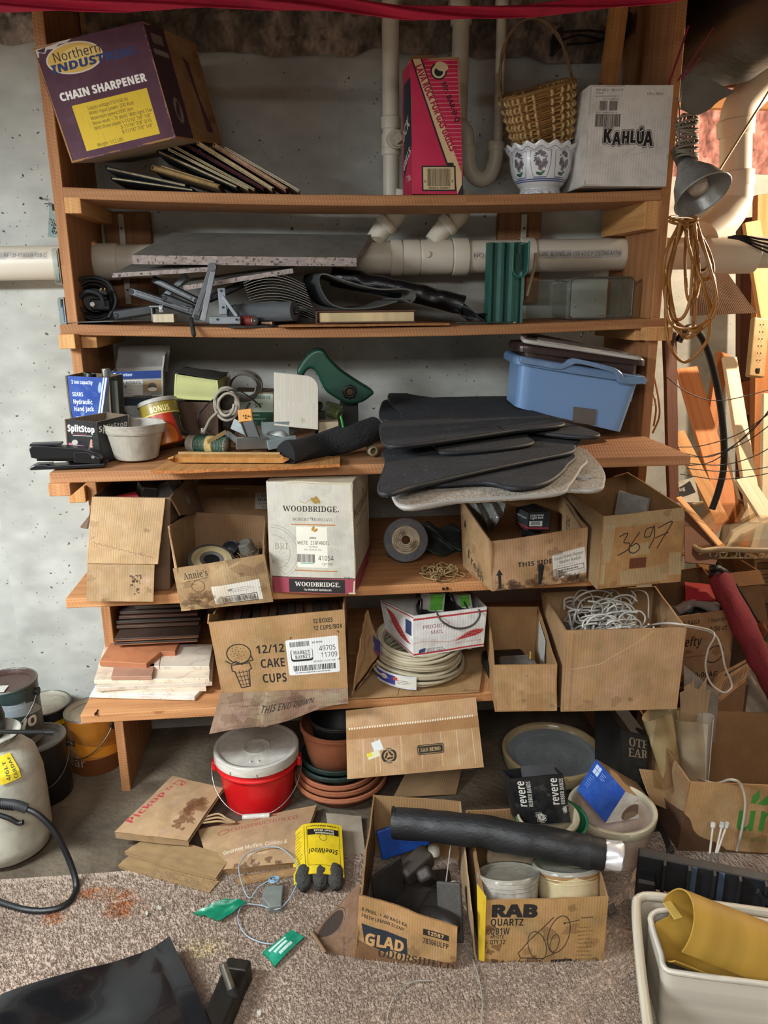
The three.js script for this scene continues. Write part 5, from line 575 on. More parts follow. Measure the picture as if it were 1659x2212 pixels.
{const fuzz=once('fuzz',()=>dataTex(512,512,(u,v)=>{const k=0.7 + 0.5*vn(u*220,v*220,4)*vn(u*60,v*60,6),d=vn(u*110,v*110,9)>0.955?3.2:1,q=fbm(u*5,v*5,7,4)>0.5?1.15:1;const w=d>1?4:1;return[38*k*w*q,40*k*w*q,45*k*w*q];})),fb=once('fuzzb',()=>dataTex(256,256,(u,v)=>vn(u*200,v*200,4),false));
const bk=std('#ffffff',1,{map:rep(fuzz,3),bumpMap:rep(fb,5),bumpScale:0.002}),gy=std('#d8d2c8',1,{map:rep(once('fuzzg',()=>dataTex(512,512,(u,v)=>{const k=0.62 + 0.4*vn(u*200,v*200,4),d=cl(fbm(u*3,v*3,27,4)*5 - 2.9),s=vn(u*230,v*230,8)>0.6?1:0;return mix3([235*k,230*k,222*k],[40,36,36],d*s);})),2.2),bumpMap:rep(fb,5),bumpScale:0.002}),be=plastic('#2b2d32',0.6),ge=plastic('#b5b3ae',0.6);
mat_('car_mat','pale grey car mat with a round clip lowest at the right of the pile',[[930,1055],[1180,1055],[1285,1056],[1302,1040],[1300,1015],[1275,985],[1240,965],[1100,960]],0,S3 + 0.018,0.007,gy,ge);
{const p=G(1262,1032,S3 + 0.02);const t=thing('mat_clip','round pale fixing disc on the lowest grey mat','disc');part(t,'disc',cyl(0.018,0.019,0.004,28).translate(p.x,p.y + 0.001,p.z),plastic('#c2beb6'));part(t,'rim',new THREE.TorusGeometry(0.018,0.0015,8,28).rotateX(Math.PI / 2).translate(p.x,p.y + 0.003,p.z),plastic('#aaa69e'));}
mat_('car_mat','pale grey car mat smeared with black dirt under the black ones',[[862,1088],[1000,1078],[1195,1065],[1228,1045],[1252,1010],[1262,990],[1200,960],[1000,960],[870,1000]],0,S3 + 0.028,0.007,gy,ge);
mat_('car_mat','black car mat with a round lobe between the grey mat and the large black one',[[900,1040],[1050,1040],[1110,1052],[1180,1040],[1222,1005],[1220,975],[1000,950],[900,980]],0,S3 + 0.042,0.007,bk,be);
mat_('car_mat','large black car mat with a swooping right corner at the front of the pile',[[823,1062],[900,1046],[1040,1015],[1160,990],[1232,975],[1240,962],[1250,948],[1215,925],[1000,925],[845,965],[835,1000]],0,S3 + 0.055,0.008,bk,be);
mat_('car_mat','small black mat piece with square corners in the middle of the pile',[[945,965],[960,976],[1060,970],[1145,957],[1140,945],[1120,932],[1000,935],[940,955]],0,S3 + 0.066,0.007,bk,be);
mat_('car_mat','dusty black car mat with a notched left corner on top of the pile',[[835,958],[880,960],[1000,944],[1110,928],[1215,916],[1180,898],[1110,875],[1080,868],[960,862],[890,853],[868,846],[842,850],[845,870],[868,890],[862,905],[826,913],[824,935]],0,S3 + 0.088,0.008,bk,be);
mat_('car_mat','black car mat peeking out behind the topmost one',[[900,860],[1085,848],[1100,860],[1108,880],[1290,935],[1180,935],[1000,900]],0,S3 + 0.072,0.007,bk,be);
mat_('car_mat','curled black mat end at the left behind the pile',[[822,890],[828,905],[860,905],[868,890],[850,868],[830,866]],0,S3 + 0.078,0.007,bk,be);
}
{const bin=(name,label,col,tl,tr,br,bl,z,zb,depth,lip,o={})=>{const f=[A(...tl,z),A(...tr,z +(o.dz||0)),A(...br,z +(o.dz||0)),A(...bl,z)],t=thing(name,label,'bin');const back=V(0.02,0,-depth);const x=f[1].clone().sub(f[0]).normalize(),up=f[0].clone().sub(f[3]).normalize(),m=std(col,0.35,{grime:0,bump:0});
const top=[f[0],f[1],f[1].clone().add(back),f[0].clone().add(back)],bot=[f[3],f[2],f[2].clone().add(back.clone().multiplyScalar(0.85)).add(V(0,0,-0.02)),f[3].clone().add(back.clone().multiplyScalar(0.85)).add(V(0,0,-0.02))];
const ringAt=(k)=>{const q=top.map((p,i)=>bot[i].clone().lerp(p,k)),r=0.16,out=[];for(let i=0;i<4;i++){const p=q[i],a=q[(i + 3)% 4],b=q[(i + 1)% 4],ra=Math.min(0.035,p.distanceTo(a)*r),rb=Math.min(0.035,p.distanceTo(b)*r);const s=p.clone().add(a.clone().sub(p).setLength(ra)),e=p.clone().add(b.clone().sub(p).setLength(rb));for(let j=0;j<=5;j++){const w=j / 5;out.push(s.clone().multiplyScalar((1 - w)*(1 - w)).addScaledVector(p,2*w*(1 - w)).addScaledVector(e,w*w));}}out.push(out[0].clone());return out;};
const rings=[0,0.03,0.2,0.4,0.6,0.8,1].map(ringAt),n=rings[0].length;const cb=rings[0].slice(0,-1).reduce((s,p)=>s.add(p),V()).divideScalar(n - 1);
part(t,'tub',sheet((u,v)=>{const k=u*(n - 1),i=Math.min(n - 2,Math.floor(k)),R=v*(rings.length - 1),j=Math.min(rings.length - 2,Math.floor(R));return rings[j][i].clone().lerp(rings[j][i + 1],k - i).lerp(rings[j + 1][i].clone().lerp(rings[j + 1][i + 1],k - i),R - j);},(n - 1)*2,12,0.003,{one:true}),m);const bg=sheet((u,v)=>{const k=u*(n - 1),i=Math.min(n - 2,Math.floor(k));return cb.clone().lerp(rings[0][i].clone().lerp(rings[0][i + 1],k - i),0.001 + v*0.999);},n*2,2,0.003,{one:true});part(t,'bottom',bg,m);
if(lip){const pts=rings[6].slice(0,-1).map((p)=>p.clone());const c2=top.reduce((s,p)=>s.add(p),V()).divideScalar(4);const L=sheet((u,v)=>{const k=u*(n - 1),i=Math.min(n - 2,Math.floor(k)),p=rings[6][i].clone().lerp(rings[6][i + 1],k - i),out=p.clone().sub(c2).setY(0).normalize(),dip=o.dip?o.dip(u):0;const prof=[[-0.002,0],[0.002,0.003],[0.014,0.002],[0.017,-0.004],[0.017,-0.016]],w=v*4,j=Math.min(3,Math.floor(w)),a=prof[j],b=prof[j + 1];const ox=lerp(a[0],b[0],w - j),oy=lerp(a[1],b[1],w - j);return p.addScaledVector(out,ox).addScaledVector(up,oy - dip);},120,8,0.0025,{one:true});part(t,'rim',L,plastic(col,0.3));}return[t,f,rings];};
const ss=(a,b,x)=>{x=cl((x - a)/(b - a));return x*x*(3 - 2*x);};
const[tb,fb]=bin('storage_bin','light blue plastic bin with a patch of grey tape tipped beside the car mats','#6f8fb8',[1125,772],[1386,818],[1345,935],[1115,880],0.43,0.43,0.2,1,{dip:(u)=>0});
fb[2].y=Math.max(fb[2].y,S3 + 0.004);{const q=[[1238,878],[1287,884],[1284,918],[1236,912]].map(([x,y])=>{const p=A(x,y,0.43);p.z +=0.004;return p;});part(tb,'tape_patch',quad(q[3],q[2],q[1],q[0],{t:0.0008}),[paper('#6d6560'),paper('#6d6560')]);part(tb,'front_lip',extrude(smoothPts([[1126,770],[1160,778],[1210,786],[1232,775],[1250,776],[1320,792],[1342,806],[1348,815],[1391,815],[1391,828],[1340,828],[1330,812],[1315,802],[1250,786],[1232,790],[1208,798],[1160,790],[1126,784]].map(([x,y])=>{const p=A(x,y,0.445);return[p.x,p.y];}),120),0.012,{bevel:0.002}).translate(0,0,0.438),plastic('#7c9bc2',0.3));}
bin('storage_bin','dark brown plastic bin nested inside the blue one','#3b2a28',[1131,745],[1382,778],[1370,870],[1130,830],0.40,0.40,0.17,1,{});
{const f=[[1135,737,0.415],[1380,774,0.415],[1356,766,0.22],[1140,722,0.22]].map((k)=>A(...k)),t=thing('bin_lid','white plastic lid lying slanted on the brown bin','lid');const pl=(f,th,i)=>{const c=f.reduce((s,p)=>s.add(p),V()).divideScalar(4),q=f.map((p)=>p.clone().lerp(c,i));return quad(q[0],q[1],q[2],q[3],{t:th,warp:0.0005,nu:4,nv:4});};const m=plastic('#cfcac4',0.35);part(t,'plate',pl(f,0.005,0),[m,m]);const e=f.map((p)=>p.clone());part(t,'edge',tube(cat([e[0],e[0].clone().lerp(e[1],0.5),e[1],e[1].clone().lerp(e[2],0.5),e[2],e[3]],true,0.2),0.006,120,8,true),m);part(t,'raised_panel',quad(...f.map((p,i)=>p.clone().lerp(f.reduce((s,k)=>s.add(k),V()).divideScalar(4),0.2).add(V(0,0.006,0))),{t:0.006,warp:0.0005}),[m,m]);}
}

// ---------- fourth shelf ----------
const F4=(tl,tr,br,bl,y,dz=0)=>{const a=G(...bl,y),b=G(...br,y);return[A(...tl,a.z + dz),A(...tr,b.z + dz),b,a];};
const KR=(w,h,f,s,o={})=>printed(w,h,o.base||'#a9825a',f,{seed:s,wear:5,low:1,...o});
{const t=thing('flap_carton','open brown carton at the left with a long corrugated flap hanging over the shelf edge','box');const k=card('#a17c56'),dk=card('#6d5540');  // dk is the same card darkened, body shade put into its colour
const f=[A(200,1073,0.60),A(368,1075,0.60),A(366,1262,0.60),A(205,1262,0.60)];f[2].y=f[3].y=S4;const c=corners(...f,V(0.012,0,-0.28));carton(t,c,dk,{open:1,mat:{}});
const U=[A(199,1073,0.608),A(357,1076,0.608),A(341,1219,0.655),A(187,1217,0.655)],L=[A(189,1215,0.650),A(334,1217,0.650),A(331,1300,0.662),A(187,1299,0.662)];
part(t,'flap',quad(U[3],U[2],U[1],U[0],{tearBot:0.006,bulge:0.004,warp:0.002}),[KR(0.2,0.19,(c,H)=>{for(let i=0;i<40;i++)box2(c,i*2.5,0,0.9,H,'rgba(225,195,150,0.22)');c.strokeStyle='rgba(90,55,30,0.55)';c.lineWidth=0.7;c.beginPath();c.moveTo(8,H*0.66);for(let i=0;i<22;i++)c.lineTo(8 + i*4,H*(0.68 + 0.010*i)+(i % 2)*2);c.stroke();},21,{base:'#a5855c'}),k]);part(t,'flap',quad(L[3],L[2],L[1],L[0],{warp:0.002}),[KR(0.18,0.1,(c,H)=>{c.fillStyle='rgba(40,28,18,0.7)';const r=rng(4);for(let i=0;i<26;i++)blotch(c,64 + r()*16,H*(0.3 + 0.5*r()),0.5 + 1.4*r(),r);},22,{base:'#a08058'}),k]);
part(t,'flap',quad(A(186,1142,0.60),c.ftl,c.btl,A(172,1138,0.5),{}),[dk,dk]);part(t,'flap',quad(c.ftr,A(391,1113,0.58),A(440,1106,0.34),c.btr,{}),[card('#7a5d43'),card('#7a5d43')]);
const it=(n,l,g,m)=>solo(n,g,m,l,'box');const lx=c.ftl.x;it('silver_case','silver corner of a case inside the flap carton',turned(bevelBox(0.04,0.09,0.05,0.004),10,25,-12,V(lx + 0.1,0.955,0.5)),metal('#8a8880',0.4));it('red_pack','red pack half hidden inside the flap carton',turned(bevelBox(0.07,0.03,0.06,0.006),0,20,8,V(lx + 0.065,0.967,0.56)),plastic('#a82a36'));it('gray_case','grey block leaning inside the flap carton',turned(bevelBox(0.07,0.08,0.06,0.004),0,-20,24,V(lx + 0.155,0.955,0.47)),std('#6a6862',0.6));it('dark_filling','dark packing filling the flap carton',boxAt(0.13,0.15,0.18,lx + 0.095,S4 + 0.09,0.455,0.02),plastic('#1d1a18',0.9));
}
{const t=thing('bag_carton','kraft carton with a white bag label at the back of the fourth shelf','box'),f=P4([424,1047,0.2],[600,1050,0.2],[600,1160,0.2],[424,1160,0.2]);f[2].y=f[3].y=S4;const c=corners(...f,V(0,0,-0.16));carton(t,c,card('#a07a50'),{mat:{front:KR(0.26,0.24,(c,H)=>{box2(c,0,3,100,0.5,'#6a4a2c');box2(c,32,4,22,3,'#b9a184');for(let i=0;i<5;i++)box2(c,12 + i*10,5,0.5,30,'#8a6440');box2(c,72,12,24,28,'#d8d5cc');T(c,'130',79,19,5.5,{font:'serif',max:12});T(c,'MARKET',75,26,5.5,{font:'serif',max:20});T(c,'13 Gal.',76,32,4,{bold:false,font:'serif'});T(c,'Draw',80,38,4,{bold:false,font:'serif'});},23)}});}
{
const t=thing('crumpled_carton','crumpled stained brown carton of odds and ends hanging over the edge of the fourth shelf','box'),k=card('#8f6f4d'),f=[A(373,1229,0.675),A(571,1197,0.675),A(590,1301,0.675),A(392,1320,0.675)];const btl=A(415,1106,0.42),btr=A(573,1113,0.43),bbl=V(btl.x,S4 + 0.002,0.43),bbr=V(btr.x,S4 + 0.002,0.44),ltop=A(362,1137,0.63);
part(t,'front_panel',quad(f[3],f[2],f[1],f[0],{bulge:0.012,warp:0.005,nu:26,nv:18,tearTop:0.01}),[KR(0.25,0.15,(c,H)=>{T(c,"Annie's",10,17,12,{color:'#3a2a1e',font:'serif',max:27,rot:-4});poly2(c,[[10,20],[36,17]],null,'#3a2a1e',0.6);oval(c,24,27,7,7.5,0,null,'#4a3626',0.8);
c.save();c.rotate(rad(-1));box2(c,37,30,52,H - 34,'#cfcabf');T(c,'60-',54,39,4);lines(c,56,36,32,3,2.2,'#8a847a',5,0.7);box2(c,46,46,38,10,'#1a1714');box2(c,46.7,46.7,36.6,8.6,'#cfcabf');bars(c,48,47.5,34,7,8);c.restore();
c.fillStyle='rgba(70,42,22,0.35)';const r=rng(6);for(let i=0;i<16;i++)blotch(c,4 + r()*30,H - r()*24,2 + 4*r(),r);poly2(c,[[60,10],[72,6],[86,14],[98,8],[98,22],[84,24],[70,20]],'rgba(90,58,34,0.3)');box2(c,39,3,16,H,'rgba(200,165,120,0.25)');},24,{base:'#94734e',wear:16}),k]);
part(t,'side_panel',quad(bbl,V(f[3].x,S4 + 0.004,0.665),ltop,btl,{warp:0.003,bulge:0.004}),[k,card('#a3825c')]);part(t,'back_panel',quad(bbr,bbl,btl,btr,{warp:0.004}),[k,card('#846546')]);part(t,'side_panel',quad(V(f[2].x,S4 + 0.004,0.665),bbr,btr,f[1],{warp:0.004}),[k,k]);part(t,'bottom_panel',quad(bbl,bbr,V(f[2].x,S4 + 0.002,0.64),V(f[3].x,S4 + 0.002,0.64),{}),[k,k]);part(t,'corner_panel',quad(f[3],f[3].clone().lerp(f[2],0.1),f[0].clone().add(V(0.008,0.0,0)),ltop,{t:0.003}),[card('#b8946a'),k]);
const base=S4 + 0.01,P=(px,py,z)=>A(px,py,z);const O=(n,l,cat,f)=>{const q=thing(n,l,cat);f(q);};
O('tape_roll','grey disc-shaped tape roll lying in the crumpled carton','tape',(q)=>{const p=P(455,1206,0.585);part(q,'roll',turned(lathe([[0.02,0],[0.058,0],[0.058,0.022],[0.02,0.022],[0.02,0]],40),22,0,-10,p.clone().add(V(0,-0.02,0))),std('#5d5a56',0.6));part(q,'label',turned(lathe([[0.03,0.0225],[0.05,0.023],[0.05,0.0225]],40),22,0,-10,p.clone().add(V(0,-0.02,0))),paper('#b7a57c'));part(q,'core',turned(cyl(0.02,0.02,0.02).translate(0,0.011,0),22,0,-10,p.clone().add(V(0,-0.02,0))),BLACK);});
O('plastic_cup','grey tapered cup lying upside down in the crumpled carton','cup',(q)=>{const p=P(527,1173,0.52);part(q,'cup',turned(lathe([[0.026,-0.055],[0.0275,-0.05],[0.021,0],[0.016,0.003],[0.014,0.001],[0.001,0.001]],32),12,0,14,p),std('#66625a',0.7));part(q,'rim',turned(new THREE.TorusGeometry(0.027,0.002,8,32).rotateX(Math.PI / 2).translate(0,-0.054,0),12,0,14,p),std('#5a564f',0.7));});
O('jar_cap','black round cap beside the cup in the crumpled carton','cap',(q)=>{const p=P(497,1182,0.53);part(q,'cap',turned(lathe([[0.001,0.002],[0.018,0],[0.021,-0.004],[0.021,-0.045],[0.016,-0.05]],32),42,0,10,p),plastic('#15161a',0.35));part(q,'rim',turned(new THREE.TorusGeometry(0.0195,0.002,8,32).rotateX(Math.PI / 2),42,0,10,p),plastic('#22242a',0.3));});
O('polish_tin','dark red round tin at the back of the crumpled carton','tin',(q)=>{const p=P(437,1192,0.5);part(q,'tin',turned(lathe([[0.001,0.018],[0.03,0.018],[0.033,0.016],[0.034,0],[0.001,0]],36),14,0,0,p.clone().add(V(0,-0.02,0))),plastic('#4a1716'));part(q,'lid_band',turned(lathe([[0.031,0.0182],[0.024,0.019],[0.024,0.0185]],36),14,0,0,p.clone().add(V(0,-0.02,0))),plastic('#1d1414'));});
O('dirt_filling','dark crumbs and wood shavings filling the crumpled carton','shavings',(q)=>{part(q,'heap',sheet((u,v)=>V(lerp(btl.x + 0.01,btr.x - 0.012,u),S4 + 0.035 + 0.025*fbm(u*6,v*6,4,3),lerp(0.645,0.455,v)),24,18,0.03,{one:true}),paper('#35281d'));const s=[];for(let i=0;i<36;i++){const a=V(rr(btl.x + 0.12,btr.x - 0.01),S4 + rr(0.06,0.072),rr(0.47,0.6));s.push(rod(a,a.clone().add(V(rr(-0.03,0.03),rr(-0.01,0.02),rr(-0.02,0.02))),0.0008,0.0008,4));}part(q,'straw',merge(s),paper('#8d6c45')).userData.kind='stuff';});
}
{
const t=thing('wine_carton','cream wine carton with a pink base band standing turned on the fourth shelf','box'),f=F4([575,1037],[761,1032],[768,1284],[586,1278],S4);const back=G(806,1186,S4).sub(f[2]);back.y=0;back.setLength(0.27);f[0].y=f[1].y=Math.min(f[0].y,1.03);const c=corners(...f,back);const W=f[2].distanceTo(f[3]),H=f[0].y - S4;
const wood_=(c,H,side)=>{for(let i=0;i<60;i++)box2(c,i*1.7,0,0.5,H,'rgba(120,110,90,0.16)');box2(c,0,H*0.855,100,H,'#8f3a48');box2(c,0,H*0.85,100,1.2,'#4a3a2c');const gx=side?50:50;
if(!side){c.strokeStyle='rgba(100,90,75,0.5)';c.lineWidth=0.6;for(const r of[30,33,21]){c.beginPath();c.arc(4,84,r,-1.6,1.2);c.stroke();}for(let i=0;i<14;i++)poly2(c,[[3,96],[3 + 20*Math.cos(i*0.25 - 1.7),96 + 20*Math.sin(i*0.25 - 1.7)]],null,'rgba(100,90,75,0.4)',0.4);T(c,'BRI',6,80,10,{color:'rgba(110,100,85,0.7)',font:'serif',bold:false});}
poly2(c,[[38,22],[44,25],[50,21],[55,23]],null,'#a08a50',0.7);for(const[x,y]of[[54,20],[58,19],[56,23],[60,22]])oval(c,x,y,3,2,x*7,'#8f7434');
T(c,'WOODBRIDGE.',side?4:18,35,side?13:9,{font:'serif',color:'#2a241d',max:side?92:66});T(c,'ROBERT  MONDAVI',side?12:29,45.5,4.6,{font:'serif',bold:false,color:'#4a443a',max:side?70:47});T(c,'by',49,43,4,{font:'serif',italic:true,bold:false});
if(!side){box2(c,27,49,52,1.2,'#a8682c');box2(c,33,52,36,49,'#d6d1c3');for(const[x,y]of[[53,54],[56,56]])oval(c,x,y,3,1.6,x*9,'#a07a34');T(c,'2002',48,66,3,{italic:true,max:8});T(c,'WHITE ZINFANDEL',34,73,6.2,{bold:false,font:'monospace',max:38});T(c,'CALIFORNIA',47,77,2.4,{bold:false,max:11});T(c,'ALC 10.0% BY VOL.',42,80.5,2.4,{bold:false,max:21});bars(c,33,85,21,10,9);box2(c,37,95.5,16,1,'#4a9a8a');T(c,'41054',58,92.5,8,{bold:false,max:18});T(c,'12/17/02',62,97.5,4,{bold:false,max:13});box2(c,30,104.5,50,1.2,'#a8682c');T(c,'3.0 W. L.',87,114,2.6,{max:11});
box2(c,22,H*0.868,66,H*0.125,'#1f1c1b');T(c,'WOODBRIDGE.',29,H*0.935,7.5,{font:'serif',color:'#d8d2c6',max:54});T(c,'by ROBERT MONDAVI',40,H*0.975,3.2,{font:'serif',color:'#d8d2c6',max:32});}};
carton(t,c,card('#c8bea6'),{warp:0.003,bulge:0.003,opt:{front:{tearTop:0.006}},mat:{front:printed(W,H,'#bdb8aa',(c,h)=>wood_(c,h,0),{seed:25,px:700,flute:0}),right:printed(0.27,H,'#aaa494',(c,h)=>wood_(c,h,1),{seed:26,flute:0})}});
}
{
const p=A(876,1204,0.47),t=thing('grinding_wheel','grey grinding wheel with a cream paper label leaning on the carton','grinding wheel');t.position.set(p.x,S4 + 0.003,0.475);t.rotation.order='YXZ';t.rotation.set(-0.3,-0.12,0);const R=0.061,d=(g)=>g.rotateX(Math.PI / 2).translate(0,R,0);part(t,'wheel',d(lathe([[0.006,-0.011],[R - 0.004,-0.011],[R,-0.008],[R,0.008],[R - 0.003,0.011],[0.006,0.011]],64)),std('#7d8288',0.95,{bump:0.001}));
part(t,'label',sheet((u,v)=>{const a=-u*6.2832,q=0.012 + 0.026*v;return V(q*Math.cos(a),R + q*Math.sin(a),0.0118);},64,2,0.0006),[printed(0.2,0.03,'#e0d2aa',(c,H)=>{lines(c,2,3,95,4,3,'#5f563f',5,1);},{flute:0,seed:27,wear:8}),paper('#b5a783')]);part(t,'washer',d(cyl(0.0115,0.0115,0.004,24).translate(0,0.012,0)),std('#5a4638',0.8));part(t,'arbor_nut',d(cyl(0.0065,0.0065,0.012,6).translate(0,0.015,0)),std('#8a4a24',0.8));}
{const t=thing('rubber_band_tangle','tangle of tan rubber bands beside the grinding wheel','rubber bands'),p=G(955,1244,S4),ws=[];const r=rng(17);for(let i=0;i<22;i++){const pts=[],cx=p.x +(r()- 0.5)*0.07,cz=p.z +(r()- 0.5)*0.05,s=0.012 + 0.02*r(),e=0.3 + 0.7*r(),ro=r()*6;for(let k=0;k<8;k++){const a=k / 8*6.28,x=s*Math.cos(a)*1.4,z=s*e*Math.sin(a);pts.push(V(cx + x*Math.cos(ro)- z*Math.sin(ro),S4 + 0.004 + 0.028*r()*r()*(1 - Math.hypot(cx - p.x,cz - p.z)*8),cz + x*Math.sin(ro)+ z*Math.cos(ro)));}ws.push(tube(cat(pts,true),0.0018,40,5,true));}part(t,'bands',merge(ws),plastic('#a98a5c',0.7)).userData.kind='stuff';}
{solo('plastic_bag',sheet((u,v)=>{const a=A(835 + 160*u,1190 - 60*v + 25*Math.abs(u - 0.5),0.42 - 0.1*v);return a.add(V(0,0.012*Math.sin(u*17 + v*5)*v,0.02*Math.sin(u*11 + v*9))).setY(Math.max(a.y,S4 + 0.004));},40,20,0.001,{one:true}),std('#7d8c8a',0.25,{transmission:0.6,bump:0.002}),'limp clear plastic bag lying behind the grinding wheel','bag');}
{
const t=thing('pepper_carton','brown carton with a crooked white label and a black arrow holding light bulbs','box'),f=F4([1058,1171],[1268,1139],[1265,1258],[1062,1281],S4 - 0.005);f[2].y=f[3].y=S4;const btl=A(996,1080,f[3].z - 0.26),btr=A(1210,1058,f[2].z - 0.26),bbl=G(1000,1225,S4),bbr=V(btr.x,S4,f[2].z - 0.25);bbl.z=Math.max(bbl.z,f[3].z - 0.27);const c={ftl:f[0],ftr:f[1],fbr:f[2],fbl:f[3],btl,btr,bbl,bbr},k=card('#a17d57');
carton(t,c,k,{open:1,warp:0.004,bulge:0.005,opt:{front:{tearTop:0.012,nu:20}},mat:{front:KR(0.26,0.15,(c,H)=>{T(c,'THIS SIDE',27,33,7.5,{max:36});poly2(c,[[5,40],[8.5,33],[12,40],[10,40],[10,H - 2],[7,H - 2],[7,40]],'#221d18');box2(c,88,36,4,18,'#221d18');c.save();c.translate(62,24);c.rotate(rad(-6));box2(c,0,0,36,28,'#d3cfc6');T(c,'Diced Green Pepper',2,7,4.5,{font:'serif',bold:false,max:32});T(c,'Market Basket',7,12,4.5,{font:'serif',bold:false,max:24});lines(c,4,14,28,1,2,'#777',3);frame2(c,3,17,30,5,'#3a3630',0.5);lines(c,5,19,24,1,2,'#555',4,1.4);lines(c,5,25,16,1,2,'#777',4,0.7);c.restore();c.fillStyle='rgba(60,38,20,0.45)';const r=rng(9);for(let i=0;i<30;i++)blotch(c,r()*100,H - r()*r()*14,1 + 4*r(),r);},28,{base:'#a8845c',wear:14}),left:KR(0.25,0.15,(c,H)=>{T(c,'Fresh',24,H*0.75,18,{rot:20,color:'#3a2c20',italic:true});poly2(c,[[10,20],[16,12],[22,20]],'#3a2c20');},29,{base:'#a07c55',wear:12}),}});
part(t,'inner_print',quad(...['ftr','btr'].map(()=>0).length?[f[2].clone().add(V(-0.006,0.03,-0.01)),bbr.clone().add(V(-0.006,0.03,0.02)),btr.clone().add(V(-0.006,-0.01,0.02)),f[1].clone().add(V(-0.006,-0.01,-0.01))].reverse():[],{t:0.0008}),[KR(0.12,0.24,(c,H)=>{T(c,'THIS END',70,H*0.8,22,{rot:-90,max:H*0.5});},30,{base:'#a5815a'}),k]);
const y0=S4 + 0.06;{const q=thing('bulb_carton','small black light bulb carton with a red base inside the pepper carton','box'),g=P4([1141,1108,0.47],[1190,1104,0.47],[1188,1147,0.48],[1140,1146,0.48]),d=corners(...g,V(-0.03,0.008,-0.055));carton(q,d,plastic('#1a191b',0.5),{warp:0.0005,mat:{front:printed(0.06,0.06,'#1a1a1c',(c,H)=>{T(c,'ColorTone',10,22,15,{color:'#d8d4cc',max:60});T(c,'Light Bulb',10,36,15,{color:'#d8d4cc',max:58});box2(c,6,48,58,28,'#d0ccc2');bars(c,14,50,40,20,5);for(let i=0;i<4;i++)box2(c,0,82 + i*6,100,3,'#b8323e');},{flute:0,seed:31}),left:printed(0.06,0.06,'#18181a',(c,H)=>{T(c,'ColorTone',10,40,15,{color:'#a9a59d',max:80});box2(c,0,82,100,20,'#8a2630');},{flute:0,seed:32})}});part(q,'packing',boxAt(0.05,d.fbl.y - S4 - 0.006,0.04,d.fbl.x + 0.02,(d.fbl.y + S4)/ 2,0.44),plastic('#222022',0.9));}
solo('clear_pouch',sheet((u,v)=>{const a=A(lerp(1015,1090,u)+(v<0.5?(0.5 - v)*2*(1052 - lerp(1015,1090,u))*0.8:0),lerp(1146,1085,v),0.5 - 0.04*v);return a.add(V(0,0,0.012*Math.sin(u*14 + v*6)));},30,16,0.001,{one:true}),std('#c9cac6',0.2,{transmission:0.55,bump:0.002}),'clear pleated plastic pouch poking out of the pepper carton','pouch');
{const q=thing('black_sponge','dark round scouring lump in the pepper carton','sponge');part(q,'lump',crumple(lathe([[0.001,0.09],[0.03,0.088],[0.052,0.075],[0.058,0.05],[0.055,0.0]],40),0.004,60,5).translate((f[0].x + f[1].x)/ 2 - 0.005,S4 + 0.004,f[3].z - 0.075),std('#1d1f1c',1,{bump:0.004}));}}
{const t=thing('taped_carton','brown carton patched with tape and marked 3697 at the right of the fourth shelf','box'),f=F4([1304,1116],[1480,1097],[1470,1256],[1289,1273],S4);const c=corners(...f,V(-0.03,0,-0.3));c.btl=A(1222,1060,f[3].z - 0.27);c.bbl=c.btl.clone().setY(S4);c.bbl.x +=0.004;c.btr=A(1357,1020,f[2].z - 0.3);c.bbr=c.btr.clone().setY(S4);
carton(t,c,card('#9a7449'),{open:1,warp:0.002,mat:{front:KR(0.2,0.17,(c,H)=>{for(const[x,y,w,h,r]of[[0,0,100,14,0],[2,10,14,44,4],[84,50,16,26,0],[36,36,22,14,-4],[26,66,56,18,-3],[0,56,8,24,0]]){c.save();c.translate(x,y);c.rotate(rad(r));box2(c,0,0,w,h,'rgba(160,150,120,0.5)');for(let i=0;i<9;i++)poly2(c,[[i*w / 9,0],[(i + 0.7)*w / 9,h]],null,'rgba(220,215,190,0.25)',0.4);c.restore();}box2(c,36,52,20,12,'#5f3217');
for(const l of[[[21,21],[31,18],[27,28],[34,30],[33,37],[21,43]],[[46,18],[38,29],[34,38],[40,42],[47,37],[43,31],[36,34]],[[61,14],[54,16],[52,24],[59,24],[63,13],[64,26],[58,38]],[[68,16],[85,10],[76,26],[68,39]],[[65,27],[81,22]]]){const q=cat(l.map(([x,y])=>V(x,y,0))).getPoints(24);poly2(c,q.map((p)=>[p.x,p.y + 4]),null,'#1a1512',1.1);}},33,{base:'#a27747'}),right:card('#8d6a45'),left:card('#8f7350')}});
solo('envelope_bundle',turned(bevelBox(0.1,0.10,0.012),-8,-62,0,V(c.btr.x - 0.03,0.88,f[2].z - 0.19)),paper('#a9a69c'),'bundle of white envelopes standing inside the taped carton','paper');{const q=thing('dark_jar','dark round container in the shade inside the taped carton','jar');part(q,'jar',lathe([[0.001,0],[0.055,0],[0.058,0.01],[0.058,0.1],[0.05,0.11],[0.001,0.112]],36).translate((f[0].x + f[1].x)/ 2 - 0.03,S4 + 0.004,f[3].z - 0.12),plastic('#1d1b1b',0.4));part(q,'lid_ring',new THREE.TorusGeometry(0.05,0.003,8,40).rotateX(Math.PI / 2).translate((f[0].x + f[1].x)/ 2 - 0.03,S4 + 0.116,f[3].z - 0.12),plastic('#2c2a2a',0.3));}}

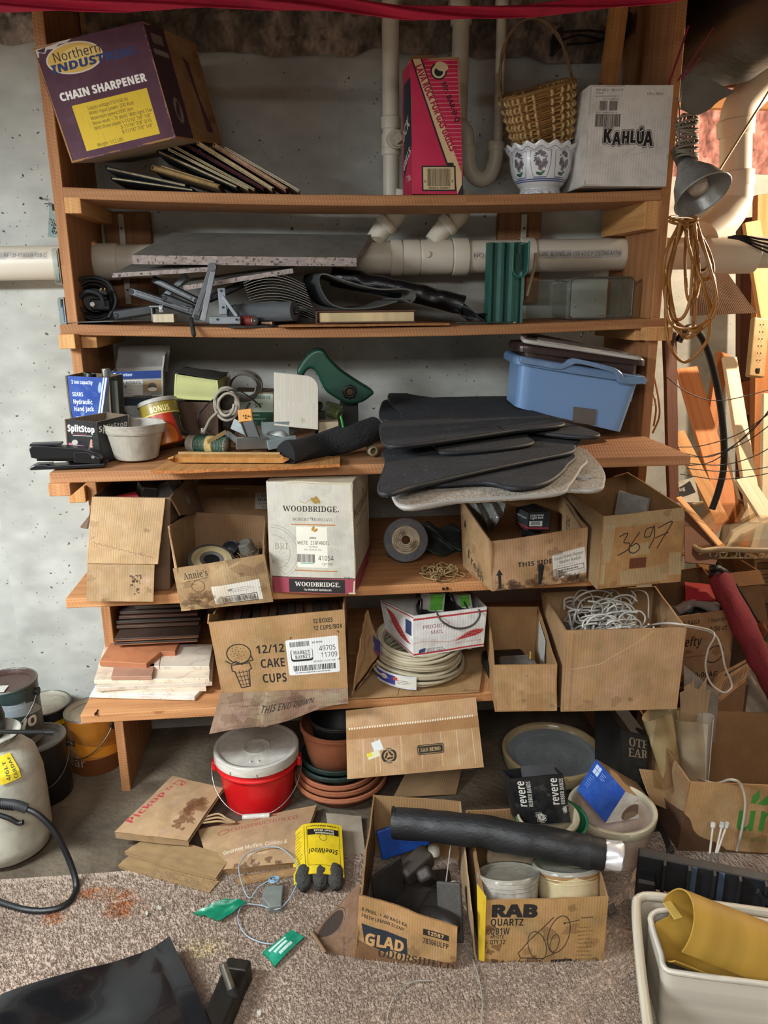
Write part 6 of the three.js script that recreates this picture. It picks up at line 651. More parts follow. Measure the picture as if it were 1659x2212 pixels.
// ---------- fifth shelf ----------
const Y5=S5;
function tile(name,label,px,y,th,m,group,o={}){const p=px.map((q)=>G(...q,y));const s=new THREE.Shape(p.map((q)=>new THREE.Vector2(q.x,-q.z)));const g=extrude(s,th,{bevel:0.001});g.rotateX(-Math.PI / 2);g.translate(0,y - th,0);if(o.tilt)g.applyMatrix4(new THREE.Matrix4().makeTranslation(p[0].x,y,p[0].z).multiply(new THREE.Matrix4().makeRotationZ(o.tilt)).multiply(new THREE.Matrix4().makeTranslation(-p[0].x,-y,-p[0].z)));return solo(name,g,m,label,'tile',group);}
{const mar=once('marble',()=>dataTex(512,512,(u,v)=>{const q=fbm(u*5,v*5,41,4,5),vein=Math.pow(1 - Math.abs(fbm(u*4,v*4,47,4,4)- 0.5)*4,8),k=0.86 + 0.14*q,sp=vn(u*90,v*90,5)>0.93&&fbm(u*4,v*4,9,2)>0.5?0.55:1;return mix3([232*k*sp,222*k*sp,208*k*sp],[150,134,120],cl(vein)*0.4);}));
const M=['#ffffff','#f4e6da','#e8e2da','#fdf2e4'].map((c)=>std(c,0.35,{map:rep(mar,3),bump:0.0003}));const mg='pale marble tiles at the left of the fifth shelf';
const L=[['pale marble tile with a white sheet beneath, lowest of the marble tiles',[[200,1500],[420,1506],[446,1478],[430,1420],[236,1420]],0.010],['second lowest marble tile with a rounded front corner',[[206,1490],[445,1486],[456,1420],[228,1418]],0.021],['third marble tile up, jutting furthest to the right',[[210,1486],[458,1474],[462,1412],[226,1414]],0.031],['veined marble tile on top at the front of the marble stack',[[203,1470],[452,1466],[458,1402],[224,1404]],0.042]];L.forEach(([l,p,h],i)=>tile('marble_tile',l,p,Y5 + h,0.0095,M[i]));
tile('marble_tile','cream tile at the back left under the terracotta slab',[[212,1438],[344,1440],[350,1396],[226,1394]],Y5 + 0.053,0.0095,M[1]);tile('marble_tile','white speckled tile at the back right of the marble stack',[[345,1440],[452,1440],[460,1392],[352,1392]],Y5 + 0.053,0.0095,M[2]);
solo('paper_scrap',quad(...[[192,1506],[278,1506],[284,1488],[206,1480]].map((q)=>G(...q,Y5 + 0.0015)),{t:0.001,warp:0.0004}),paper('#d8dde0'),'white paper scrap under the front of the marble tiles','paper');
const tc=std('#c07a52',0.7,{bump:0.0008}),tc2=std('#b98b74',0.6);tile('terracotta_tile','broken terracotta slab with a stepped right edge on the marble tiles',[[215,1429],[316,1434],[348,1408],[378,1408],[386,1389],[244,1380]],Y5 + 0.067,0.013,tc);tile('terracotta_tile','small pinkish tile under the terracotta slab',[[240,1462],[328,1461],[335,1434],[248,1434]],Y5 + 0.053,0.0095,tc2);
const dk=['#3b322b','#4a372e','#57402f','#3d3630','#5b4034','#463a33','#3f352e'].map((c)=>std(c,0.55,{bump:0.0006}));const D=['lowest dark tile with an orange clay edge in the dark stack','second dark tile up with an orange clay edge','broad dark tile at the middle of the dark stack','dark tile with a ridged brown front edge','thin dark tile set back above the ridged one','dark tile jutting to the left near the top','topmost small dark tile under the fourth shelf'];
const R=[[[246,1386],[428,1388]],[[246,1376],[430,1380]],[[252,1362],[432,1364]],[[250,1346],[434,1346]],[[256,1336],[428,1338]],[[258,1326],[408,1327]],[[292,1315],[398,1316]]];R.forEach(([a,b],i)=>{const z=i<2?0.40:0.35 - 0.005*i,p=A(...a,z),q=A(...b,z),yt=Y5 + 0.089 + i*0.0125;const x0=p.x,x1=q.x;const k=thing('dark_tile',D[i],'tile');part(k,'face',boxAt(x1 - x0,0.0085,0.2,(x0 + x1)/ 2,yt - 0.0043,z - 0.1),dk[i]);part(k,'clay_edge',boxAt(x1 - x0 - 0.004,0.0045,0.198,(x0 + x1)/ 2,yt - 0.007,z - 0.0985),i<2?std('#a5653f',0.8):std('#5a3a2c',0.8));});
}
{
const t=thing('cake_cup_carton','brown cake cup carton printed with an ice cream cone holding old bricks','box'),f=[A(451,1345,0.665),A(744,1317,0.665),A(751,1488,0.665),A(480,1500,0.665)];const yb=Y5 + 0.002;const c=corners(...f,V(0.015,0,-0.26));c.bbl.y=c.bbr.y=yb;c.fbl.y=c.fbr.y=(f[2].y + f[3].y)/ 2;c.btl.y -=0.012;c.btr.y -=0.002;const k=card('#a47e53');
carton(t,c,k,{open:1,warp:0.002,skip:['bottom'],mat:{front:KR(0.37,0.23,(c,H)=>{T(c,'12/12',31,29,9.5,{max:22});T(c,'CAKE',33,41.5,10,{max:19.5});T(c,'CUPS',33,54,10,{max:19.5});T(c,'12 BOXES',76,8,5,{max:15,bold:true});T(c,'12 CUPS/BOX',76,13.5,5,{max:22});
c.save();c.translate(17,30);const ln='#2a2018';oval(c,1,-2,9,8,0,null,ln,0.9);poly2(c,[[-10,3],[-6,6],[-2,4],[2,7],[6,5],[11,4],[10,0]],null,ln,0.9);poly2(c,[[-6,7],[8,6],[9,11],[7,12],[6,26],[-1,27],[-4,13],[-6,12],[-6,7]],null,ln,0.9);for(let i=0;i<4;i++){poly2(c,[[-4 + i*3,12],[-1 + i*2.2,26]],null,ln,0.5);poly2(c,[[-4 + i*0.6,14 + i*3.5],[7 - i*0.3,13 + i*3.5]],null,ln,0.5);}for(let i=0;i<22;i++){const a=i*2.4,q=7*Math.sqrt(i / 22);oval(c,1 + q*Math.cos(a),-2 + q*Math.sin(a),0.4,0.3,0,ln);}c.restore();
c.save();c.translate(54,20);c.rotate(rad(-1));c.fillStyle='#dcdcda';c.beginPath();c.roundRect(0,0,40,29,1.5);c.fill();bars(c,3,2,15,4,4);T(c,'BEST BEFORE',20,4,1.8,{max:8});c.fillStyle='#17140f';c.beginPath();c.roundRect(3,8,17,10,2);c.fill();c.fillStyle='#dcdcda';c.beginPath();c.roundRect(3.6,8,16,8.4,1.6);c.fill();T(c,'MARKET',5,11.8,4,{font:'serif',max:13});T(c,'BASKET.',6,15.5,4,{font:'serif',max:13});T(c,'49705',25,11,5.5,{bold:false,max:13});T(c,'11709',26,16.5,5.5,{bold:false,max:13});T(c,'MKT BASKET 12/12 CP  11709',20,20,2.2,{bold:false,max:17});bars(c,4,21.5,33,4.5,6);lines(c,5,27,30,1,1,'#555',4,0.6);c.restore();for(const[x,y,a,b]of[[58,18,1,1],[95,16,-1,1],[95,38,-1,-1]])poly2(c,[[x + 1.6*a,y],[x,y],[x,y + 1.6*b]],null,'#1a1714',0.5);},34,{base:'#a67f53',px:800,wear:0}),right:KR(0.26,0.23,(c,H)=>{oval(c,40,45,14,12,0,'#2a2018');},35)}});
part(t,'bottom_panel',quad(c.bbl,c.bbr,V(c.fbr.x,yb,0.63),V(c.fbl.x,yb,0.63)),[k,k]);const F=[A(476,1497,0.668),A(751,1486,0.668),A(753,1523,0.70),A(453,1581,0.70)];part(t,'flap',sheet((u,v)=>{const a=F[3].clone().lerp(F[2],u),b=F[0].clone().lerp(F[1],u),d=u>0.35&&u<0.42?0.006:0;return a.lerp(b,v).add(V(0,0.006*Math.sin(u*9)*(1 - v)+ 0.01*Math.sin(u*3.14)*(v - 1),0.012*Math.sin(u*5 + 1)*(1 - v)+ d));},40,10,0.004),[KR(0.37,0.09,(c,H)=>{T(c,'THIS END DOWN',34,H*0.62,7.5,{italic:true,max:40,color:'#2c2018',rot:-1});const r=rng(13);for(let i=0;i<70;i++){c.fillStyle='rgba(70,45,28,' +(0.1 + 0.2*r())+ ')';c.fillRect(r()*100,r()*H,4 + 18*r(),0.3 + 0.8*r());}},36,{base:'#7d6146',wear:20}),card('#7d6146')]);part(t,'side_flap',quad(A(450,1347,0.665),A(471,1340,0.6),A(470,1327,0.6),A(452,1326,0.655),{t:0.003}),[k,k]);
for(let i=0;i<13;i++){const u=(i + 0.5)/ 13,x=lerp(c.ftl.x + 0.012,c.ftr.x - 0.014,u),m=['#6d4a3a','#5b4a40','#4a3d36','#7a5a48'][(i*7)% 4];solo('old_brick',turned(triUV(bevelBox(0.021,0.19 + 0.006*((i*5)% 3),0.2,0.003)),0,0,1.2*((i % 3)- 1),V(x + 0.006,yb + 0.104,0.53)),std(m,0.95,{bump:0.002}),['first','second','third','fourth','fifth','sixth','seventh','eighth','ninth','tenth','eleventh','twelfth','thirteenth'][i]+ ' old brick from the left standing in the cake cup carton','brick','old bricks in the cake cup carton');}
}
{
const t=thing('opened_carton','torn opened carton lying flat with its front flap hanging over the fifth shelf','box'),k=card('#aa845a');const p=[[752,1536],[1044,1512],[1048,1400],[790,1400]].map((q)=>G(...q,Y5 + 0.006));p[0].z=p[1].z=0.632;part(t,'floor_panel',quad(...p,{t:0.004,warp:0.0008}),[KR(0.38,0.25,(c,H)=>{poly2(c,[[36,0],[38,H]],null,'#5a3e26',0.5);box2(c,56,H*0.6,40,0.7,'#6a4a2e');},37,{base:'#a27c52',wear:10}),k]);
part(t,'side_panel',sheet((u,v)=>{const a=A(760,1506,0.62).lerp(A(823,1420,0.5),u),b=A(778,1380,0.6).lerp(A(792,1318,0.5),u);return a.lerp(b,v).add(V(0.006*vn(u*6,v*6,4),0.006*(v<0.1?vn(u*30,3,5):0),0));},20,20,0.004),[KR(0.12,0.2,()=>{},38,{base:'#a98458',wear:12}),k]);
const F=[A(747,1535,0.64),A(1028,1506,0.64),A(1045,1657,0.70),A(750,1683,0.70)];part(t,'flap',quad(F[3],F[2],F[1],F[0],{warp:0.002,nu:24,bulge:0.006}),[KR(0.37,0.2,(c,H)=>{box2(c,0,H*0.27,100,H*0.16,'rgba(140,95,50,0.55)');for(let i=0;i<50;i++)box2(c,2 + i*1.9,H*0.26 - i*0.02,1.1,1.6,'#e0d2bb');for(const x of[12,21,24,40,55,70,82,94])box2(c,x,H*0.44,0.5,H*0.5,'rgba(240,220,185,0.5)');
c.save();c.translate(31,H*0.71);oval(c,0,0,5.6,6,0,'#26201a');oval(c,0,0,4,4.2,0,'#a9845a');for(let i=0;i<3;i++){c.save();c.rotate(i*2.094);poly2(c,[[-0.8,-3.4],[0.8,-3.4],[2.4,-0.9],[1.2,-0.4]],'#26201a');poly2(c,[[1,-0.4],[3,-1.6],[2.8,0.6]],'#26201a');c.restore();}T(c,'PLEASE RECYCLE',-4.6,-4.4,1.2,{color:'#d8c4a0',max:9});T(c,'CARDBOARD',-3.4,5.5,1.2,{color:'#d8c4a0',max:7});c.restore();
c.save();c.translate(62,H*0.66);poly2(c,[[-9,-3.4],[9,-3.4],[10,-2],[10,3],[9,4.4],[-9,4.4],[-10,3],[-10,-2]],'#2a221a');poly2(c,[[-8.4,-2.6],[8.4,-2.6],[9.2,-1.6],[9.2,2.6],[8.4,3.6],[-8.4,3.6],[-9.2,2.6],[-9.2,-1.6]],null,'#b9935f',0.4);T(c,'SAN REMO',-7.6,1.6,3.8,{font:'serif',color:'#c9a874',max:15});c.restore();
c.save();c.translate(18,H*0.62);c.rotate(-0.3);box2(c,2,-6,7,8,'#cfd3d2');box2(c,-4,1,9,5,'#d0cfb0');box2(c,-4,1,4,3,'#d8c62c');c.restore();},39,{base:'#b18b5f',px:700,wear:0}),k]);}
{
const t=thing('cable_coil','thick shrink-wrapped coil of flat white building cable under the postal box','cable'),c0=A(905,1440,0.5),ws=[],w2=[];const r=rng(23);const ey=0.05;for(let i=0;i<26;i++){const pts=[],R=0.127 - 0.03*r(),h=Y5 + 0.014 + 0.085*(i / 26),ph=r()*6;for(let k=0;k<16;k++){const a=k / 16*6.2832;pts.push(V(c0.x +(R + 0.003*Math.sin(a*2 + ph))*Math.cos(a)+ 0.004*Math.sin(i),h + 0.004*Math.sin(a*2 + ph)+ ey*0.5*(1 - Math.sin(a))*(i / 26)*0.6,0.49 + R*0.98*Math.sin(a)));}(i % 5===2?w2:ws).push(tube(cat(pts,true),0.0047,56,6,true));}part(t,'cable_turns',merge(ws),plastic('#c9bfa4',0.55));part(t,'cable_turns',merge(w2),plastic('#b5aa8e',0.55));part(t,'cable_end',tube([A(1000,1390,0.5),A(1015,1400,0.52),A(1020,1385,0.5)],0.005,20,6),plastic('#c9bfa4',0.55));
const lb=(px,h0,h1,a0,a1,f,s,tilt=0)=>part(t,'label',sheet((u,v)=>{const a=lerp(a0,a1,u),R=0.1325;return V(c0.x + R*Math.cos(a),Y5 + lerp(h0,h1,v)+ tilt*u,0.49 + R*Math.sin(a));},20,4,0.0006),[printed(0.1,0.05,'#c9cbd0',f,{seed:s,flute:0,rough:0.3}),paper('#c9cbd0')]);lb(0,0.012,0.05,2.75,1.75,(c,H)=>{box2(c,0,8,100,H - 16,'#3a3f86');oval(c,26,22,9,9,0,'#c9cbd0');box2(c,55,8,45,H - 14,'#c9c4b8');box2(c,50,12,10,12,'#b0473c');lines(c,60,20,34,3,6,'#55525c',5,2);},40);lb(0,0.085,0.13,3.5,2.6,(c,H)=>{box2(c,40,0,60,H,'#2c3478');T(c,'CO',4,28,26,{color:'#2c2c34',max:32});T(c,'X',60,36,18,{color:'#d8dae2'});box2(c,0,H - 8,100,5,'#a83a34');},41);
}
{
const t=thing('postal_box','white and red postal box full of chargers resting on the cable coil','box'),f=P4([893,1331,0.60],[1052,1311,0.57],[1044,1396,0.57],[893,1419,0.60]),back=A(821,1296,0.42).sub(f[0]);const c=corners(...f,back);c.bbl=A(833,1362,0.44);c.btr=A(1010,1268,0.36);c.bbr=A(1010,1330,0.38);const red='#a83236';
carton(t,c,paper('#d3d0ca'),{open:1,warp:0.002,bulge:0.002,mat:{front:printed(0.18,0.1,'#d8d6d2',(c,H)=>{box2(c,0,4,100,2.4,red);box2(c,0,H - 4,100,2.4,red);T(c,'PRIORITY',12,19,7,{color:'#7a3a44',bold:false,max:36});T(c,'★MAIL★',20,27,7,{color:'#7a3a44',bold:false,max:24});c.strokeStyle='#b5524e';c.lineWidth=0.5;c.beginPath();c.moveTo(0,38);c.bezierCurveTo(20,32,40,44,56,40);c.bezierCurveTo(70,36,80,24,98,30);c.stroke();c.fillStyle=red;c.beginPath();c.moveTo(56,42);c.bezierCurveTo(70,36,80,25,98,31);c.bezierCurveTo(94,40,76,38,56,42);c.fill();for(let i=0;i<26;i++)oval(c,60 + i*1.4,38 - 5*Math.abs(Math.sin(i*1.7)),0.5,0.3,0,'#d8d6d2');poly2(c,[[8,47],[17,45],[16,51],[7,52]],'#2a3c62');T(c,'UNITED STATES',19,48.5,3,{max:22,color:'#4a4a58'});T(c,'POSTAL SERVICE.',19,52,3.4,{max:26,color:'#3a3a48'});T(c,'VISIT US AT USPS.COM',60,46,3,{max:36,color:'#8a4a48',bold:false});for(const[x,y]of[[60,14],[72,20],[84,12],[92,22],[78,10]])T(c,'★',x,y,3,{color:red});},{seed:42,px:640,wear:4,wearColor:'#8a7a68'}),
left:printed(0.12,0.1,'#d8d6d2',(c,H)=>{box2(c,0,3,100,2.4,red);box2(c,0,H - 5,100,3,red);c.fillStyle=red;c.beginPath();c.moveTo(16,14);c.bezierCurveTo(50,10,60,50,92,62);c.bezierCurveTo(60,70,40,50,30,36);c.fill();box2(c,76,14,18,30,'#2a3458');for(let i=0;i<30;i++)oval(c,30 + i*1.8,24 + i*1.2 + 6*Math.sin(i*2),0.8,0.5,0,'#d8d6d2');},{seed:43,wear:4})}});
const gb=(a,label)=>{const q=thing('green_pack',label,'box'),g=P4(...a),d=corners(...g,V(-0.02,-0.005,-0.04));carton(q,d,paper('#d0d0cc'),{warp:0.0005,mat:{front:printed(0.04,0.05,'#4f9a2c',(c,H)=>{box2(c,0,H - 22,100,22,'#d0d2cc');box2(c,20,10,60,6,'#8ac86a');},{flute:0,seed:44})}});part(q,'packing',boxAt(0.02,0.03,0.02,d.fbl.x + 0.008,d.fbl.y - 0.018,d.fbl.z - 0.03),BLACK);};gb([[931,1284,0.53],[962,1282,0.53],[958,1325,0.54],[926,1327,0.54]],'left green and white pack in the postal box');gb([[992,1286,0.51],[1016,1284,0.51],[1021,1314,0.52],[997,1318,0.52]],'right green pack in the postal box');
{const q=thing('charger_cords','black chargers and cords filling the postal box','cords');const m=(c.ftl.x + c.btr.x)/ 2;part(q,'heap',crumple(boxAt(0.13,0.06,0.12,m,f[0].y - 0.042,0.495,0.02),0.008,30,4),plastic('#17181a',0.5));for(let i=0;i<5;i++)part(q,'cord',tube([0,1,2,3].map((k)=>V(m - 0.06 + 0.03*i + rr(-0.01,0.01),f[0].y - 0.02 + 0.028*Math.sin(k*1.05),0.54 - 0.04*k)),0.0025,24,6),plastic('#2a2b2e',0.5));part(q,'cord',tube([A(940,1318,0.58),A(955,1342,0.605),A(985,1357,0.602),A(1018,1352,0.595),A(1036,1330,0.585),A(1030,1305,0.56)],0.0028,40,8),plastic('#4a4642',0.5));}}
{const t=thing('narrow_carton','narrow open carton with a white side label beside the postal box','box'),f=F4([1066,1437],[1203,1435],[1202,1546],[1069,1548],Y5 - 0.012),k=card('#a07a50');f[2].y=f[3].y=Y5 + 0.002;const c=corners(...f,V(0,0,-0.3));c.btl=A(1052,1310,f[3].z - 0.28);c.btr=A(1163,1310,f[2].z - 0.28);c.bbl=c.btl.clone().setY(Y5 + 0.002);c.bbr=c.btr.clone().setY(Y5 + 0.002);
carton(t,c,k,{open:1,mat:{front:KR(0.15,0.12,(c,H)=>{box2(c,26,6,16,H,'rgba(190,150,100,0.25)');box2(c,52,50,26,30,'rgba(120,80,45,0.25)');},45,{base:'#a57f55'})}});const mid=(a,b,u)=>a.clone().lerp(b,u);part(t,'side_label',quad(mid(c.btr,c.ftr,0.55).add(V(-0.006,-0.1,0)),mid(c.btr,c.ftr,0.2).add(V(-0.006,-0.1,0)),mid(c.btr,c.ftr,0.2).add(V(-0.006,-0.012,0)),mid(c.btr,c.ftr,0.55).add(V(-0.006,-0.012,0)),{t:0.0008,warp:0}).rotateX(0),[printed(0.07,0.09,'#c9c8c2',(c,H)=>lines(c,8,10,80,9,11,'#6a6a68',5,3),{flute:0,seed:46}),paper('#c9c8c2')]);
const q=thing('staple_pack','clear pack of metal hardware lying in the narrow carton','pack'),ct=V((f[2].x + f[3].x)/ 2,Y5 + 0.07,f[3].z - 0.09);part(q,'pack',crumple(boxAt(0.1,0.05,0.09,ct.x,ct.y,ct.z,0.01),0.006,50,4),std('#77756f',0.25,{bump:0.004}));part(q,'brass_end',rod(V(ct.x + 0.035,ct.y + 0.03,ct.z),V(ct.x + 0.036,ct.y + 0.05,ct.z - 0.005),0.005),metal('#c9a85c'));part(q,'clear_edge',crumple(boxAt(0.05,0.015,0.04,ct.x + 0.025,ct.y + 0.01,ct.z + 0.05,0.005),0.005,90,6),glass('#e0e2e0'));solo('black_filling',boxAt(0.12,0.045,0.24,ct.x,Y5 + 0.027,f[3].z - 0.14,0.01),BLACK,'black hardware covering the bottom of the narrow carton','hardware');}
{const t=thing('cable_carton','large plain open carton overflowing with white phone cable','box'),f=F4([1222,1362],[1483,1356],[1461,1542],[1211,1548],Y5 - 0.012),k=card('#a3805a');f[2].y=f[3].y=Y5 + 0.002;const c=corners(...f,V(0,0,-0.3));c.btl=A(1169,1280,f[3].z - 0.28);c.btr=A(1416,1266,f[2].z - 0.29);c.bbl=c.btl.clone().setY(Y5 + 0.002);c.bbr=c.btr.clone().setY(Y5 + 0.002);c.bbl.x +=0.03;
carton(t,c,k,{open:1,mat:{front:KR(0.28,0.2,(c,H)=>{box2(c,7,3,0.8,H,'rgba(80,55,35,0.35)');poly2(c,[[6,34],[30,30],[60,12],[72,2]],null,'rgba(200,165,120,0.8)',0.6);},47,{base:'#a58159'})}});
const q=thing('phone_cable','tangle of glossy white phone cable filling the large carton','cable'),r=rng(29),ws=[[],[]];const x0=c.btl.x + 0.05,x1=f[1].x - 0.03,yb=f[0].y - 0.075;for(let i=0;i<80;i++){const pts=[],cx=lerp(x0,x1 - 0.04,r()),cz=f[3].z - 0.05 - 0.18*r(),s=0.02 + 0.035*r(),ti=r()*2.5,ph=r()*6;const hh=yb + 0.055*r()+(i<9?0.035:0);for(let k=0;k<9;k++){const a=k / 9*5.6 + ph;pts.push(V(cl((cx + s*Math.cos(a)- x0)/(x1 - x0))*(x1 - x0)+ x0,Math.max(Y5 + 0.01,hh + s*Math.sin(a)*Math.sin(ti)*0.9),Math.min(f[3].z - 0.012,cz + s*Math.sin(a)*Math.cos(ti))));}ws[i % 2].push(tube(pts,0.0026,40,6));}part(q,'cable',merge(ws[0]),plastic('#e6e4de',0.25));part(q,'cable',merge(ws[1]),plastic('#cfcbc2',0.25));part(q,'cable_heap',crumple(boxAt(x1 - x0,yb - Y5 - 0.01,0.22,(x0 + x1)/ 2,(yb + Y5)/ 2,f[3].z - 0.135,0.02),0.01,30,5),plastic('#8a867e',0.5));
const lp=[[1395,1352,0.6],[1440,1346,f[1].z - 0.01],[1490,1352,f[1].z + 0.02],[1535,1362,0.69],[1543,1376,0.7],[1530,1402,0.7],[1524,1440,0.7],[1535,1475,0.7],[1560,1495,0.7],[1577,1490,0.7],[1580,1475,0.69],[1566,1440,0.69],[1558,1400,0.68],[1542,1370,0.67],[1500,1356,0.67],[1450,1350,0.65]].map((p)=>A(...p));part(q,'hanging_loop',tube(lp,0.0026,160,8),plastic('#d4d0ca',0.3));for(let i=0;i<3;i++)part(q,'high_loop',tube([[1236 + 62*i,1345],[1236 + 62*i,1305],[1252 + 60*i,1276],[1278 + 60*i,1285],[1285 + 58*i,1335]].map(([x,y],k)=>A(x,y,0.5 + 0.02*k)),0.0022,50,6),plastic('#c9c6be',0.3));}

// ---------- on the floor ----------
const can=(name,label,c,r,h,lidc,m,o={})=>{const t=thing(name,label,'paint can');t.position.copy(c);t.rotation.y=o.turn||0;part(t,'body',lathe([[0.001,0],[r*0.97,0],[r,0.004],[r,h - 0.006],[r*1.02,h - 0.004],[r*1.02,h],[r*0.96,h]],64,true),m);part(t,'lid',lathe([[0.001,h - 0.009],[r*0.8,h - 0.009],[r*0.82,h - 0.004],[r*0.9,h - 0.004],[r*0.92,h + 0.001],[r*0.96,h + 0.001]],64),lidc);part(t,'rim',new THREE.TorusGeometry(r*0.985,0.003,8,64).rotateX(Math.PI / 2).translate(0,h,0),metal('#8a8880',0.4));
const b=[];for(let i=0;i<=12;i++){const a=Math.PI*i / 12;b.push(V(-(r + 0.004)*Math.cos(a),h*0.82 - 0.10*Math.sin(a)*0.9,(r + 0.004)*Math.sin(a)*0.98 + 0.004));}const bl=part(t,'bail',tube(b,0.0018,40,6),metal('#77746c',0.4));for(const s of[-1,1])part(bl,'ear',cyl(0.011,0.013,0.008,18).rotateZ(Math.PI / 2).translate(s*(r + 0.003),h*0.82,0),BLACK);return t;};
const lab=(r,h,base,f,s)=>printed(6.283*r,h*2 + r,base,(c,H)=>f(c,H,H*r /(h*2 + r)*0),{px:1024,flute:0,rough:0.4,seed:s,wear:8,wearColor:'#2a2420'});
{const R=0.0825,Hc=0.19;
const wl=(base,f,s)=>printed(6.283*R,R + Hc + 0.02,base,f,{px:1024,flute:0,rough:0.35,seed:s,wear:10,wearColor:'#221c18'});
const p1=G(196,1678,0).add(V(0,0,-R));can('paint_can','amber wood stain can with a pale lid beside the shelf leg',V(p1.x,0,p1.z),R,Hc,std('#b9b09c',0.5),wl('#a4641f',(c,H)=>{for(const o of[-20,30,80]){box2(c,o,H*0.5,50,H*0.2,'#5d3317');poly2(c,[[o,10],[o + 50,24],[o + 50,30],[o,20]],'#c07a24');box2(c,o + 6,15,14,4,'#3a2a1c');T(c,'WOOD',o + 9,18.2,3.2,{color:'#d8c8a8'});T(c,'lays',o + 7,27,9,{color:'#8d8478',bold:false});T(c,'Clear',o + 5,34,9,{color:'#8d8478',bold:false});lines(c,o + 6,37,16,3,2,'#a9803c',3);}},51),{turn:-0.5});
const p2=G(92,1662,0).add(V(0,0,-R));can('paint_can','black paint can with a yellow stripe behind the stacked cans',V(p2.x,0,p2.z),R,Hc,std('#b0aa9a',0.5),wl('#15161a',(c,H)=>{for(const o of[5,55]){box2(c,o,8,9,34,'#c79a1c');lines(c,o + 1,12,6,3,2,'#3a3010',4,0.8);}},52),{turn:0.35});
const p3=G(76,1750,0).add(V(0,0,-R));can('paint_can','plain black can carrying the large labelled pail',V(p3.x,0,p3.z),R,Hc,std('#6d665c',0.6),plastic('#121316',0.35),{turn:0.3});
const p4=V(p3.x - 0.058,Hc + 0.004,p3.z + 0.0);can('paint_pail','dark green and grey paint pail with a brown lid standing on the black can',p4,R*0.98,0.188,std('#4a322c',0.35),wl('#2a3a38',(c,H)=>{box2(c,0,H*0.62,100,H*0.4,'#77746e');for(const o of[0,33,66]){T(c,'RVO',o + 4,27,8.5,{color:'#d0cbc0',stroke:'#d0cbc0',sw:0.5,max:18});poly2(c,[[o,8],[o + 20,12],[o + 30,22],[o,16]],'#8a9498');lines(c,o + 6,10,14,2,2,'#9aa4a6',5,0.9);}},53),{turn:-0.1});
solo('lid_sticker',boxAt(0.06,0.001,0.04,p4.x - 0.02,p4.y + 0.1815,p4.z + 0.035),paper('#c9c8c2'),'white sticker lying on the brown pail lid','sticker');}
{
const c=V(G(-6,1850,0).x + 0.022,0,0.575),t=thing('garden_sprayer','white translucent garden sprayer tank with a yellow tape note at the left edge','sprayer'),r=0.114,h=0.33;const g=lathe([[0.001,0.002],[r*0.7,0],[r*0.93,0.02],[r,0.06],[r,0.16],[r*0.985,h*0.7],[r*0.88,h*0.87],[r*0.62,h*0.98],[r*0.45,h*1.02],[0.001,h*1.03]],64);part(t,'tank',g.translate(c.x,0,c.z),std('#d2cfc0',0.45,{transmission:0.15,bump:0.0004}));const bk=plastic('#15171a',0.45);
part(t,'cap',lathe([[0.001,0.12],[0.03,0.118],[0.05,0.09],[0.058,0.05],[0.052,0],[0.001,0]],40).translate(c.x - 0.03,h*1.02,c.z - 0.02),bk);part(t,'funnel_collar',lathe([[0.04,-0.01],[0.075,0.02],[0.07,0.024],[0.04,0.0]],40).translate(c.x,h*1.02,c.z),std('#b9b7ac',0.5));
part(t,'tape_note',sheet((u,v)=>{const a=lerp(1.12,0.66,u),y=lerp(0.265,0.325,v),R=(y<0.287?lerp(0.1162,0.1038,(y - 0.231)/ 0.056):lerp(0.1038,0.0732,(y - 0.287)/ 0.036))+ 0.003;return V(c.x + R*Math.cos(a),y,c.z + R*Math.sin(a));},10,8,0.0006),[printed(0.06,0.06,'#d8bc1c',(c,H)=>{T(c,'4/6LT',50,92,28,{rot:-90,color:'#2a4a2c'});T(c,'CARDAF',86,96,26,{rot:-90,color:'#2a4a2c',max:86});},{flute:0,seed:54}),paper('#d8bc1c')]);
const a=A(-40,1580,0.66),b=A(116,1582,0.62);part(t,'wand',rod(a,b,0.0055,0.0055,12),bk);part(t,'wand_tip',rod(b.clone().lerp(a,0.13),b,0.0075,0.008,12),bk);
const hd=[A(-30,1733,0.7),A(30,1738,0.7),A(58,1747,0.7)];part(t,'grip',tube(hd,0.0125,20,12),plastic('#2a2c2f',0.6));part(t,'trigger',tube([A(-10,1758,0.7),A(20,1768,0.7),A(40,1778,0.7),A(50,1776,0.7)],0.0065,20,10),bk);for(let i=0;i<8;i++)part(t,'grip_ring',new THREE.TorusGeometry(0.0128,0.0012,6,16).rotateY(Math.PI / 2).translate(...A(-6 + i*5,1735 + i*0.6,0.7).toArray()),bk);
part(t,'hose',tube([A(55,1746,0.7),A(85,1762,0.71),A(120,1800,0.72),A(150,1860,0.735),G(165,1915,0.02),G(150,1948,0.02),G(110,1966,0.02),G(50,1964,0.02),G(-40,1935,0.02)],0.0078,90,12),bk);}
function flatbag(label,px,th,y,print,tint,o={}){const p=px.map((q,i)=>G(...q,y +(o.dy?o.dy[i]:0))),t=thing('paper_bag',label,'paper bag');const k=paper(tint),[a,b,c,d]=p;const lay=o.layers||2;for(let i=0;i<lay;i++){const dn=V(0.004*(i % 2),-i*th / lay,-0.003*i);const S=(u,v)=>a.clone().lerp(b,u).lerp(d.clone().lerp(c,u),v).add(dn).add(V(0,0.004*(fbm(u*5 + i,v*4,6,3)- 0.5)+(o.arch||0)*Math.sin(v*3.14)*Math.sin(u*3.14),0));part(t,i?'fold_layer':'top_layer',sheet(S,24,16,0.0012),[i?k:print||k,k]);}part(t,'side_gusset',quad(a.clone().add(V(0,-th,0)),b.clone().add(V(0,-th,0)),b.clone().add(V(0,-0.001,0)),a.clone().add(V(0,-0.001,0)),{t:0.001,curlU:-0.004}),[k,k]);return t;}
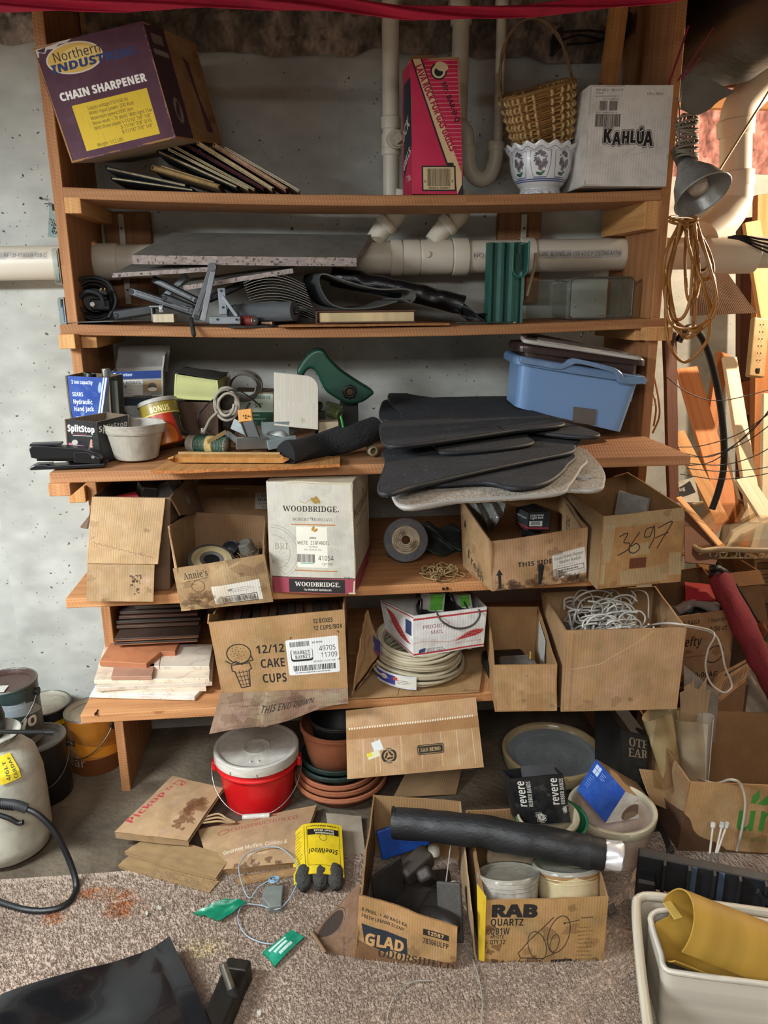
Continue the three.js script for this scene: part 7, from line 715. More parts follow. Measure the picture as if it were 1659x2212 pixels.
const BK='#a58660',bagp=(w,h,f,s,o={})=>printed(w,h,BK,f,{seed:s,flute:0,fibre:1,...o});
flatbag('brown paper bag at the bottom left of the bag heap by the carpet edge',[[254,1870],[452,1928],[478,1898],[300,1828]],0.012,0.018,null,'#a08259');
flatbag('brown paper bag in the middle of the left bag heap under the red-printed one',[[268,1840],[466,1896],[500,1850],[330,1800]],0.012,0.034,null,'#a3855c');
flatbag('folded paper bag with red hand-lettered print and a brown stain',[[247,1797],[405,1815],[482,1702],[372,1676]],0.022,0.062,bagp(0.3,0.3,(c,H)=>{T(c,'Pickup',6,H*0.2,17,{color:'#a8323c',rot:-90,max:0.1});c.save();c.translate(11,H*0.86);c.rotate(rad(-82));T(c,'Pickup',0,0,16,{color:'#a8323c',max:56,bold:true});T(c,'To | ',60,0,11,{color:'#a8323c',max:18});c.restore();poly2(c,[[16,14],[18,6],[26,5],[28,12],[34,13]],null,'#a8323c',1.4);oval(c,30,8,3,3,0,null,'#a8323c',1.2);const r=rng(3);c.fillStyle='rgba(92,54,26,0.6)';for(let i=0;i<14;i++)blotch(c,66 + 20*r(),30 + 55*r(),2 + 5*r(),r);c.fillStyle='rgba(100,60,30,0.35)';for(let i=0;i<10;i++)blotch(c,70 + 24*r(),34 + 30*r(),4 + 4*r(),r);},61),BK,{layers:3,arch:0.008});
flatbag('kraft paper bag with a red construction company line and white bakery print',[[456,1882],[640,1862],[684,1738],[427,1792]],0.02,0.03,bagp(0.36,0.22,(c,H)=>{T(c,'CONSTRUCTION CO.',26,16,6.8,{color:'#8f3a34',max:62,rot:-1,bold:false});oval(c,20,14,5,3,-20,null,'#8f3a34',0.8);poly2(c,[[46,5],[56,3],[66,4]],null,'#8f3a34',1.6);T(c,'Gourmet Muffins, Cookies &',17,H*0.72,5.4,{color:'#d6c8b4',max:66,bold:false,rot:-2});T(c,'gingerbread',42,H*0.82,4,{color:'#c9b89c',bold:false});c.fillStyle='rgba(60,38,22,0.5)';const r=rng(4);for(let i=0;i<12;i++)blotch(c,20 + 60*r(),H - 6*r(),1 + 2*r(),r);},62),'#96734e',{layers:2,arch:0.014});
solo('kraft_tube',crumple(rod(G(514,1906,0.014),G(640,1884,0.014),0.014,0.014,20),0.002,40,4),paper('#9a774f'),'rolled kraft paper under the front of the bakery bag','paper');
solo('folded_paper',quad(G(716,1850,0.006),G(790,1848,0.006),G(780,1762,0.02),G(704,1758,0.03),{t:0.002,warp:0.004}),paper('#a39684'),'pale folded paper between the steel wool and the lemon carton','paper');
{const t=thing('paper_twine','twisted paper handles poking out beside the red bucket','handles');for(let i=0;i<3;i++)part(t,'handle',tube([G(436,1768 + i*5,0.05),G(470,1758 + i*8,0.056),G(490,1768 + i*4,0.05),G(508,1776,0.045)],0.003,20,6),paper('#b79a72'));}
{
const t=thing('bucket','red plastic bucket with a white lid and wire handle','bucket'),f=G(556,1769,0),c=V(f.x,0,f.z - 0.1),hL=A(549,1612,c.z).y,r0=0.1,r1=0.118;t.position.copy(c);const red=std('#c8181c',0.35,{bump:0.0003,grime:0}),wh=std('#d8d4cc',0.4,{bump:0.0003});
part(t,'body',lathe([[0.001,0.004],[r0 - 0.004,0],[r0,0.005],[r1 - 0.006,hL - 0.05],[r1 + 0.003,hL - 0.048],[r1 + 0.003,hL - 0.04],[r1 - 0.004,hL - 0.036],[r1,hL - 0.01]],72),red);const ld=part(t,'lid',lathe([[r1 + 0.004,hL - 0.024],[r1 + 0.007,hL - 0.022],[r1 + 0.007,hL + 0.004],[r1 + 0.003,hL + 0.007],[r1 - 0.006,hL + 0.007],[r1 - 0.01,hL - 0.003],[0.043,hL - 0.003],[0.041,hL + 0.001],[0.036,hL + 0.001],[0.034,hL - 0.002],[0.02,hL - 0.002],[0.001,hL - 0.0015]],72),wh);for(let i=0;i<10;i++){const a=i*0.628 + 0.25;part(ld,'tab_notch',boxAt(0.004,0.012,0.002,0,0,0).rotateY(-a + Math.PI / 2).translate((r1 + 0.0075)*Math.cos(a),hL - 0.017,(r1 + 0.0075)*Math.sin(a)),std('#9a968e',0.6));}
for(const x of[-0.012,0.01])part(ld,'lid_bump',cyl(0.003,0.004,0.004,10).translate(x,hL - 0.001,0.075),wh);
const b=[];for(let i=0;i<=16;i++){const a=Math.PI*i / 16;b.push(V(-(r1 + 0.013)*Math.cos(a),hL - 0.045 - 0.095*Math.sin(a),0.015 +(r1 + 0.012)*Math.sin(a)*0.93));}const hw=part(t,'handle_wire',tube(b,0.0016,60,6),metal('#b9b7b2',0.3));const m=b[8];part(hw,'handle_grip',rod(V(-0.038,m.y,m.z - 0.001),V(0.038,m.y,m.z - 0.001),0.0075,0.0075,14),wh);for(const s of[-1,1])part(t,'ear',boxAt(0.014,0.03,0.03,s*(r1 + 0.006),hL - 0.045,0.01,0.004),red);}
{
const c=V(G(741,1753,0).x,0,G(741,1753,0).z - 0.12),tc=std('#a3603f',0.8),tc2=std('#b06a48',0.75),gr=std('#16302a',0.45),P=(n,l,y,r,h,m,o={})=>{const t=thing(n,l,o.cat||'saucer');t.position.set(c.x +(o.dx||0),y,c.z +(o.dz||0));part(t,'body',lathe([[0.001,0],[r*(o.b||0.75),0],[r*0.95,h*0.8],[r*0.95,h - 0.012],[r,h - 0.011],[r,h],[r*0.94,h],[r*(o.b||0.75)*0.96,0.006],[0.001,0.006]],56),m);part(t,'rim',new THREE.TorusGeometry(r*0.975,0.004,8,56).rotateX(Math.PI / 2).translate(0,h,0),m);};
P('clay_bowl','wide clay pot saucer at the bottom of the pot stack',0.001,0.142,0.05,tc2);P('clay_saucer','clay saucer second from the bottom of the pot stack',0.028,0.13,0.038,tc,{dx:-0.004});P('clay_saucer','clay saucer under the green ones in the pot stack',0.042,0.122,0.04,tc2,{dx:-0.006});P('green_saucer','dark green saucer lower of two in the pot stack',0.066,0.118,0.04,gr,{dx:-0.008});P('green_saucer','dark green saucer upper of two under the clay flower pot',0.085,0.112,0.04,gr,{dx:-0.008});P('clay_pot','clay flower pot standing in the green saucers',0.098,0.112,0.128,tc,{cat:'pot',b:0.8,dx:-0.006});P('black_pot','black plastic pot nested on top of the clay flower pot',0.15,0.092,0.1,plastic('#1c1d1f',0.5),{cat:'pot',dx:0.0});}
{
const c=V(A(1193,1615,0.36).x,0,0.36),h=A(1193,1615,0.36).y,r=0.158,t=thing('planter','large glazed clay planter with a cream rim and grey inside','planter');t.position.copy(c);part(t,'body',lathe([[0.001,0],[r*0.6,0],[r*0.66,0.02],[r*0.93,h - 0.05]],64),std('#b5522e',0.35,{clearcoat:0.4}));part(t,'rim',lathe([[r*0.93,h - 0.052],[r*0.97,h - 0.04],[r,h - 0.012],[r,h - 0.003],[r*0.97,h],[r*0.91,h - 0.004],[r*0.88,h - 0.02]],64),std('#ccb68c',0.25,{clearcoat:0.5}));part(t,'inside',lathe([[r*0.885,h - 0.018],[r*0.62,0.03],[0.001,0.028]],64),std('#98a2a9',0.4));}
solo('kraft_scrap',quad(G(850,1722,0.02),G(985,1716,0.004),G(1000,1650,0.05),G(880,1664,0.07),{t:0.004,warp:0.006}),card('#7d6243'),'bent kraft flap on the floor between the pots and the planter','cardboard');
{const t=thing('lemon_carton','water-stained brown lemon scent bag carton with a torn front full of tools','box'),k=card('#8a6640'),fl=G(766,2080,0),fr=G(985,2106,0),rf=G(1031,2088,0),ftl=A(777,1931,fl.z),ftr=A(988,2003,fr.z),h=ftl.y,rft=A(1019,1968,rf.z),btl=A(806,1716,fl.z - 0.34),btr=A(994,1731,rf.z - 0.36);btl.y=btr.y=h;const q=G(806,1716,h),w=G(994,1731,h);const bl=q,br=w;const D=(p)=>p.clone().setY(0.003);
part(t,'front_panel',quad(fl,fr,ftr,ftl,{warp:0.004,tearTop:0.012,nu:30}),[KR(0.26,0.17,(c,H)=>{T(c,'6 PKGS.  •  40 BAGS EA.',3,14,4.6,{max:48,rot:6});T(c,'FRESH LEMON SCENT',3,20,4.6,{max:44,rot:6});box2(c,66,14,26,7.5,'#211b16');T(c,'12587',70,20,6.4,{color:'#c9a26c',max:17});T(c,'78366ULPP',66,32,9.5,{max:26,bold:true});poly2(c,[[4,26],[50,32],[52,50],[34,48],[30,52],[8,44]],'#1f2630');T(c,'GLAD',8,46,16,{color:'#b98f5c',max:40,rot:2,stroke:'#b98f5c',sw:0.8});c.fillStyle='rgba(70,38,18,0.55)';c.beginPath();c.moveTo(0,H);c.lineTo(0,H*0.66);c.bezierCurveTo(20,H*0.7,40,H*0.95,56,H*0.84);c.bezierCurveTo(70,H*0.72,90,H*0.84,100,H*0.7);c.lineTo(100,H);c.fill();T(c,'ODORSHIELD',22,H*0.86,12,{max:76,font:'serif',rot:3,color:'#2a241e'});},71,{base:'#a67d4e',px:640,wear:12}),k]);
part(t,'side_panel',quad(D(bl),fl,ftl,bl,{warp:0.004}),[k,card('#8f6c45')]);part(t,'side_panel',quad(rf,D(br),br,rft,{warp:0.004}),[card('#5a4430'),card('#a58a66')]);part(t,'back_panel',quad(D(br),D(bl),bl,br,{warp:0.003}),[k,card('#9a7850')]);part(t,'bottom_panel',quad(D(bl),D(br),rf.clone().setY(0.003),fl.clone().setY(0.003)),[k,k]);  // right wall: shade put into the outer card colour, light into the inner
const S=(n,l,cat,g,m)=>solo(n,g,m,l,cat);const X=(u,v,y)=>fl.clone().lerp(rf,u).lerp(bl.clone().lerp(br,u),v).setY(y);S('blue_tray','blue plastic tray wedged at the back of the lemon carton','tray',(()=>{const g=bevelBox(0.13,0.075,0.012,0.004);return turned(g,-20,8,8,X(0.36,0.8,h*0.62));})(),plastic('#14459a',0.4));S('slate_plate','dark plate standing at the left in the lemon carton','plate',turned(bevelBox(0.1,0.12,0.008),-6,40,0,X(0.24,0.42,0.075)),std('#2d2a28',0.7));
{const q=thing('hand_drill','worn black power tool lying in the lemon carton','tool');part(q,'body',turned(lathe([[0.001,0],[0.022,0.004],[0.03,0.05],[0.027,0.1],[0.015,0.13],[0.001,0.132]],28),64,30,0,X(0.56,0.3,0.04)),plastic('#26221f',0.5));part(q,'grip',turned(bevelBox(0.04,0.1,0.035,0.012,3),30,20,30,X(0.62,0.6,0.06)),plastic('#3a302a',0.5));part(q,'motor',turned(bevelBox(0.06,0.05,0.1,0.014,3),0,-30,10,X(0.66,0.35,0.035)),plastic('#2b2725',0.4));}
{const q=thing('sanding_block','dark worn block tool beside the power tool in the lemon carton','tool');part(q,'block',crumple(turned(bevelBox(0.09,0.05,0.05,0.012,3),10,35,14,X(0.5,0.62,0.09)),0.004,40,4),plastic('#3d342d',0.6));part(q,'knob',turned(lathe([[0.001,0.02],[0.014,0.016],[0.016,0]],24),0,0,0,X(0.68,0.68,0.11)),plastic('#b9b4a8'));}
{const q=thing('spray_dome','white spray cap among the tools in the lemon carton','lid');part(q,'dome',turned(lathe([[0.001,0.024],[0.014,0.02],[0.018,0.008],[0.018,0],[0.001,0]],28),20,0,-20,X(0.83,0.38,0.09)),plastic('#c4c0b6'));}
S('grey_trowel','grey flat blade leaning at the right of the lemon carton','tool',turned(bevelBox(0.06,0.13,0.01,0.004),-24,-30,12,X(0.8,0.25,0.07)),std('#4a4642',0.6));S('filler_junk','dark rags filling the bottom of the lemon carton','rag',crumple(boxAt(0.19,0.03,0.2,X(0.5,0.45,0).x,0.022,X(0.5,0.45,0).z,0.01),0.006,30,3),paper('#2d2520'));S('clear_rod','thin clear rod leaning out of the lemon carton','rod',rod(X(0.74,0.3,0.06),X(0.86,0.62,h + 0.01),0.0016,0.0016,6),plastic('#a8a49c'));}
const DUCT=[A(852,1777,0.86),A(1010,1792,0.92),A(1150,1816,0.98),A(1275,1840,1.02)];
{const t=thing('lamp_carton','stained brown lamp carton with a floodlight drawing holding plastic tubs','box'),k=card('#94714a'),f=F4([1045,1947],[1314,1937],[1301,2085],[1039,2089],0);const h=(f[0].y + f[1].y)/ 2;const bl=G(1008,1750,h*1.0),br=bl.clone().add(f[1]).sub(f[0]);br.x +=0.02;const c={ftl:f[0],ftr:f[1],fbr:f[2],fbl:f[3],btl:bl,btr:br,bbl:bl.clone().setY(0.003),bbr:br.clone().setY(0.003)};
carton(t,c,k,{open:1,warp:0.004,bulge:0.004,mat:{front:KR(0.3,0.16,(c,H)=>{T(c,'RAB',6,13,14,{max:38,stroke:'#1a1612',sw:1.2,sy:0.9});T(c,'QUARTZ',6,20,7.5,{max:27});T(c,'QB1W',6,26,7,{max:16});T(c,'WHITE',6,29.5,4,{max:12,bold:false});T(c,'QTY 12',6,34,5,{max:13});const ln='#2a2018';oval(c,62,27,8.5,15,12,null,ln,0.7);poly2(c,[[57,13],[38,32],[30,42],[32,46],[50,46],[60,42]],null,ln,0.7);oval(c,45,36,7,12,-20,null,ln,0.6);oval(c,59,34,3.5,7,10,null,ln,0.6);poly2(c,[[32,47],[29,52],[38,52],[38,47]],null,ln,0.6);oval(c,66,18,0.9,0.9,0,ln);poly2(c,[[66,18],[78,16]],null,ln,0.5);lines(c,79,14,14,1,1,'#4a3622',12,1);for(let i=0;i<9;i++)lines(c,78,22 + i*3.2,14,1,1,'#6a4e30',i + 3,0.7);box2(c,47,H - 4,22,3,'#c9b79a');poly2(c,[[57,H - 6],[74,H - 6],[76,H - 2],[58,H - 1]],'#17151a');c.fillStyle='rgba(70,42,20,0.5)';const r=rng(5);for(let i=0;i<26;i++)blotch(c,r()*100,H - 6*r()*r(),2 + 3*r(),r);for(let i=0;i<12;i++)blotch(c,r()*14,H*(0.4 + 0.6*r()),1 + 2*r(),r);},72,{base:'#a9834f',px:640,wear:10})}});part(t,'yellow_tape',quad(f[3].clone().add(V(-0.006,0.02,0.0)),f[3].clone().add(V(0.006,0.02,0.006)),f[0].clone().add(V(0.004,0.015,0.004)),f[0].clone().add(V(-0.012,0.03,-0.02)),{t:0.001}),[paper('#d8b420'),paper('#d8b420')]);
const tub=(l,px,pz,r,h2,m,stain)=>{const c=A(...px,pz),q=thing('deli_tub',l,'tub');q.rotation.x=-0.42;q.position.set(c.x,c.y - h2*Math.cos(0.42),pz + h2*Math.sin(0.42));part(q,'tub',lathe([[0.001,0.002],[r*0.84,0],[r*0.87,0.006],[r*0.97,h2 - 0.012],[r,h2 - 0.01],[r,h2],[r*0.96,h2],[r*0.84,0.006],[0.001,0.006]],56,true),m);part(q,'lid',lathe([[0.001,h2 - 0.003],[r*0.86,h2 - 0.003],[r*0.9,h2 + 0.002],[r*1.02,h2 + 0.003],[r*1.025,h2 - 0.006]],56),std('#b9b5a8',0.15,{transmission:0.2,clearcoat:0.6}));for(let i=0;i<2;i++)part(q,'rib',new THREE.TorusGeometry(r*(0.96 - 0.012*i),0.0012,6,56).rotateX(Math.PI / 2).translate(0,h2 - 0.016 - i*0.009,0),m);};
const st=printed(0.3,0.22,'#c9b78e',(c,H)=>{c.fillStyle='rgba(120,72,34,0.55)';c.beginPath();c.moveTo(0,H*0.36);for(let i=0;i<=20;i++)c.lineTo(i*5,H*(0.42 + 0.05*Math.sin(i*1.1)+(i<8?0.05:0)));for(let i=20;i>=0;i--)c.lineTo(i*5,H*(0.52 + 0.04*Math.sin(i*0.8)));c.fill();c.fillStyle='rgba(190,160,100,0.5)';const r=rng(4);for(let i=0;i<20;i++)blotch(c,r()*100,H*r()*0.4,4,r);},{flute:0,rough:0.15,coat:0.6,seed:73});
tub('white round tub with a clear lid at the left in the lamp carton',[1097,1884,1.0],1.0,0.071,0.085,std('#c4c0b6',0.2,{clearcoat:0.5}));tub('cream round tub with a brown drip stain at the right in the lamp carton',[1224,1866,0.985],0.985,0.078,0.105,st);
{const p=A(1118,1856,0.9),q=thing('felt_pad','round cream felt pad tucked behind the white tub','pad');part(q,'pad',turned(lathe([[0.001,0.008],[0.072,0.008],[0.076,0.004],[0.074,-0.006],[0.001,-0.006]],48),12,0,5,p),std('#b3a38b',1,{bump:0.002}));part(q,'support',boxAt(0.08,p.y - 0.02,0.03,p.x,(p.y - 0.012)/ 2,0.89),BLACK);}
{const p=A(1192,1762,0.885),q=thing('green_bowl','green plastic bowl at the back behind the black hose','bowl');q.position.set(p.x,p.y - 0.09,0.885);const bw=(r,h)=>lathe([[0.001,0],[r*0.7,0],[r*0.78,0.01],[r*0.97,h - 0.01],[r*1.02,h - 0.006],[r*1.02,h],[r*0.95,h],[r*0.74,0.012],[0.001,0.006]],56);part(q,'bowl',bw(0.086,0.085),plastic('#2f7d58',0.4));part(q,'foot',cyl(0.05,0.05,p.y - 0.095,24).translate(0,-(p.y - 0.095)/ 2,0),BLACK);const q2=thing('cream_bowl','cracked cream bowl nested in the green one holding the black box','bowl');q2.position.set(p.x - 0.01,p.y - 0.083,0.887);part(q2,'bowl',bw(0.074,0.088),std('#b3a48a',0.5));part(q2,'rim',new THREE.TorusGeometry(0.073,0.003,8,48).rotateX(Math.PI / 2).translate(0,0.088,0),std('#c4b498',0.5));}
{const g=P4([1100,1683,0.87],[1216,1672,0.87],[1233,1776,0.885],[1124,1782,0.885]),d=corners(...g,V(-0.01,-0.003,-0.045)),q=thing('rubber_band_box','battered black box of rubber bands with white lettering sitting in the cream bowl','box'),nm=(c,H)=>{for(const o of[22,84]){T(c,'revere',o,62,22,{rot:-86,color:'#d0ccc4',max:56});T(c,'RUBBER BANDS',o + 11,62,11,{rot:-86,color:'#bcb8b0',max:54});}c.strokeStyle='#b9b5a8';c.lineWidth=0.8;const r=rng(6);for(const[x,y,s]of[[42,82,14],[92,70,9]])for(let i=0;i<12;i++){c.beginPath();c.ellipse(x + 4*r(),y + 6*r(),s*(0.3 + 0.6*r()),s*0.3,r()*3,0,6.3);c.stroke();}};
carton(q,d,plastic('#1b1c1f',0.5),{warp:0.003,bulge:0.003,mat:{front:printed(0.1,0.1,'#17181b',nm,{flute:0,rough:0.35,seed:74,wear:12,wearColor:'#8a8478'})},skip:['top']});part(q,'torn_flap',quad(A(1128,1680,0.85),A(1204,1674,0.85),A(1198,1649,0.83),A(1124,1655,0.83),{t:0.002,warp:0.003}),[plastic('#3a3c42',0.6),plastic('#2a2b2e',0.6)]);part(q,'torn_edge',crumple(rod(A(1126,1682,0.86),A(1206,1675,0.86),0.004,0.004,8),0.003,120,4),paper('#a89a80'));}}
{const t=thing('foil_duct','black flexible duct hose with a crumpled foil end lying across the cartons','hose');const g=tube(DUCT,0.037,60,28),c=cat(DUCT);part(t,'sleeve',crumple(g,0.0025,25,6),std('#1b1c1f',0.55,{bump:0.0008}));part(t,'end_lip',new THREE.TorusGeometry(0.035,0.004,8,32).rotateY(Math.PI / 2).translate(...DUCT[0].toArray()),BLACK);const a=c.getPoint(1),d=c.getTangent(1);part(t,'tape_cuff',along(lathe([[0.034,0],[0.036,0.002],[0.035,0.035],[0.03,0.037]],32),a.clone().addScaledVector(d,-0.004),a.clone().add(d)),plastic('#101113',0.6));const fo=lathe([[0.031,0],[0.033,0.01],[0.032,0.03],[0.034,0.042],[0.028,0.047],[0.02,0.045],[0.001,0.04]],60);part(t,'foil_end',crumple(along(fo,a.clone().addScaledVector(d,0.024),a.clone().add(d)),0.004,110,9),std('#e6e6e8',0.32,{metalness:0.55,bump:0,grime:0}));}
{
const c=V(G(1345,1890,0).x - 0.005,0,G(1345,1890,0).z - 0.085),hL=A(1328,1742,c.z).y,r1=0.113,t=thing('white_bucket','pale translucent bucket with a cream rim holding the blue bulb carton','bucket');t.position.copy(c);part(t,'body',lathe([[0.001,0.003],[0.078,0],[0.084,0.006],[r1 - 0.006,hL - 0.02],[r1 - 0.01,hL - 0.02],[0.08,0.008],[0.001,0.008]],64),std('#cdb9ac',0.5));part(t,'rim',lathe([[r1 - 0.006,hL - 0.024],[r1,hL - 0.02],[r1 + 0.002,hL],[r1 - 0.002,hL + 0.003],[r1 - 0.012,hL + 0.001],[r1 - 0.01,hL - 0.02]],64),std('#cfc8ae',0.45));
const q=thing('bulb_carton','blue and white light bulb carton with a round cut-out leaning in the pale bucket','box'),B=P4([1288,1640,0.66],[1351,1710,0.72],[1308,1778,0.75],[1246,1706,0.69]),E2=P4([1351,1710,0.72],[1409,1734,0.71],[1380,1768,0.735],[1308,1778,0.75]);part(q,'blue_panel',quad(B[3],B[2],B[1],B[0],{t:0.002}),[printed(0.12,0.1,'#0c3f9c',(c,H)=>{for(let i=0;i<4;i++)box2(c,8 +(i % 2)*9,6 + Math.floor(i / 2)*11,8,10,'#b9cbe6');lines(c,30,12,16,4,4,'#a9bfe0',4,1);lines(c,8,34,14,6,5,'#8aa6d4',4,1);},{flute:0,seed:75,rough:0.8}),paper('#a9a49c')]);
part(q,'end_panel',quad(E2[3],E2[2],E2[1],E2[0],{t:0.002}),[printed(0.09,0.06,'#cfcbc2',(c,H)=>{oval(c,60,42,26,24,0,'#6d5a46');oval(c,64,52,18,12,0,'#84705a');T(c,'SYLVANIA',50,12,11,{color:'#c2502c',max:46});T(c,'NW',84,24,10,{color:'#2a3450'});},{flute:0,seed:76}),paper('#b9b2a4')]);part(q,'back_panel',quad(B[1],E2[1],A(1375,1690,0.64),B[0],{t:0.002}),[card('#a58560'),card('#a58560')]);part(q,'open_flap',quad(E2[1],A(1450,1752,0.7),A(1420,1668,0.64),A(1375,1664,0.64),{t:0.002,curl:0.01}),[card('#a9885f'),card('#a9885f')]);}
{const t=thing('steel_wool_pack','yellow paper pack of grey steel wool pads lying upside down on the bags','pack'),f=[G(634,1894,0.045),G(744,1896,0.045),G(738,1784,0.055),G(630,1787,0.05)];part(t,'wrapper',sheet((u,v)=>f[0].clone().lerp(f[1],u).lerp(f[3].clone().lerp(f[2],u),v).add(V(0,0.012*Math.sin(u*3.14)+(u<0.22?(u - 0.22)*0.12:0),0)),24,12,0.002),[printed(0.14,0.15,'#d2b51c',(c,H)=>{box2(c,24,4,1,H - 6,'#3a3010');lines(c,4,10,16,13,6.5,'#4a3e14',4,1.4);c.save();c.translate(62,H / 2);c.rotate(Math.PI);box2(c,-31,H*0.26,62,13,'#1c1a14');T(c,'International',-22,H*0.31,6.5,{color:'#d8d0b0',max:38});T(c,'Steel Wool',-22,H*0.37,6.5,{color:'#d8d0b0',max:40});T(c,'SteelWool',-29,-2,14,{italic:true,color:'#221e10',max:58});T(c,'6 Pads  0000 Finest',-26,H*0.46,5.5,{color:'#3a3010',max:50});frame2(c,-32,-H*0.34,64,H*0.78,'#3a3010',0.8);oval(c,0,H*0.2,7,7,0,'#c9b02c','#4a3e14',1);c.restore();},{flute:0,seed:77,rough:0.5}),paper('#b99a1c')]);for(let i=0;i<3;i++){const p=G(658 + i*34,1905,0.026);part(t,'wool_pad',crumple(lathe([[0.001,0.075],[0.015,0.07],[0.021,0.05],[0.022,0.03],[0.018,0.01],[0.001,0]],22),0.003,140,4 + i).rotateX(Math.PI / 2).translate(p.x,0.038,p.z - 0.04),std('#4d4b48',1,{bump:0.006}));}}
{const t=thing('rubber_doorstop','clear grey rubber wedge with a knot of blue filament on top','wedge');const p=[[572,1916],[612,1912],[608,1958],[583,1962],[566,1940]].map((q)=>G(...q,0.03));const s=new THREE.Shape(p.map((q)=>new THREE.Vector2(q.x,-q.z)));const g=extrude(s,0.016,{bevel:0.003,bs:2});g.rotateX(-Math.PI / 2);g.translate(0,0.014,0);part(t,'wedge',g,std('#8d948f',0.25,{transmission:0.25}));const c=G(592,1897,0.05);for(let i=0;i<4;i++)part(t,'knot',new THREE.TorusGeometry(0.011 + 0.002*(i % 2),0.0016,6,24).rotateX(1 + i*0.35).rotateY(i*0.8).translate(c.x,0.046,c.z),plastic('#8fb4cf',0.3));
const fl=thing('filament','loop of clear trimmer filament lying on the bags and carpet','filament');const L=[[592,1897],[560,1915],[538,1940],[520,1900],[518,1865],[545,1838],[600,1830],[640,1865],[640,1912],[605,1962],[560,1955],[525,1955],[514,1985],[530,2018],[565,2036],[600,2040]].map(([x,y])=>G(x,y,0.05 - 0.025*cl((y - 1880)/ 80)));part(fl,'line',tube(L,0.0016,160,6),plastic('#a9bccb',0.25));const f2=thing('filament','curved clear filament at the bottom of the lemon carton','filament');part(f2,'line',tube([[1000,2042],[1022,2075],[1036,2120],[1042,2170],[1038,2240]].map(([x,y])=>G(x,y,0.022)),0.0017,60,6),plastic('#a9a49c',0.25));part(f2,'line',tube([[930,2118],[890,2122],[855,2150],[838,2190],[834,2250]].map(([x,y])=>G(x,y,0.02)),0.0017,60,6),plastic('#a9a49c',0.25));}
{const gm=std('#0f8060',0.35,{bump:0.001});solo('green_scrap',crumple(quad(G(412,1970,0.022),G(478,1992,0.022),G(534,1950,0.03),G(494,1940,0.04),{t:0.0015,warp:0.012,nu:20,nv:14}),0.003,70,4),gm,'crumpled torn green plastic scrap on the carpet','wrapper');solo('green_wrapper',quad(G(594,2086,0.026),G(657,2023,0.026),G(630,2008,0.03),G(568,2057,0.03),{t:0.008,warp:0.004,bulge:0.008,nu:20}),[printed(0.11,0.05,'#0f8060',(c,H)=>{for(let i=0;i<3;i++)lines(c,12 + i*7,6 + i*12,62,1,1,'#c8d8d0',i + 4,7);},{flute:0,seed:78,rough:0.3}),gm],'small green wrapper with white print beside the cardboard scrap','wrapper');}
{const t=thing('cardboard_tube_box','dark stained cardboard piece leaning on the left of the lemon carton','cardboard'),k=card('#6d5138');part(t,'panel',quad(G(700,2056,0.016),G(768,2068,0.016),A(778,1905,0.98),G(676,2016,0.05),{t:0.004,warp:0.004}),[printed(0.12,0.16,'#6b4f37',(c,H)=>{oval(c,34,36,30,30,0,'#2e2018');oval(c,34,36,34,34,0,null,'#2a1d15',1.2);lines(c,60,90,10,9,5,'#2a1d15',3,2);},{seed:79,wear:10}),k]);part(t,'edge_panel',quad(G(700,2058,0.014),G(702,2057,0.05),G(672,2010,0.06),G(670,2016,0.02),{t:0.003}),[card('#b5946a'),k]);}
{const p=[[4,2168],[48,2152],[369,2046],[446,2186],[480,2300],[0,2320]].map((q)=>G(...q,0.04));const t=thing('plastic_sheet','folded glossy black plastic sheet in the bottom left corner','plastic sheet'),m=std('#101216',0.22,{bump:0.0003,clearcoat:0.3});const a=p[0],b=p[2],c=p[3],d=p[5],S=(y,k)=>(u,v)=>{const q=a.clone().lerp(b,u).lerp(d.clone().lerp(G(500,2330,0.04),u),v);return q.setY(y + k*0.014*(fbm(u*3,v*2,7,2)- 0.5)+ k*0.005*Math.sin(u*7 + v*4)+(u>0.9?(u - 0.9)*0.1:0));};part(t,'top_fold',sheet(S(0.055,1.3),50,30,0.0012,{one:true}),m);part(t,'under_fold',sheet(S(0.028,0.7),50,30,0.0012,{one:true}),m);part(t,'side_fold',quad(G(4,2300,0.02),G(52,2290,0.05),G(50,2154,0.055),G(6,2166,0.03),{t:0.001,warp:0.003}),[m,m]);}
{const t=thing('hitch_bar','scratched black square steel hitch bar with a silver pin on the carpet','hitch'),a=G(515,2100,0.04),b=G(430,2300,0.04);const m=std('#26231f',0.5,{metalness:0.5,bump:0.001});part(t,'bar',stick(a,b,0.052,0.052,{r:0.006}),m);part(t,'end_block',stick(a.clone().lerp(b,-0.06),a.clone().lerp(b,0.1),0.056,0.056,{r:0.008}),std('#34302a',0.5,{metalness:0.5}));const p=G(489,2106,0.09);part(t,'pin',rod(p.clone().add(V(0.014,-0.03,0.02)),p.clone().add(V(-0.008,0.018,-0.012)),0.009,0.009,18),metal('#9a988f',0.35));part(t,'pin_collar',rod(p.clone().add(V(0.016,-0.034,0.022)),p.clone().add(V(0.01,-0.02,0.014)),0.014,0.012,18),m);}
{const r=rng(91);const b=[];for(const[x,y]of[[344,1961],[318,1975],[560,2190]]){const p=G(x,y,0.018);b.push(crumple(new THREE.IcosahedronGeometry(0.005,2),0.003,200,x).translate(p.x,0.02,p.z));}b.forEach((g,i)=>solo('lint_scrap',g,paper('#c9c4ba'),['white lint scrap nearest the green plastic scrap','small lint scrap left of the white one','crumb of lint at the bottom of the carpet'][i],'lint'));}

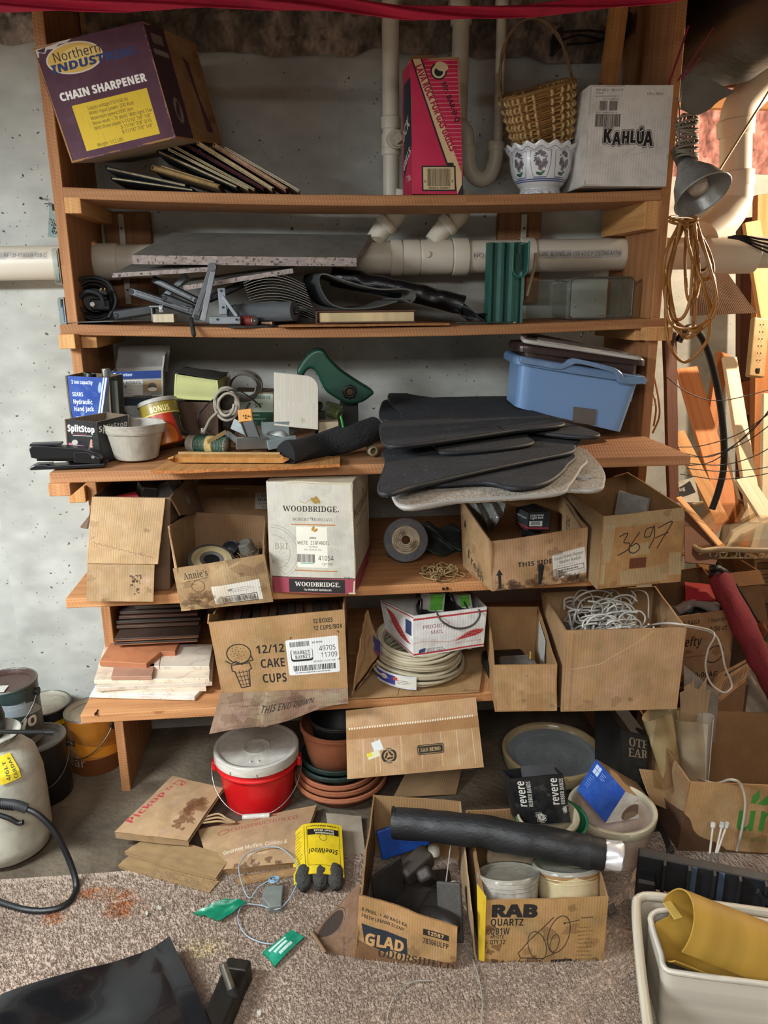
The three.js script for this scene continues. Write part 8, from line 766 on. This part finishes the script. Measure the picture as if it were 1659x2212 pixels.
// ---------- right-hand corner ----------
{
const tray=(name,label,px,y0,y1,th,m,o={})=>{const P=px.map((q)=>G(...q,y1));const c=P.reduce((s,p)=>s.add(p),V()).divideScalar(P.length),t=thing(name,label,'tray');const cur=cat(P,true,0.25),N=96,ring=cur.getSpacedPoints(N);const at=(u,y,k)=>{const f=u*N,i=Math.min(N - 1,Math.floor(f));const p=ring[i].clone().lerp(ring[i + 1],f - i);return V(c.x +(p.x - c.x)*k,y,c.z +(p.z - c.z)*k);};const kb=o.taper??0.9;part(t,'wall',sheet((u,v)=>at(u,lerp(y0,y1,v),lerp(kb,1,v)),N,6,th,{one:true}),m);part(t,'floor_panel',sheet((u,v)=>at(u,y0 + 0.004,kb*(0.002 + 0.998*v)),N,2,th,{one:true}),m);part(t,'rim',tube(cat(ring.slice(0,-1).map((p)=>V(p.x,y1,p.z)),true),o.rim??0.009,180,10,true),m);return t;};
const w1=std('#cfc8b6',0.5),w2=std('#dad4c8',0.45);
tray('litter_tray','large cream plastic tray in the bottom right corner',[[1376,1945],[1500,1950],[2080,2050],[2060,2380],[1700,2420],[1460,2330],[1402,2230]],0.013,0.17,0.004,w1,{taper:0.9,rim:0.01});
tray('litter_tray','smaller white tray nested in the large cream one',[[1405,1985],[1424,1968],[1520,1968],[1900,2040],[1900,2160],[1659,2127],[1446,2098],[1428,2060]],0.03,0.185,0.004,w2,{taper:0.94,rim:0.006});
{const t=thing('gold_gutter','rolled golden plastic sheet forming an open tube in the white tray','tube'),a=A(1455,1994,1.24),b=a.clone().add(V(0.33,-0.15,0.04)),d=b.clone().sub(a).normalize(),up=V(0,1,0).addScaledVector(d,-d.y).normalize(),s=d.clone().cross(up).normalize(),r=0.061,L=a.distanceTo(b);part(t,'sheet',sheet((u,v)=>{const ph=rad(98 - u*340),q=r*(1 + 0.10*cl((u - 0.8)*5)+ 0.03*v),n=v<0.12?0.03*cl(1 - Math.abs(u - 0.62)*16)*(1 - v / 0.12):0;return a.clone().addScaledVector(d,v*L + n).addScaledVector(up,q*Math.cos(ph)*1.1).addScaledVector(s,q*Math.sin(ph));},80,24,0.003,{one:true}),std('#c79f45',0.45,{bump:0.0004}));part(t,'inner_tab',stick(a.clone().addScaledVector(s,-0.06).addScaledVector(d,0.006),a.clone().addScaledVector(s,-0.02).addScaledVector(d,0.02),0.02,0.003),std('#d8b860',0.45));}
{const t=thing('black_rack','long ribbed black plastic rack with two blue tape stripes behind the trays','rack'),m=std('#1e2024',0.55,{bump:0.0006}),a=G(1372,1925,0.05),b=G(1760,2010,0.05),M=new THREE.Matrix4().makeBasis(b.clone().sub(a).setY(0).normalize(),V(0,1,0),b.clone().sub(a).setY(0).normalize().cross(V(0,1,0))).setPosition(a.x,0.014,a.z),put=(g)=>g.applyMatrix4(M),L=a.distanceTo(b);const fz=0;part(t,'body',put(merge(boxAt(L,0.09,0.03,L / 2,0.085,-0.03,0.004),boxAt(L,0.03,0.012,L / 2,0.03,0.0,0.003))),m);part(t,'end_block',put(boxAt(0.045,0.075,0.05,0.022,0.05,0.0,0.006)),m);for(let i=0;i<6;i++)part(t,'rib',put(boxAt(0.008,0.11,0.02,0.06 + i*0.055,0.08,0.0,0.002)),m);for(const x of[0.127,0.188])part(t,'blue_tape',put(boxAt(0.014,0.08,0.002,x,0.088,-0.0138)),std('#4a5c74',0.5));part(t,'strut',put(stick(V(0.26,0.12,0.012),V(0.36,0.02,0.012),0.012,0.01)),m);}
}
{
const t=thing('plant_carton','large brown carton with a green leaf print and a dark water stain','box'),k=card('#96714a'),fl=G(1462,1846,0),h=A(1484,1690,fl.z).y,fr=G(1800,1862,0);const x=fr.clone().sub(fl).normalize(),bk=V(0,1,0).cross(x).multiplyScalar(0.33);fr.copy(fl).addScaledVector(x,0.42);bk.x -=0.06;const c=corners(fl.clone().setY(h).add(V(0.012,0,0)),fr.clone().setY(h),fr,fl,bk);c.btl.y +=0.03;c.btr.y +=0.03;
carton(t,c,k,{open:1,mat:{front:KR(0.42,0.2,(c,H)=>{T(c,'uni',32,30,24,{color:'#3d7a2c',bold:true,max:34});T(c,'ure.catpla',36,36,4,{color:'#5a7a3c',bold:false});poly2(c,[[40,12],[40,8],[44,3],[45,8],[43,12]],'#3d7a2c');poly2(c,[[44,12],[50,6],[60,5],[56,11],[48,13]],'#3d7a2c');c.fillStyle='rgba(52,28,14,0.75)';c.beginPath();c.moveTo(0,H);c.lineTo(0,H*0.42);c.bezierCurveTo(4,H*0.5,4,H*0.46,7,H*0.62);c.bezierCurveTo(12,H*0.8,22,H*0.74,30,H*0.9);c.bezierCurveTo(50,H*0.94,70,H*0.9,100,H*0.93);c.lineTo(100,H);c.fill();},81,{base:'#a67c4e',px:640}),left:KR(0.33,0.2,(c,H)=>{c.fillStyle='rgba(52,28,14,0.7)';c.beginPath();c.moveTo(0,H);c.lineTo(0,H*0.7);c.bezierCurveTo(30,H*0.6,60,H*0.7,100,H*0.4);c.lineTo(100,H);c.fill();},82,{base:'#8a6844'})}});
{const q=thing('paper_sheaf','roll of cream and white paper sheets in a clear bag standing in the plant carton','paper');const R=(p,r,m,o=0)=>part(q,'paper_roll',sheet((u,v)=>{const a=u*6.0 + o,w=1 + 0.12*u;const b=p[0].clone().lerp(p[1],v);return V(b.x + r*w*(1 + 0.5*v)*Math.cos(a),b.y + 0.012*Math.sin(u*9)*v,b.z + r*w*Math.sin(a));},30,10,0.001,{one:true}),m);const cream=paper('#cbb98f'),wh=paper('#cfc8bd');R([A(1455,1690,0.66),A(1420,1545,0.6)],0.026,cream);R([A(1500,1692,0.67),A(1500,1555,0.6)],0.032,wh,1);R([A(1480,1680,0.62),A(1455,1530,0.55)],0.024,cream,2);for(let i=0;i<7;i++)part(q,'paper_strip',quad(A(1470 + i*7,1560,0.6 - 0.006*i),A(1484 + i*7,1560,0.6 - 0.006*i),A(1482 + i*9,1490 -(i % 3)*14,0.585 - 0.006*i),A(1468 + i*9,1496 -(i % 2)*12,0.585 - 0.006*i),{t:0.001,warp:0.003,nu:3,nv:6}),[paper('#bfa27c'),paper('#bfa27c')]);part(q,'clear_bag',sheet((u,v)=>A(lerp(1412,1522,u)+ 14*Math.sin(v*6)*(u - 0.5),lerp(1700,1540,v),0.725 - 0.06*v).add(V(0,0,0.014*Math.sin(u*9 + v*7))),24,24,0.0008,{one:true}),glass('#eeeae2',{roughness:0.2}));part(q,'back_sheet',quad(A(1480,1640,0.55),A(1545,1600,0.53),A(1551,1497,0.5),A(1478,1437,0.5),{t:0.001,warp:0.004}),[paper('#a39a90'),paper('#a39a90')]);part(q,'core',boxAt(0.1,A(1480,1690,0.64).y - 0.01,0.03,A(1480,1690,0.64).x,A(1480,1690,0.64).y / 2,0.62),BLACK);}
{const q=thing('cotton_rope','white cotton rope hanging over the front of the plant carton','rope');part(q,'rope',tube([A(1500,1680,fl.z - 0.12),A(1545,1692,fl.z - 0.03),A(1578,1684,fl.z + 0.05),A(1600,1694,fl.z + 0.06),A(1610,1730,fl.z + 0.062),A(1605,1780,fl.z + 0.062),A(1592,1838,fl.z + 0.06)],0.0034,60,8),paper('#c9bfb2'));}
[[1541,1776,1573,1900,'left white plug-ended cord standing by the plant carton'],[1561,1776,1591,1905,'middle white plug-ended cord standing by the plant carton'],[1572,1776,1592,1902,'right white plug-ended cord with an open clip by the plant carton']].forEach(([x,y,x2,y2,l])=>{const q=thing('plug_cord',l,'cord'),a=A(x,y,fl.z + 0.05),b=G(x2,y2,0.1);b.z=fl.z + 0.12;const w=plastic('#d8d6d0',0.3),m=a.clone().lerp(b,0.2);part(q,'plug',stick(a,m,0.013,0.011,{r:0.004}),w);part(q,'cord',rod(m,b,0.0028,0.0028,8),w);part(q,'tip',rod(b,V(b.x + 0.01,0.02,b.z + 0.02),0.0028,0.002,8),plastic('#8a8478'));});}
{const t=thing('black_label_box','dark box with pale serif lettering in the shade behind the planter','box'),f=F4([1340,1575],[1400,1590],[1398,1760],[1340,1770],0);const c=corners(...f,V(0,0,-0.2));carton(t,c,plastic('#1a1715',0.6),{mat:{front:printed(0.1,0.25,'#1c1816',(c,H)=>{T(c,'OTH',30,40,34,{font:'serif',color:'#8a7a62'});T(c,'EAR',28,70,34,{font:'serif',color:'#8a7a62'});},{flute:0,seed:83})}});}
{
const t=thing('waste_bag_carton','brown waste bag carton with black print holding a red pouch and grey cloth','box'),f=P4([1440,1336,0.36],[1590,1314,0.36],[1573,1470,0.36],[1440,1490,0.36]);f[2].y=f[3].y=Math.min(f[2].y,f[3].y);const c=corners(...f,V(0.06,0,-0.24));c.btl=A(1410,1240,0.14);c.btr=A(1516,1223,0.12);c.bbl=c.btl.clone().setY(f[2].y);c.bbr=c.btr.clone().setY(f[2].y);const k=card('#7d5a3a'),y0=f[2].y;
carton(t,c,k,{open:1,mat:{front:KR(0.2,0.2,(c,H)=>{T(c,'WASTE BAGS',4,14,8,{italic:true,max:44,color:'#2a1c12'});T(c,'2  Fasten High Max',60,13,7,{italic:true,max:36,color:'#2a1c12'});T(c,'3/56 ct',62,26,9,{italic:true,max:27,color:'#2a1c12'});T(c,'Hefty',16,42,17,{italic:true,max:36,color:'#2a1c12'});T(c,'STRONG',14,51,6,{max:26,color:'#2a1c12',bold:false});box2(c,20,56,40,0.6,'#3a2a1c');oval(c,74,56,14,10,-20,null,'#2a1c12',1.4);T(c,'E8-5650-00AG',10,86,10,{max:72,color:'#2a1c12'});bars(c,20,90,52,H - 94,6);},84,{base:'#946b45'})}});
solo('box_support',boxAt(0.34,y0 - 0.002,0.3,f[3].x + 0.11,(y0 - 0.002)/ 2,0.2),card('#5d4430'),'dark brown carton carrying the waste bag carton','box');
solo('red_pouch',quad(A(1482,1298,0.3),A(1546,1298,0.3),A(1536,1264,0.22),A(1479,1257,0.22),{t:0.006,warp:0.006,bulge:0.01}),std('#a8182c',0.7),'bright red cloth pouch lying on top of the waste bag carton','pouch');{const q=thing('gray_cloth','folded grey cloth in the waste bag carton','cloth');for(let i=0;i<4;i++)part(q,'fold',crumple(tube([A(1460 + i*8,1322 - i*4,0.31 - 0.02*i),A(1500 + i*6,1302 - i*3,0.29 - 0.02*i),A(1552,1318 - i*3,0.31 - 0.02*i)],0.016,24,12),0.004,40,i),paper(['#8a8078','#6d655e','#9a9088','#5a534d'][i]));part(q,'heap',crumple(boxAt(0.15,0.08,0.12,(c.ftl.x + c.btr.x)/ 2 + 0.02,f[0].y - 0.065,0.25,0.02),0.01,30,3),paper('#3a3430'));}
const t2=thing('barcode_flap','leaning brown carton flap with a barcode and a black stripe','cardboard');const q=[A(1515,1548,0.5),A(1612,1470,0.42),A(1625,1418,0.38),A(1545,1462,0.45)];part(t2,'panel',quad(...q,{t:0.004,warp:0.002}),[KR(0.16,0.12,(c,H)=>{box2(c,30,8,70,5,'#2a1c12');frame2(c,34,26,56,30,'#2a1c12',1.4);bars(c,38,29,46,24,4,'#3a2818');},85,{base:'#946b46'}),k]);part(t2,'lower_panel',quad(A(1520,1600,0.52),A(1600,1570,0.45),q[1],q[0],{t:0.004}),[k,k]);
{const g=thing('red_bag','long dark red folding chair bag with a black end slanting down to the right','bag'),p=[A(1556,1250,0.3),A(1590,1320,0.4),A(1640,1420,0.5),A(1700,1540,0.55)];part(g,'sleeve',crumple(tube(p,0.036,50,20),0.005,22,3),std('#7a1824',0.85,{bump:0.001}));part(g,'black_end',along(lathe([[0.001,0.05],[0.018,0.048],[0.022,0.03],[0.03,0.02],[0.032,0],[0.001,0]],24),p[0],p[0].clone().multiplyScalar(2).sub(p[1]).add(V(-0.02,0.05,0))),BLACK);part(g,'strap',tube([A(1536,1233,0.3),A(1550,1228,0.32),A(1565,1236,0.31)],0.007,16,8),BLACK);}
{const g=thing('wooden_grip','brown wooden handle on a steel rod beside the red bag','tool'),a=A(1590,1262,0.3),b=A(1640,1345,0.32);part(g,'rod',rod(a,b,0.004,0.004,8),metal('#5a554e'));part(g,'grip',tube([b,A(1650,1362,0.33),A(1640,1380,0.33),A(1655,1400,0.34)],0.012,24,10),wood('#b07a50'));}
{const g=thing('open_carton','small open brown carton behind the red bag','box'),f=P4([1560,1240,0.05],[1640,1232,0.05],[1660,1350,0.05],[1580,1360,0.05]);carton(g,corners(...f,V(0,0,-0.2)),card('#84603f'),{open:1,flaps:{left:[0.07,60],front:[0.05,150]}});part(g,'base',boxAt(0.14,f[2].y - 0.03,0.2,(f[2].x + f[3].x)/ 2 + 0.01,(f[2].y - 0.03)/ 2,-0.06),card('#4a3626'));}
}
{
const y=0.68,P=[[1478,1110],[1500,1090],[1560,1084],[1620,1086],[1700,1110],[1760,1150],[1700,1186],[1560,1186],[1500,1182]].map((q)=>G(q[0],q[1],y)),t=thing('glass_tray_table','oval glass top in a cream frame with pierced scroll skirt by the lumber','table');const s=new THREE.Shape(cat(P,true,0.5).getSpacedPoints(60).slice(0,-1).map((p)=>new THREE.Vector2(p.x,-p.z)));const g=new THREE.ExtrudeGeometry(s,{depth:0.006,bevelEnabled:false});g.rotateX(-Math.PI / 2);g.translate(0,y,0);part(t,'glass_top',triUV(g),glass('#ece4d6',{roughness:0.04}));const m=plastic('#a9936c',0.5);part(t,'frame',tube(cat(P,true),0.009,120,8,true),m);const a=A(1520,1196,P[7].z),b=A(1690,1196,P[6].z),sc=[];for(let i=0;i<9;i++){const p=a.clone().lerp(b,i / 8);sc.push(new THREE.TorusGeometry(0.012,0.003,6,20,5).rotateZ(i*1.3).translate(p.x,p.y,p.z));}part(t,'scroll_skirt',merge(...sc,tube([a.clone().add(V(0,-0.014,0)),b.clone().add(V(0,-0.014,0))],0.003,4,6)),m);for(const p of[P[0],P[2],P[4]])part(t,'leg',rod(V(p.x,0,p.z),V(p.x,y,p.z),0.01,0.01,12),m);}
function plank(label,a,b,w,th,m,up){return solo('lumber',stick(A(...a),A(...b),w,th,{up:up||V(0,0,1)}),m,label,'board');}
{const w=wood('#f0dccc',WOOD_B),pale=wood('#fffaf0',WOOD_C),br=wood('#c49a7c',WOOD_B),dk=wood('#7d5a44');
plank('wide reddish board leaning at the left of the lumber pile',[1482,796,-0.55],[1582,1130,-0.2],0.085,0.02,wood('#f2c8ba',WOOD_B));plank('narrow brown board on edge behind the black tube',[1560,765,-0.6],[1520,1010,-0.35],0.05,0.03,br);plank('long pale painted board leaning right of the black tube',[1575,773,-0.55],[1632,1130,-0.15],0.055,0.022,pale);plank('short pale board behind the wide reddish one',[1540,913,-0.5],[1600,1130,-0.25],0.045,0.018,pale);plank('light offcut crossing the foot of the lumber pile',[1463,935,-0.35],[1560,1130,-0.1],0.05,0.02,w);plank('grooved pale board at the foot of the long pale one',[1605,1035,-0.2],[1660,1120,-0.05],0.06,0.02,pale);plank('tall pale board leaning at the right edge',[1622,480,-0.5],[1662,720,-0.4],0.06,0.025,w);plank('dark upright stud behind the power strip',[1622,470,-0.8],[1618,1120,-0.75],0.11,0.04,dk,V(0,0,1));plank('brown block board below the power strip',[1606,826,-0.745],[1612,895,-0.745],0.06,0.03,br);plank('brown timber standing at the right edge',[1652,420,-0.7],[1640,1120,-0.65],0.08,0.04,wood('#cfa68c',WOOD_B),V(0,0,1));plank('pale strip at the right edge of the pile',[1655,850,-0.3],[1650,1130,-0.2],0.03,0.02,pale);
solo('hardboard_sheet',quad(A(1447,1090,0.1),A(1466,1085,0.02),A(1462,720,0.02),A(1436,700,0.1),{t:0.01}),wood('#7d5640'),'dark brown hardboard panel standing against the right upright','board');
{const t=thing('carton_lid','brown carton lid with a light wooden edge slanting below the lumber','cardboard');part(t,'edge',stick(A(1465,1074,0.1),A(1562,1185,0.25),0.03,0.006),w);part(t,'panel',quad(A(1480,1215,0.3),A(1545,1220,0.3),A(1560,1186,0.25),A(1478,1100,0.12),{t:0.004}),[card('#6d4a36'),card('#6d4a36')]);}solo('black_card',quad(A(1467,1085,-0.1),A(1512,1085,-0.1),A(1500,1030,-0.15),A(1466,1040,-0.15),{t:0.003}),[printed(0.08,0.08,'#bcb4a4',(c,H)=>{poly2(c,[[0,30],[70,10],[90,60],[0,80]],'#1a1816');T(c,'ing',4,50,22,{color:'#c9c2b4',rot:-10});},{flute:0,seed:86}),paper('#bcb4a4')],'white card with a black panel and lettering under the lumber','card');
{const t=thing('power_strip','tan power strip hanging tilted on the timber with six outlets and a switch','power strip'),a=A(1642,688,-0.35),b=A(1630,815,-0.3),tan=plastic('#b99a6c',0.4),d=b.clone().sub(a);const cs=part(t,'case',stick(a,b,0.062,0.03,{up:V(0,0,1),r:0.006}),tan);for(let i=0;i<6;i++)for(const s of[-1,1,0]){const p=a.clone().addScaledVector(d,0.12 + 0.12*i).add(V(s*0.006,s?0.004:-0.006,0.016));part(cs,'outlet_slot',boxAt(0.0022,0.006,0.002,p.x,p.y,p.z),plastic('#3a2a1c'));}const p=a.clone().addScaledVector(d,0.88).add(V(0,0,0.017));part(cs,'switch',boxAt(0.014,0.02,0.006,p.x,p.y,p.z),plastic('#2a1d16'));}
solo('cardboard_offcut',quad(A(1492,682,0.02),A(1634,676,0.02),A(1572,590,0.0),A(1494,584,0.0),{t:0.004}),card('#7d5c42'),'torn cardboard offcut hanging below the drain pipe','cardboard');}
{const m=plastic('#101114',0.4),t=thing('black_tube','black flexible water tube arching down in front of the lumber','tube');part(t,'tube',tube([A(1466,738,0.05),A(1480,712,0.05),A(1504,712,0.02),A(1530,760,0),A(1552,850,-0.02),A(1563,940,-0.02),A(1563,1010,-0.02),A(1552,1060,-0.02),A(1538,1100,-0.02)],0.0115,80,12),m);const w=[[1464,966,1520,962,1600,935,1680,880],[1470,985,1530,985,1610,955,1680,905],[1480,1000,1560,1004,1630,985,1690,950],[1484,1012,1560,1018,1640,1012,1690,1000],[1470,1024,1550,1035,1630,1028,1690,1015],[1440,815,1490,850,1560,865,1690,835],[1470,978,1540,985,1620,935,1680,860],[1486,1006,1540,996,1600,950,1690,860]];const t2=thing('black_wires','thin black wires sagging across the lumber pile','wires');w.forEach((p,i)=>part(t2,'wire',tube([0,2,4,6].map((k)=>A(p[k],p[k + 1],0.12 + 0.01*i)),0.0016,40,6),m));const t3=thing('black_cables','bundle of black cables leaving the drain pipe to the right','cables');for(let i=0;i<4;i++)part(t3,'cable',tube([A(1572,513,0.16),A(1600,509 + i*3,0.17),A(1640,516 + i*7,0.18),A(1690,522 + i*12,0.2)],0.003,30,6),m);}
{const t=thing('waste_pipe','large white waste pipe with elbows in the right corner','pipe'),z=0.02,g=(p,r,n)=>part(t,n,tube(p,r,40,26),PVC);g([A(1590,250,z),A(1588,410,z)],0.046,'pipe');g([A(1592,275,z),A(1598,235,z),A(1625,200,z),A(1680,150,z)],0.05,'elbow');g([A(1589,400,z),A(1584,440,z),A(1558,480,0.05),A(1520,512,0.08)],0.052,'elbow');const ring=(y0,y1,r)=>{const a=A(1589,y0,z),b=A(1589,y1,z);part(t,'collar',along(lathe([[r*0.9,0],[r,0.003],[r,a.distanceTo(b)],[r*0.9,a.distanceTo(b)+ 0.003]],30),a,b),PVC);};ring(295,260,0.053);ring(405,372,0.054);const c0=A(1520,552,0.1),c1=A(1624,550,0.1);part(t,'end_coupling',along(lathe([[0.046,0],[0.055,0.003],[0.055,c0.distanceTo(c1)],[0.05,c0.distanceTo(c1)+ 0.004],[0.001,c0.distanceTo(c1)+ 0.004]],36),c0,c1),PVC);}
{
const t=thing('clamp_lamp','dented metal clamp lamp shade with a white bulb hanging by the upright','lamp'),n=A(1478,352,0.40),e=A(1510,440,0.44),d=e.clone().sub(n).normalize(),L=n.distanceTo(e);d.z +=0.35;d.normalize();const m=std('#b4b8b8',0.35,{metalness:0.55,bump:0.0004});part(t,'shade',along(lathe([[0.016,0],[0.019,0.002],[0.034,0.03],[0.054,0.062],[0.07,L*0.95],[0.072,L*0.96],[0.069,L*0.96],[0.052,0.062],[0.032,0.03],[0.016,0.003]],48),n,n.clone().add(d)),m);part(t,'rim',along(new THREE.TorusGeometry(0.071,0.0025,8,48).rotateX(Math.PI / 2).translate(0,L*0.96,0),n,n.clone().add(d)),m);part(t,'socket',along(lathe([[0.001,-0.05],[0.015,-0.048],[0.018,-0.02],[0.019,0.006]],24),n,n.clone().add(d)),std('#3a3632',0.5));part(t,'bulb',along(lathe([[0.012,0.03],[0.02,0.05],[0.028,0.072],[0.022,0.092],[0.001,0.1]],28),n,n.clone().add(d)),std('#d8cfc4',0.3));
const w=thing('cord_bundle','bundle of grey lamp cord wrapped round itself above the clamp lamp','cord'),gy=plastic('#8a7f70',0.5),ws=[];for(let i=0;i<13;i++){const y=258 + i*7,p=[];for(let k=0;k<10;k++){const a=k / 10*6.28;const c=A(1484,y,0.4);p.push(V(c.x + 0.026*Math.cos(a),c.y + 0.006*Math.sin(a + i),0.40 + 0.022*Math.sin(a)));}ws.push(tube(cat(p,true),0.003,40,6,true));}for(let i=0;i<5;i++){const c=A(1476 + i*4,300,0.4);ws.push(tube([A(1474 + i*6,345,0.4),A(1466 + i*8,290,0.41),A(1474 + i*7,248,0.4),A(1492,256,0.39)],0.003,24,6));}part(w,'cord_turns',merge(ws),gy);part(w,'hook',tube([A(1468,252,0.38),A(1466,225,0.37),A(1462,212,0.362)],0.002,12,6),metal('#8a857c'));
const c=thing('extension_cord','brown flat extension cord hanging in long loops beside the right upright','cord'),bm=plastic('#a8702c',0.45),r=rng(41);const lo=[[1476,478,1440,600,1450,700,1520,700,1545,620,1500,480],[1480,478,1445,590,1470,720,1510,715,1548,650,1505,480],[1470,478,1436,560,1440,660,1470,720,1500,690,1495,480],[1485,478,1480,560,1485,640,1500,650,1510,600,1500,480],[1470,480,1440,640,1445,740,1480,782,1525,740,1535,690],[1490,478,1500,560,1520,620,1535,680,1500,715,1450,690],[1472,480,1455,540,1442,620,1460,690,1490,650,1500,480],[1478,480,1490,540,1512,600,1540,590,1530,540,1496,480]];lo.forEach((q,i)=>part(c,'loop',tube([0,2,4,6,8,10].map((k)=>A(q[k],q[k + 1],0.40 + 0.012*((i + k)% 5))),0.0045,70,7),bm));for(let i=0;i<2;i++)part(c,'binding_wrap',tube(cat([[1446,470],[1480,478],[1506,472],[1480,466]].map(([x,y],k)=>A(x,y + i*8,k===3?0.37:0.43)),true),0.0036,50,7,true),bm);part(c,'low_loop',tube([A(1410,800,0.30),A(1422,860,0.33),A(1424,900,0.33),A(1410,935,0.3)],0.003,30,6),bm);part(c,'low_loop',tube([A(1408,840,0.30),A(1417,880,0.34),A(1412,920,0.31)],0.003,30,6),bm);
solo('yellow_cord',tube([A(1690,150,0.2),A(1640,230,0.2),A(1590,310,0.25),A(1545,382,0.36)],0.003,40,6),plastic('#b08a3c'),'thin yellowish cord slanting down to the clamp lamp','cord');
for(const[i,q]of[[1440,186,1486,55],[1462,172,1540,60],[1470,170,1512,125]].entries())solo('red_tie',quad(A(q[0],q[1]+ 3,0.37),A(q[0]+ 5,q[1]+ 3,0.37),A(q[2]+ 4,q[3],0.37 + 0.02*i),A(q[2],q[3],0.37 + 0.02*i),{t:0.001,warp:0.001}),plastic('#8a2438'),['red ribbon strand highest across the right upright','red ribbon strand running behind the clamp lamp cord','short red ribbon strand at the corner of the white carton'][i],'ribbon');}
{const t=thing('wrapped_duct','big air duct wrapped in black plastic under the joists at the right','duct');const p=[A(1690,-220,0.75),A(1660,-60,0.62),A(1610,60,0.5),A(1590,130,0.3)],m=std('#17181b',0.45,{bump:0.001});part(t,'sleeve',crumple(tube([A(1990,-200,0.62),A(1760,-70,0.42),A(1590,40,0.14),A(1450,105,-0.12)],0.15,60,40),0.012,9,4),m);part(t,'grey_end',crumple(quad(A(1470,235,0.36),A(1500,252,0.36),A(1585,195,0.4),A(1480,150,0.38),{t:0.004,warp:0.01}),0.004,20,5),std('#6d675e',0.7));}

// ---------- odds and ends round the edges ----------
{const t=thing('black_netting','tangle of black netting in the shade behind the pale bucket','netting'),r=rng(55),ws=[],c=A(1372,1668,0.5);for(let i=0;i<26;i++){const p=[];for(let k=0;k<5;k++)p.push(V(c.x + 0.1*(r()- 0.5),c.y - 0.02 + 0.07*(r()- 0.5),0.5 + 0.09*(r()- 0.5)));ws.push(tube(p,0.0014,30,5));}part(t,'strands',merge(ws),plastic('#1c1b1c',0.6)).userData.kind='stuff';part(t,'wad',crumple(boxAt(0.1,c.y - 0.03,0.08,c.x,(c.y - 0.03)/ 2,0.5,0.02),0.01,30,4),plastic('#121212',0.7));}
{const p=G(1322,1950,0.05),t=thing('steel_clip','small bent steel clip beside the lamp carton','clip');part(t,'plate',turned(bevelBox(0.022,0.026,0.004),-20,20,8,V(p.x,0.035,p.z)),metal('#b9bbbd',0.3));part(t,'fold',turned(bevelBox(0.022,0.004,0.018),-10,20,8,V(p.x,0.023,p.z + 0.006)),metal('#a5a7a9',0.3));}
{const t=thing('dusty_strip','dark dusty plastic strip leaning on the left side of the plant carton','strip'),a=G(1448,1850,0.016),b=A(1405,1752,0.6);part(t,'strip',stick(a,b,0.035,0.006,{up:V(0,0,1)}),plastic('#35302c',0.6));part(t,'end',stick(a.clone().lerp(b,0.02),a.clone().lerp(b,0.12),0.038,0.009,{up:V(0,0,1)}),plastic('#5a5550',0.6));}
{const t=thing('white_sheet','crinkled white plastic sheet hanging in the light behind the barcode flap','plastic sheet');part(t,'sheet',sheet((u,v)=>A(lerp(1612,1700,u)- 22*v,lerp(1560,1440,v),0.3).add(V(0,0,0.016*Math.sin(u*9 + v*7))),24,24,0.001,{one:true}),paper('#c9bfb2'));part(t,'hem',rod(A(1590,1440,0.3),A(1680,1440,0.3),0.004,0.004,8),paper('#b9ae9f'));}
{const t=thing('print_carton','brown carton with a dark printed panel at the right edge behind the wooden grip','box'),f=P4([1628,1208,-0.1],[1720,1200,-0.1],[1720,1300,-0.1],[1632,1305,-0.1]),c=corners(...f,V(0,0,-0.2));carton(t,c,card('#6d4c34'),{mat:{front:printed(0.14,0.14,'#85603f',(c,H)=>{box2(c,8,8,40,16,'#2a1c12');bars(c,10,10,36,12,5,'#85603f');lines(c,8,34,50,4,8,'#4a3220',5,3);},{seed:88})}});part(t,'carton_below',boxAt(0.16,c.fbl.y - 0.004,0.2,(c.fbl.x + c.fbr.x)/ 2,(c.fbl.y - 0.004)/ 2,-0.2),card('#5a4230'));}
{const t=thing('dark_wires','dark wires strung along the wall top behind the basket handle','wires');for(const q of[[[1200,92],[1250,76],[1300,84],[1330,62]],[[1210,70],[1270,66],[1320,72],[1350,58]],[[1225,96],[1280,92],[1325,80],[1345,74]]])part(t,'wire',tube(q.map(([x,y])=>A(x,y,0.1)),0.003,30,6),plastic('#121214'));for(const q of[[1200,92],[1346,60]])part(t,'clip',boxAt(0.012,0.05,0.1,A(q[0],q[1],0.06).x,A(q[0],q[1],0.06).y,0.055),plastic('#1a1a1a'));}
for(const[x,y,z,l]of[[88,428,0.02,'nail in the wall carrying the hanging bag of screws'],[958,1272,0.63,'left nail head in the front of the fourth shelf'],[966,1271,0.63,'right nail head in the front of the fourth shelf'],[207,1542,0.63,'dark knot plug in the front of the fifth shelf']]){const p=A(x,y,z),k=thing('nail',l,'nail');part(k,'head',rod(p.clone().add(V(0,0,-0.004)),p.clone().add(V(0,0,0.003)),0.0035,0.0035,12),metal('#4a3a2e',0.6));part(k,'shank',rod(p.clone().add(V(0,0,-0.02)),p,0.0016,0.0016,8),metal('#4a3a2e',0.6));}
rebase();
scene.traverse((o)=>{if(o.isLight)o.castShadow=o.isPointLight||o.isSpotLight;});
renderer.render(scene,camera);
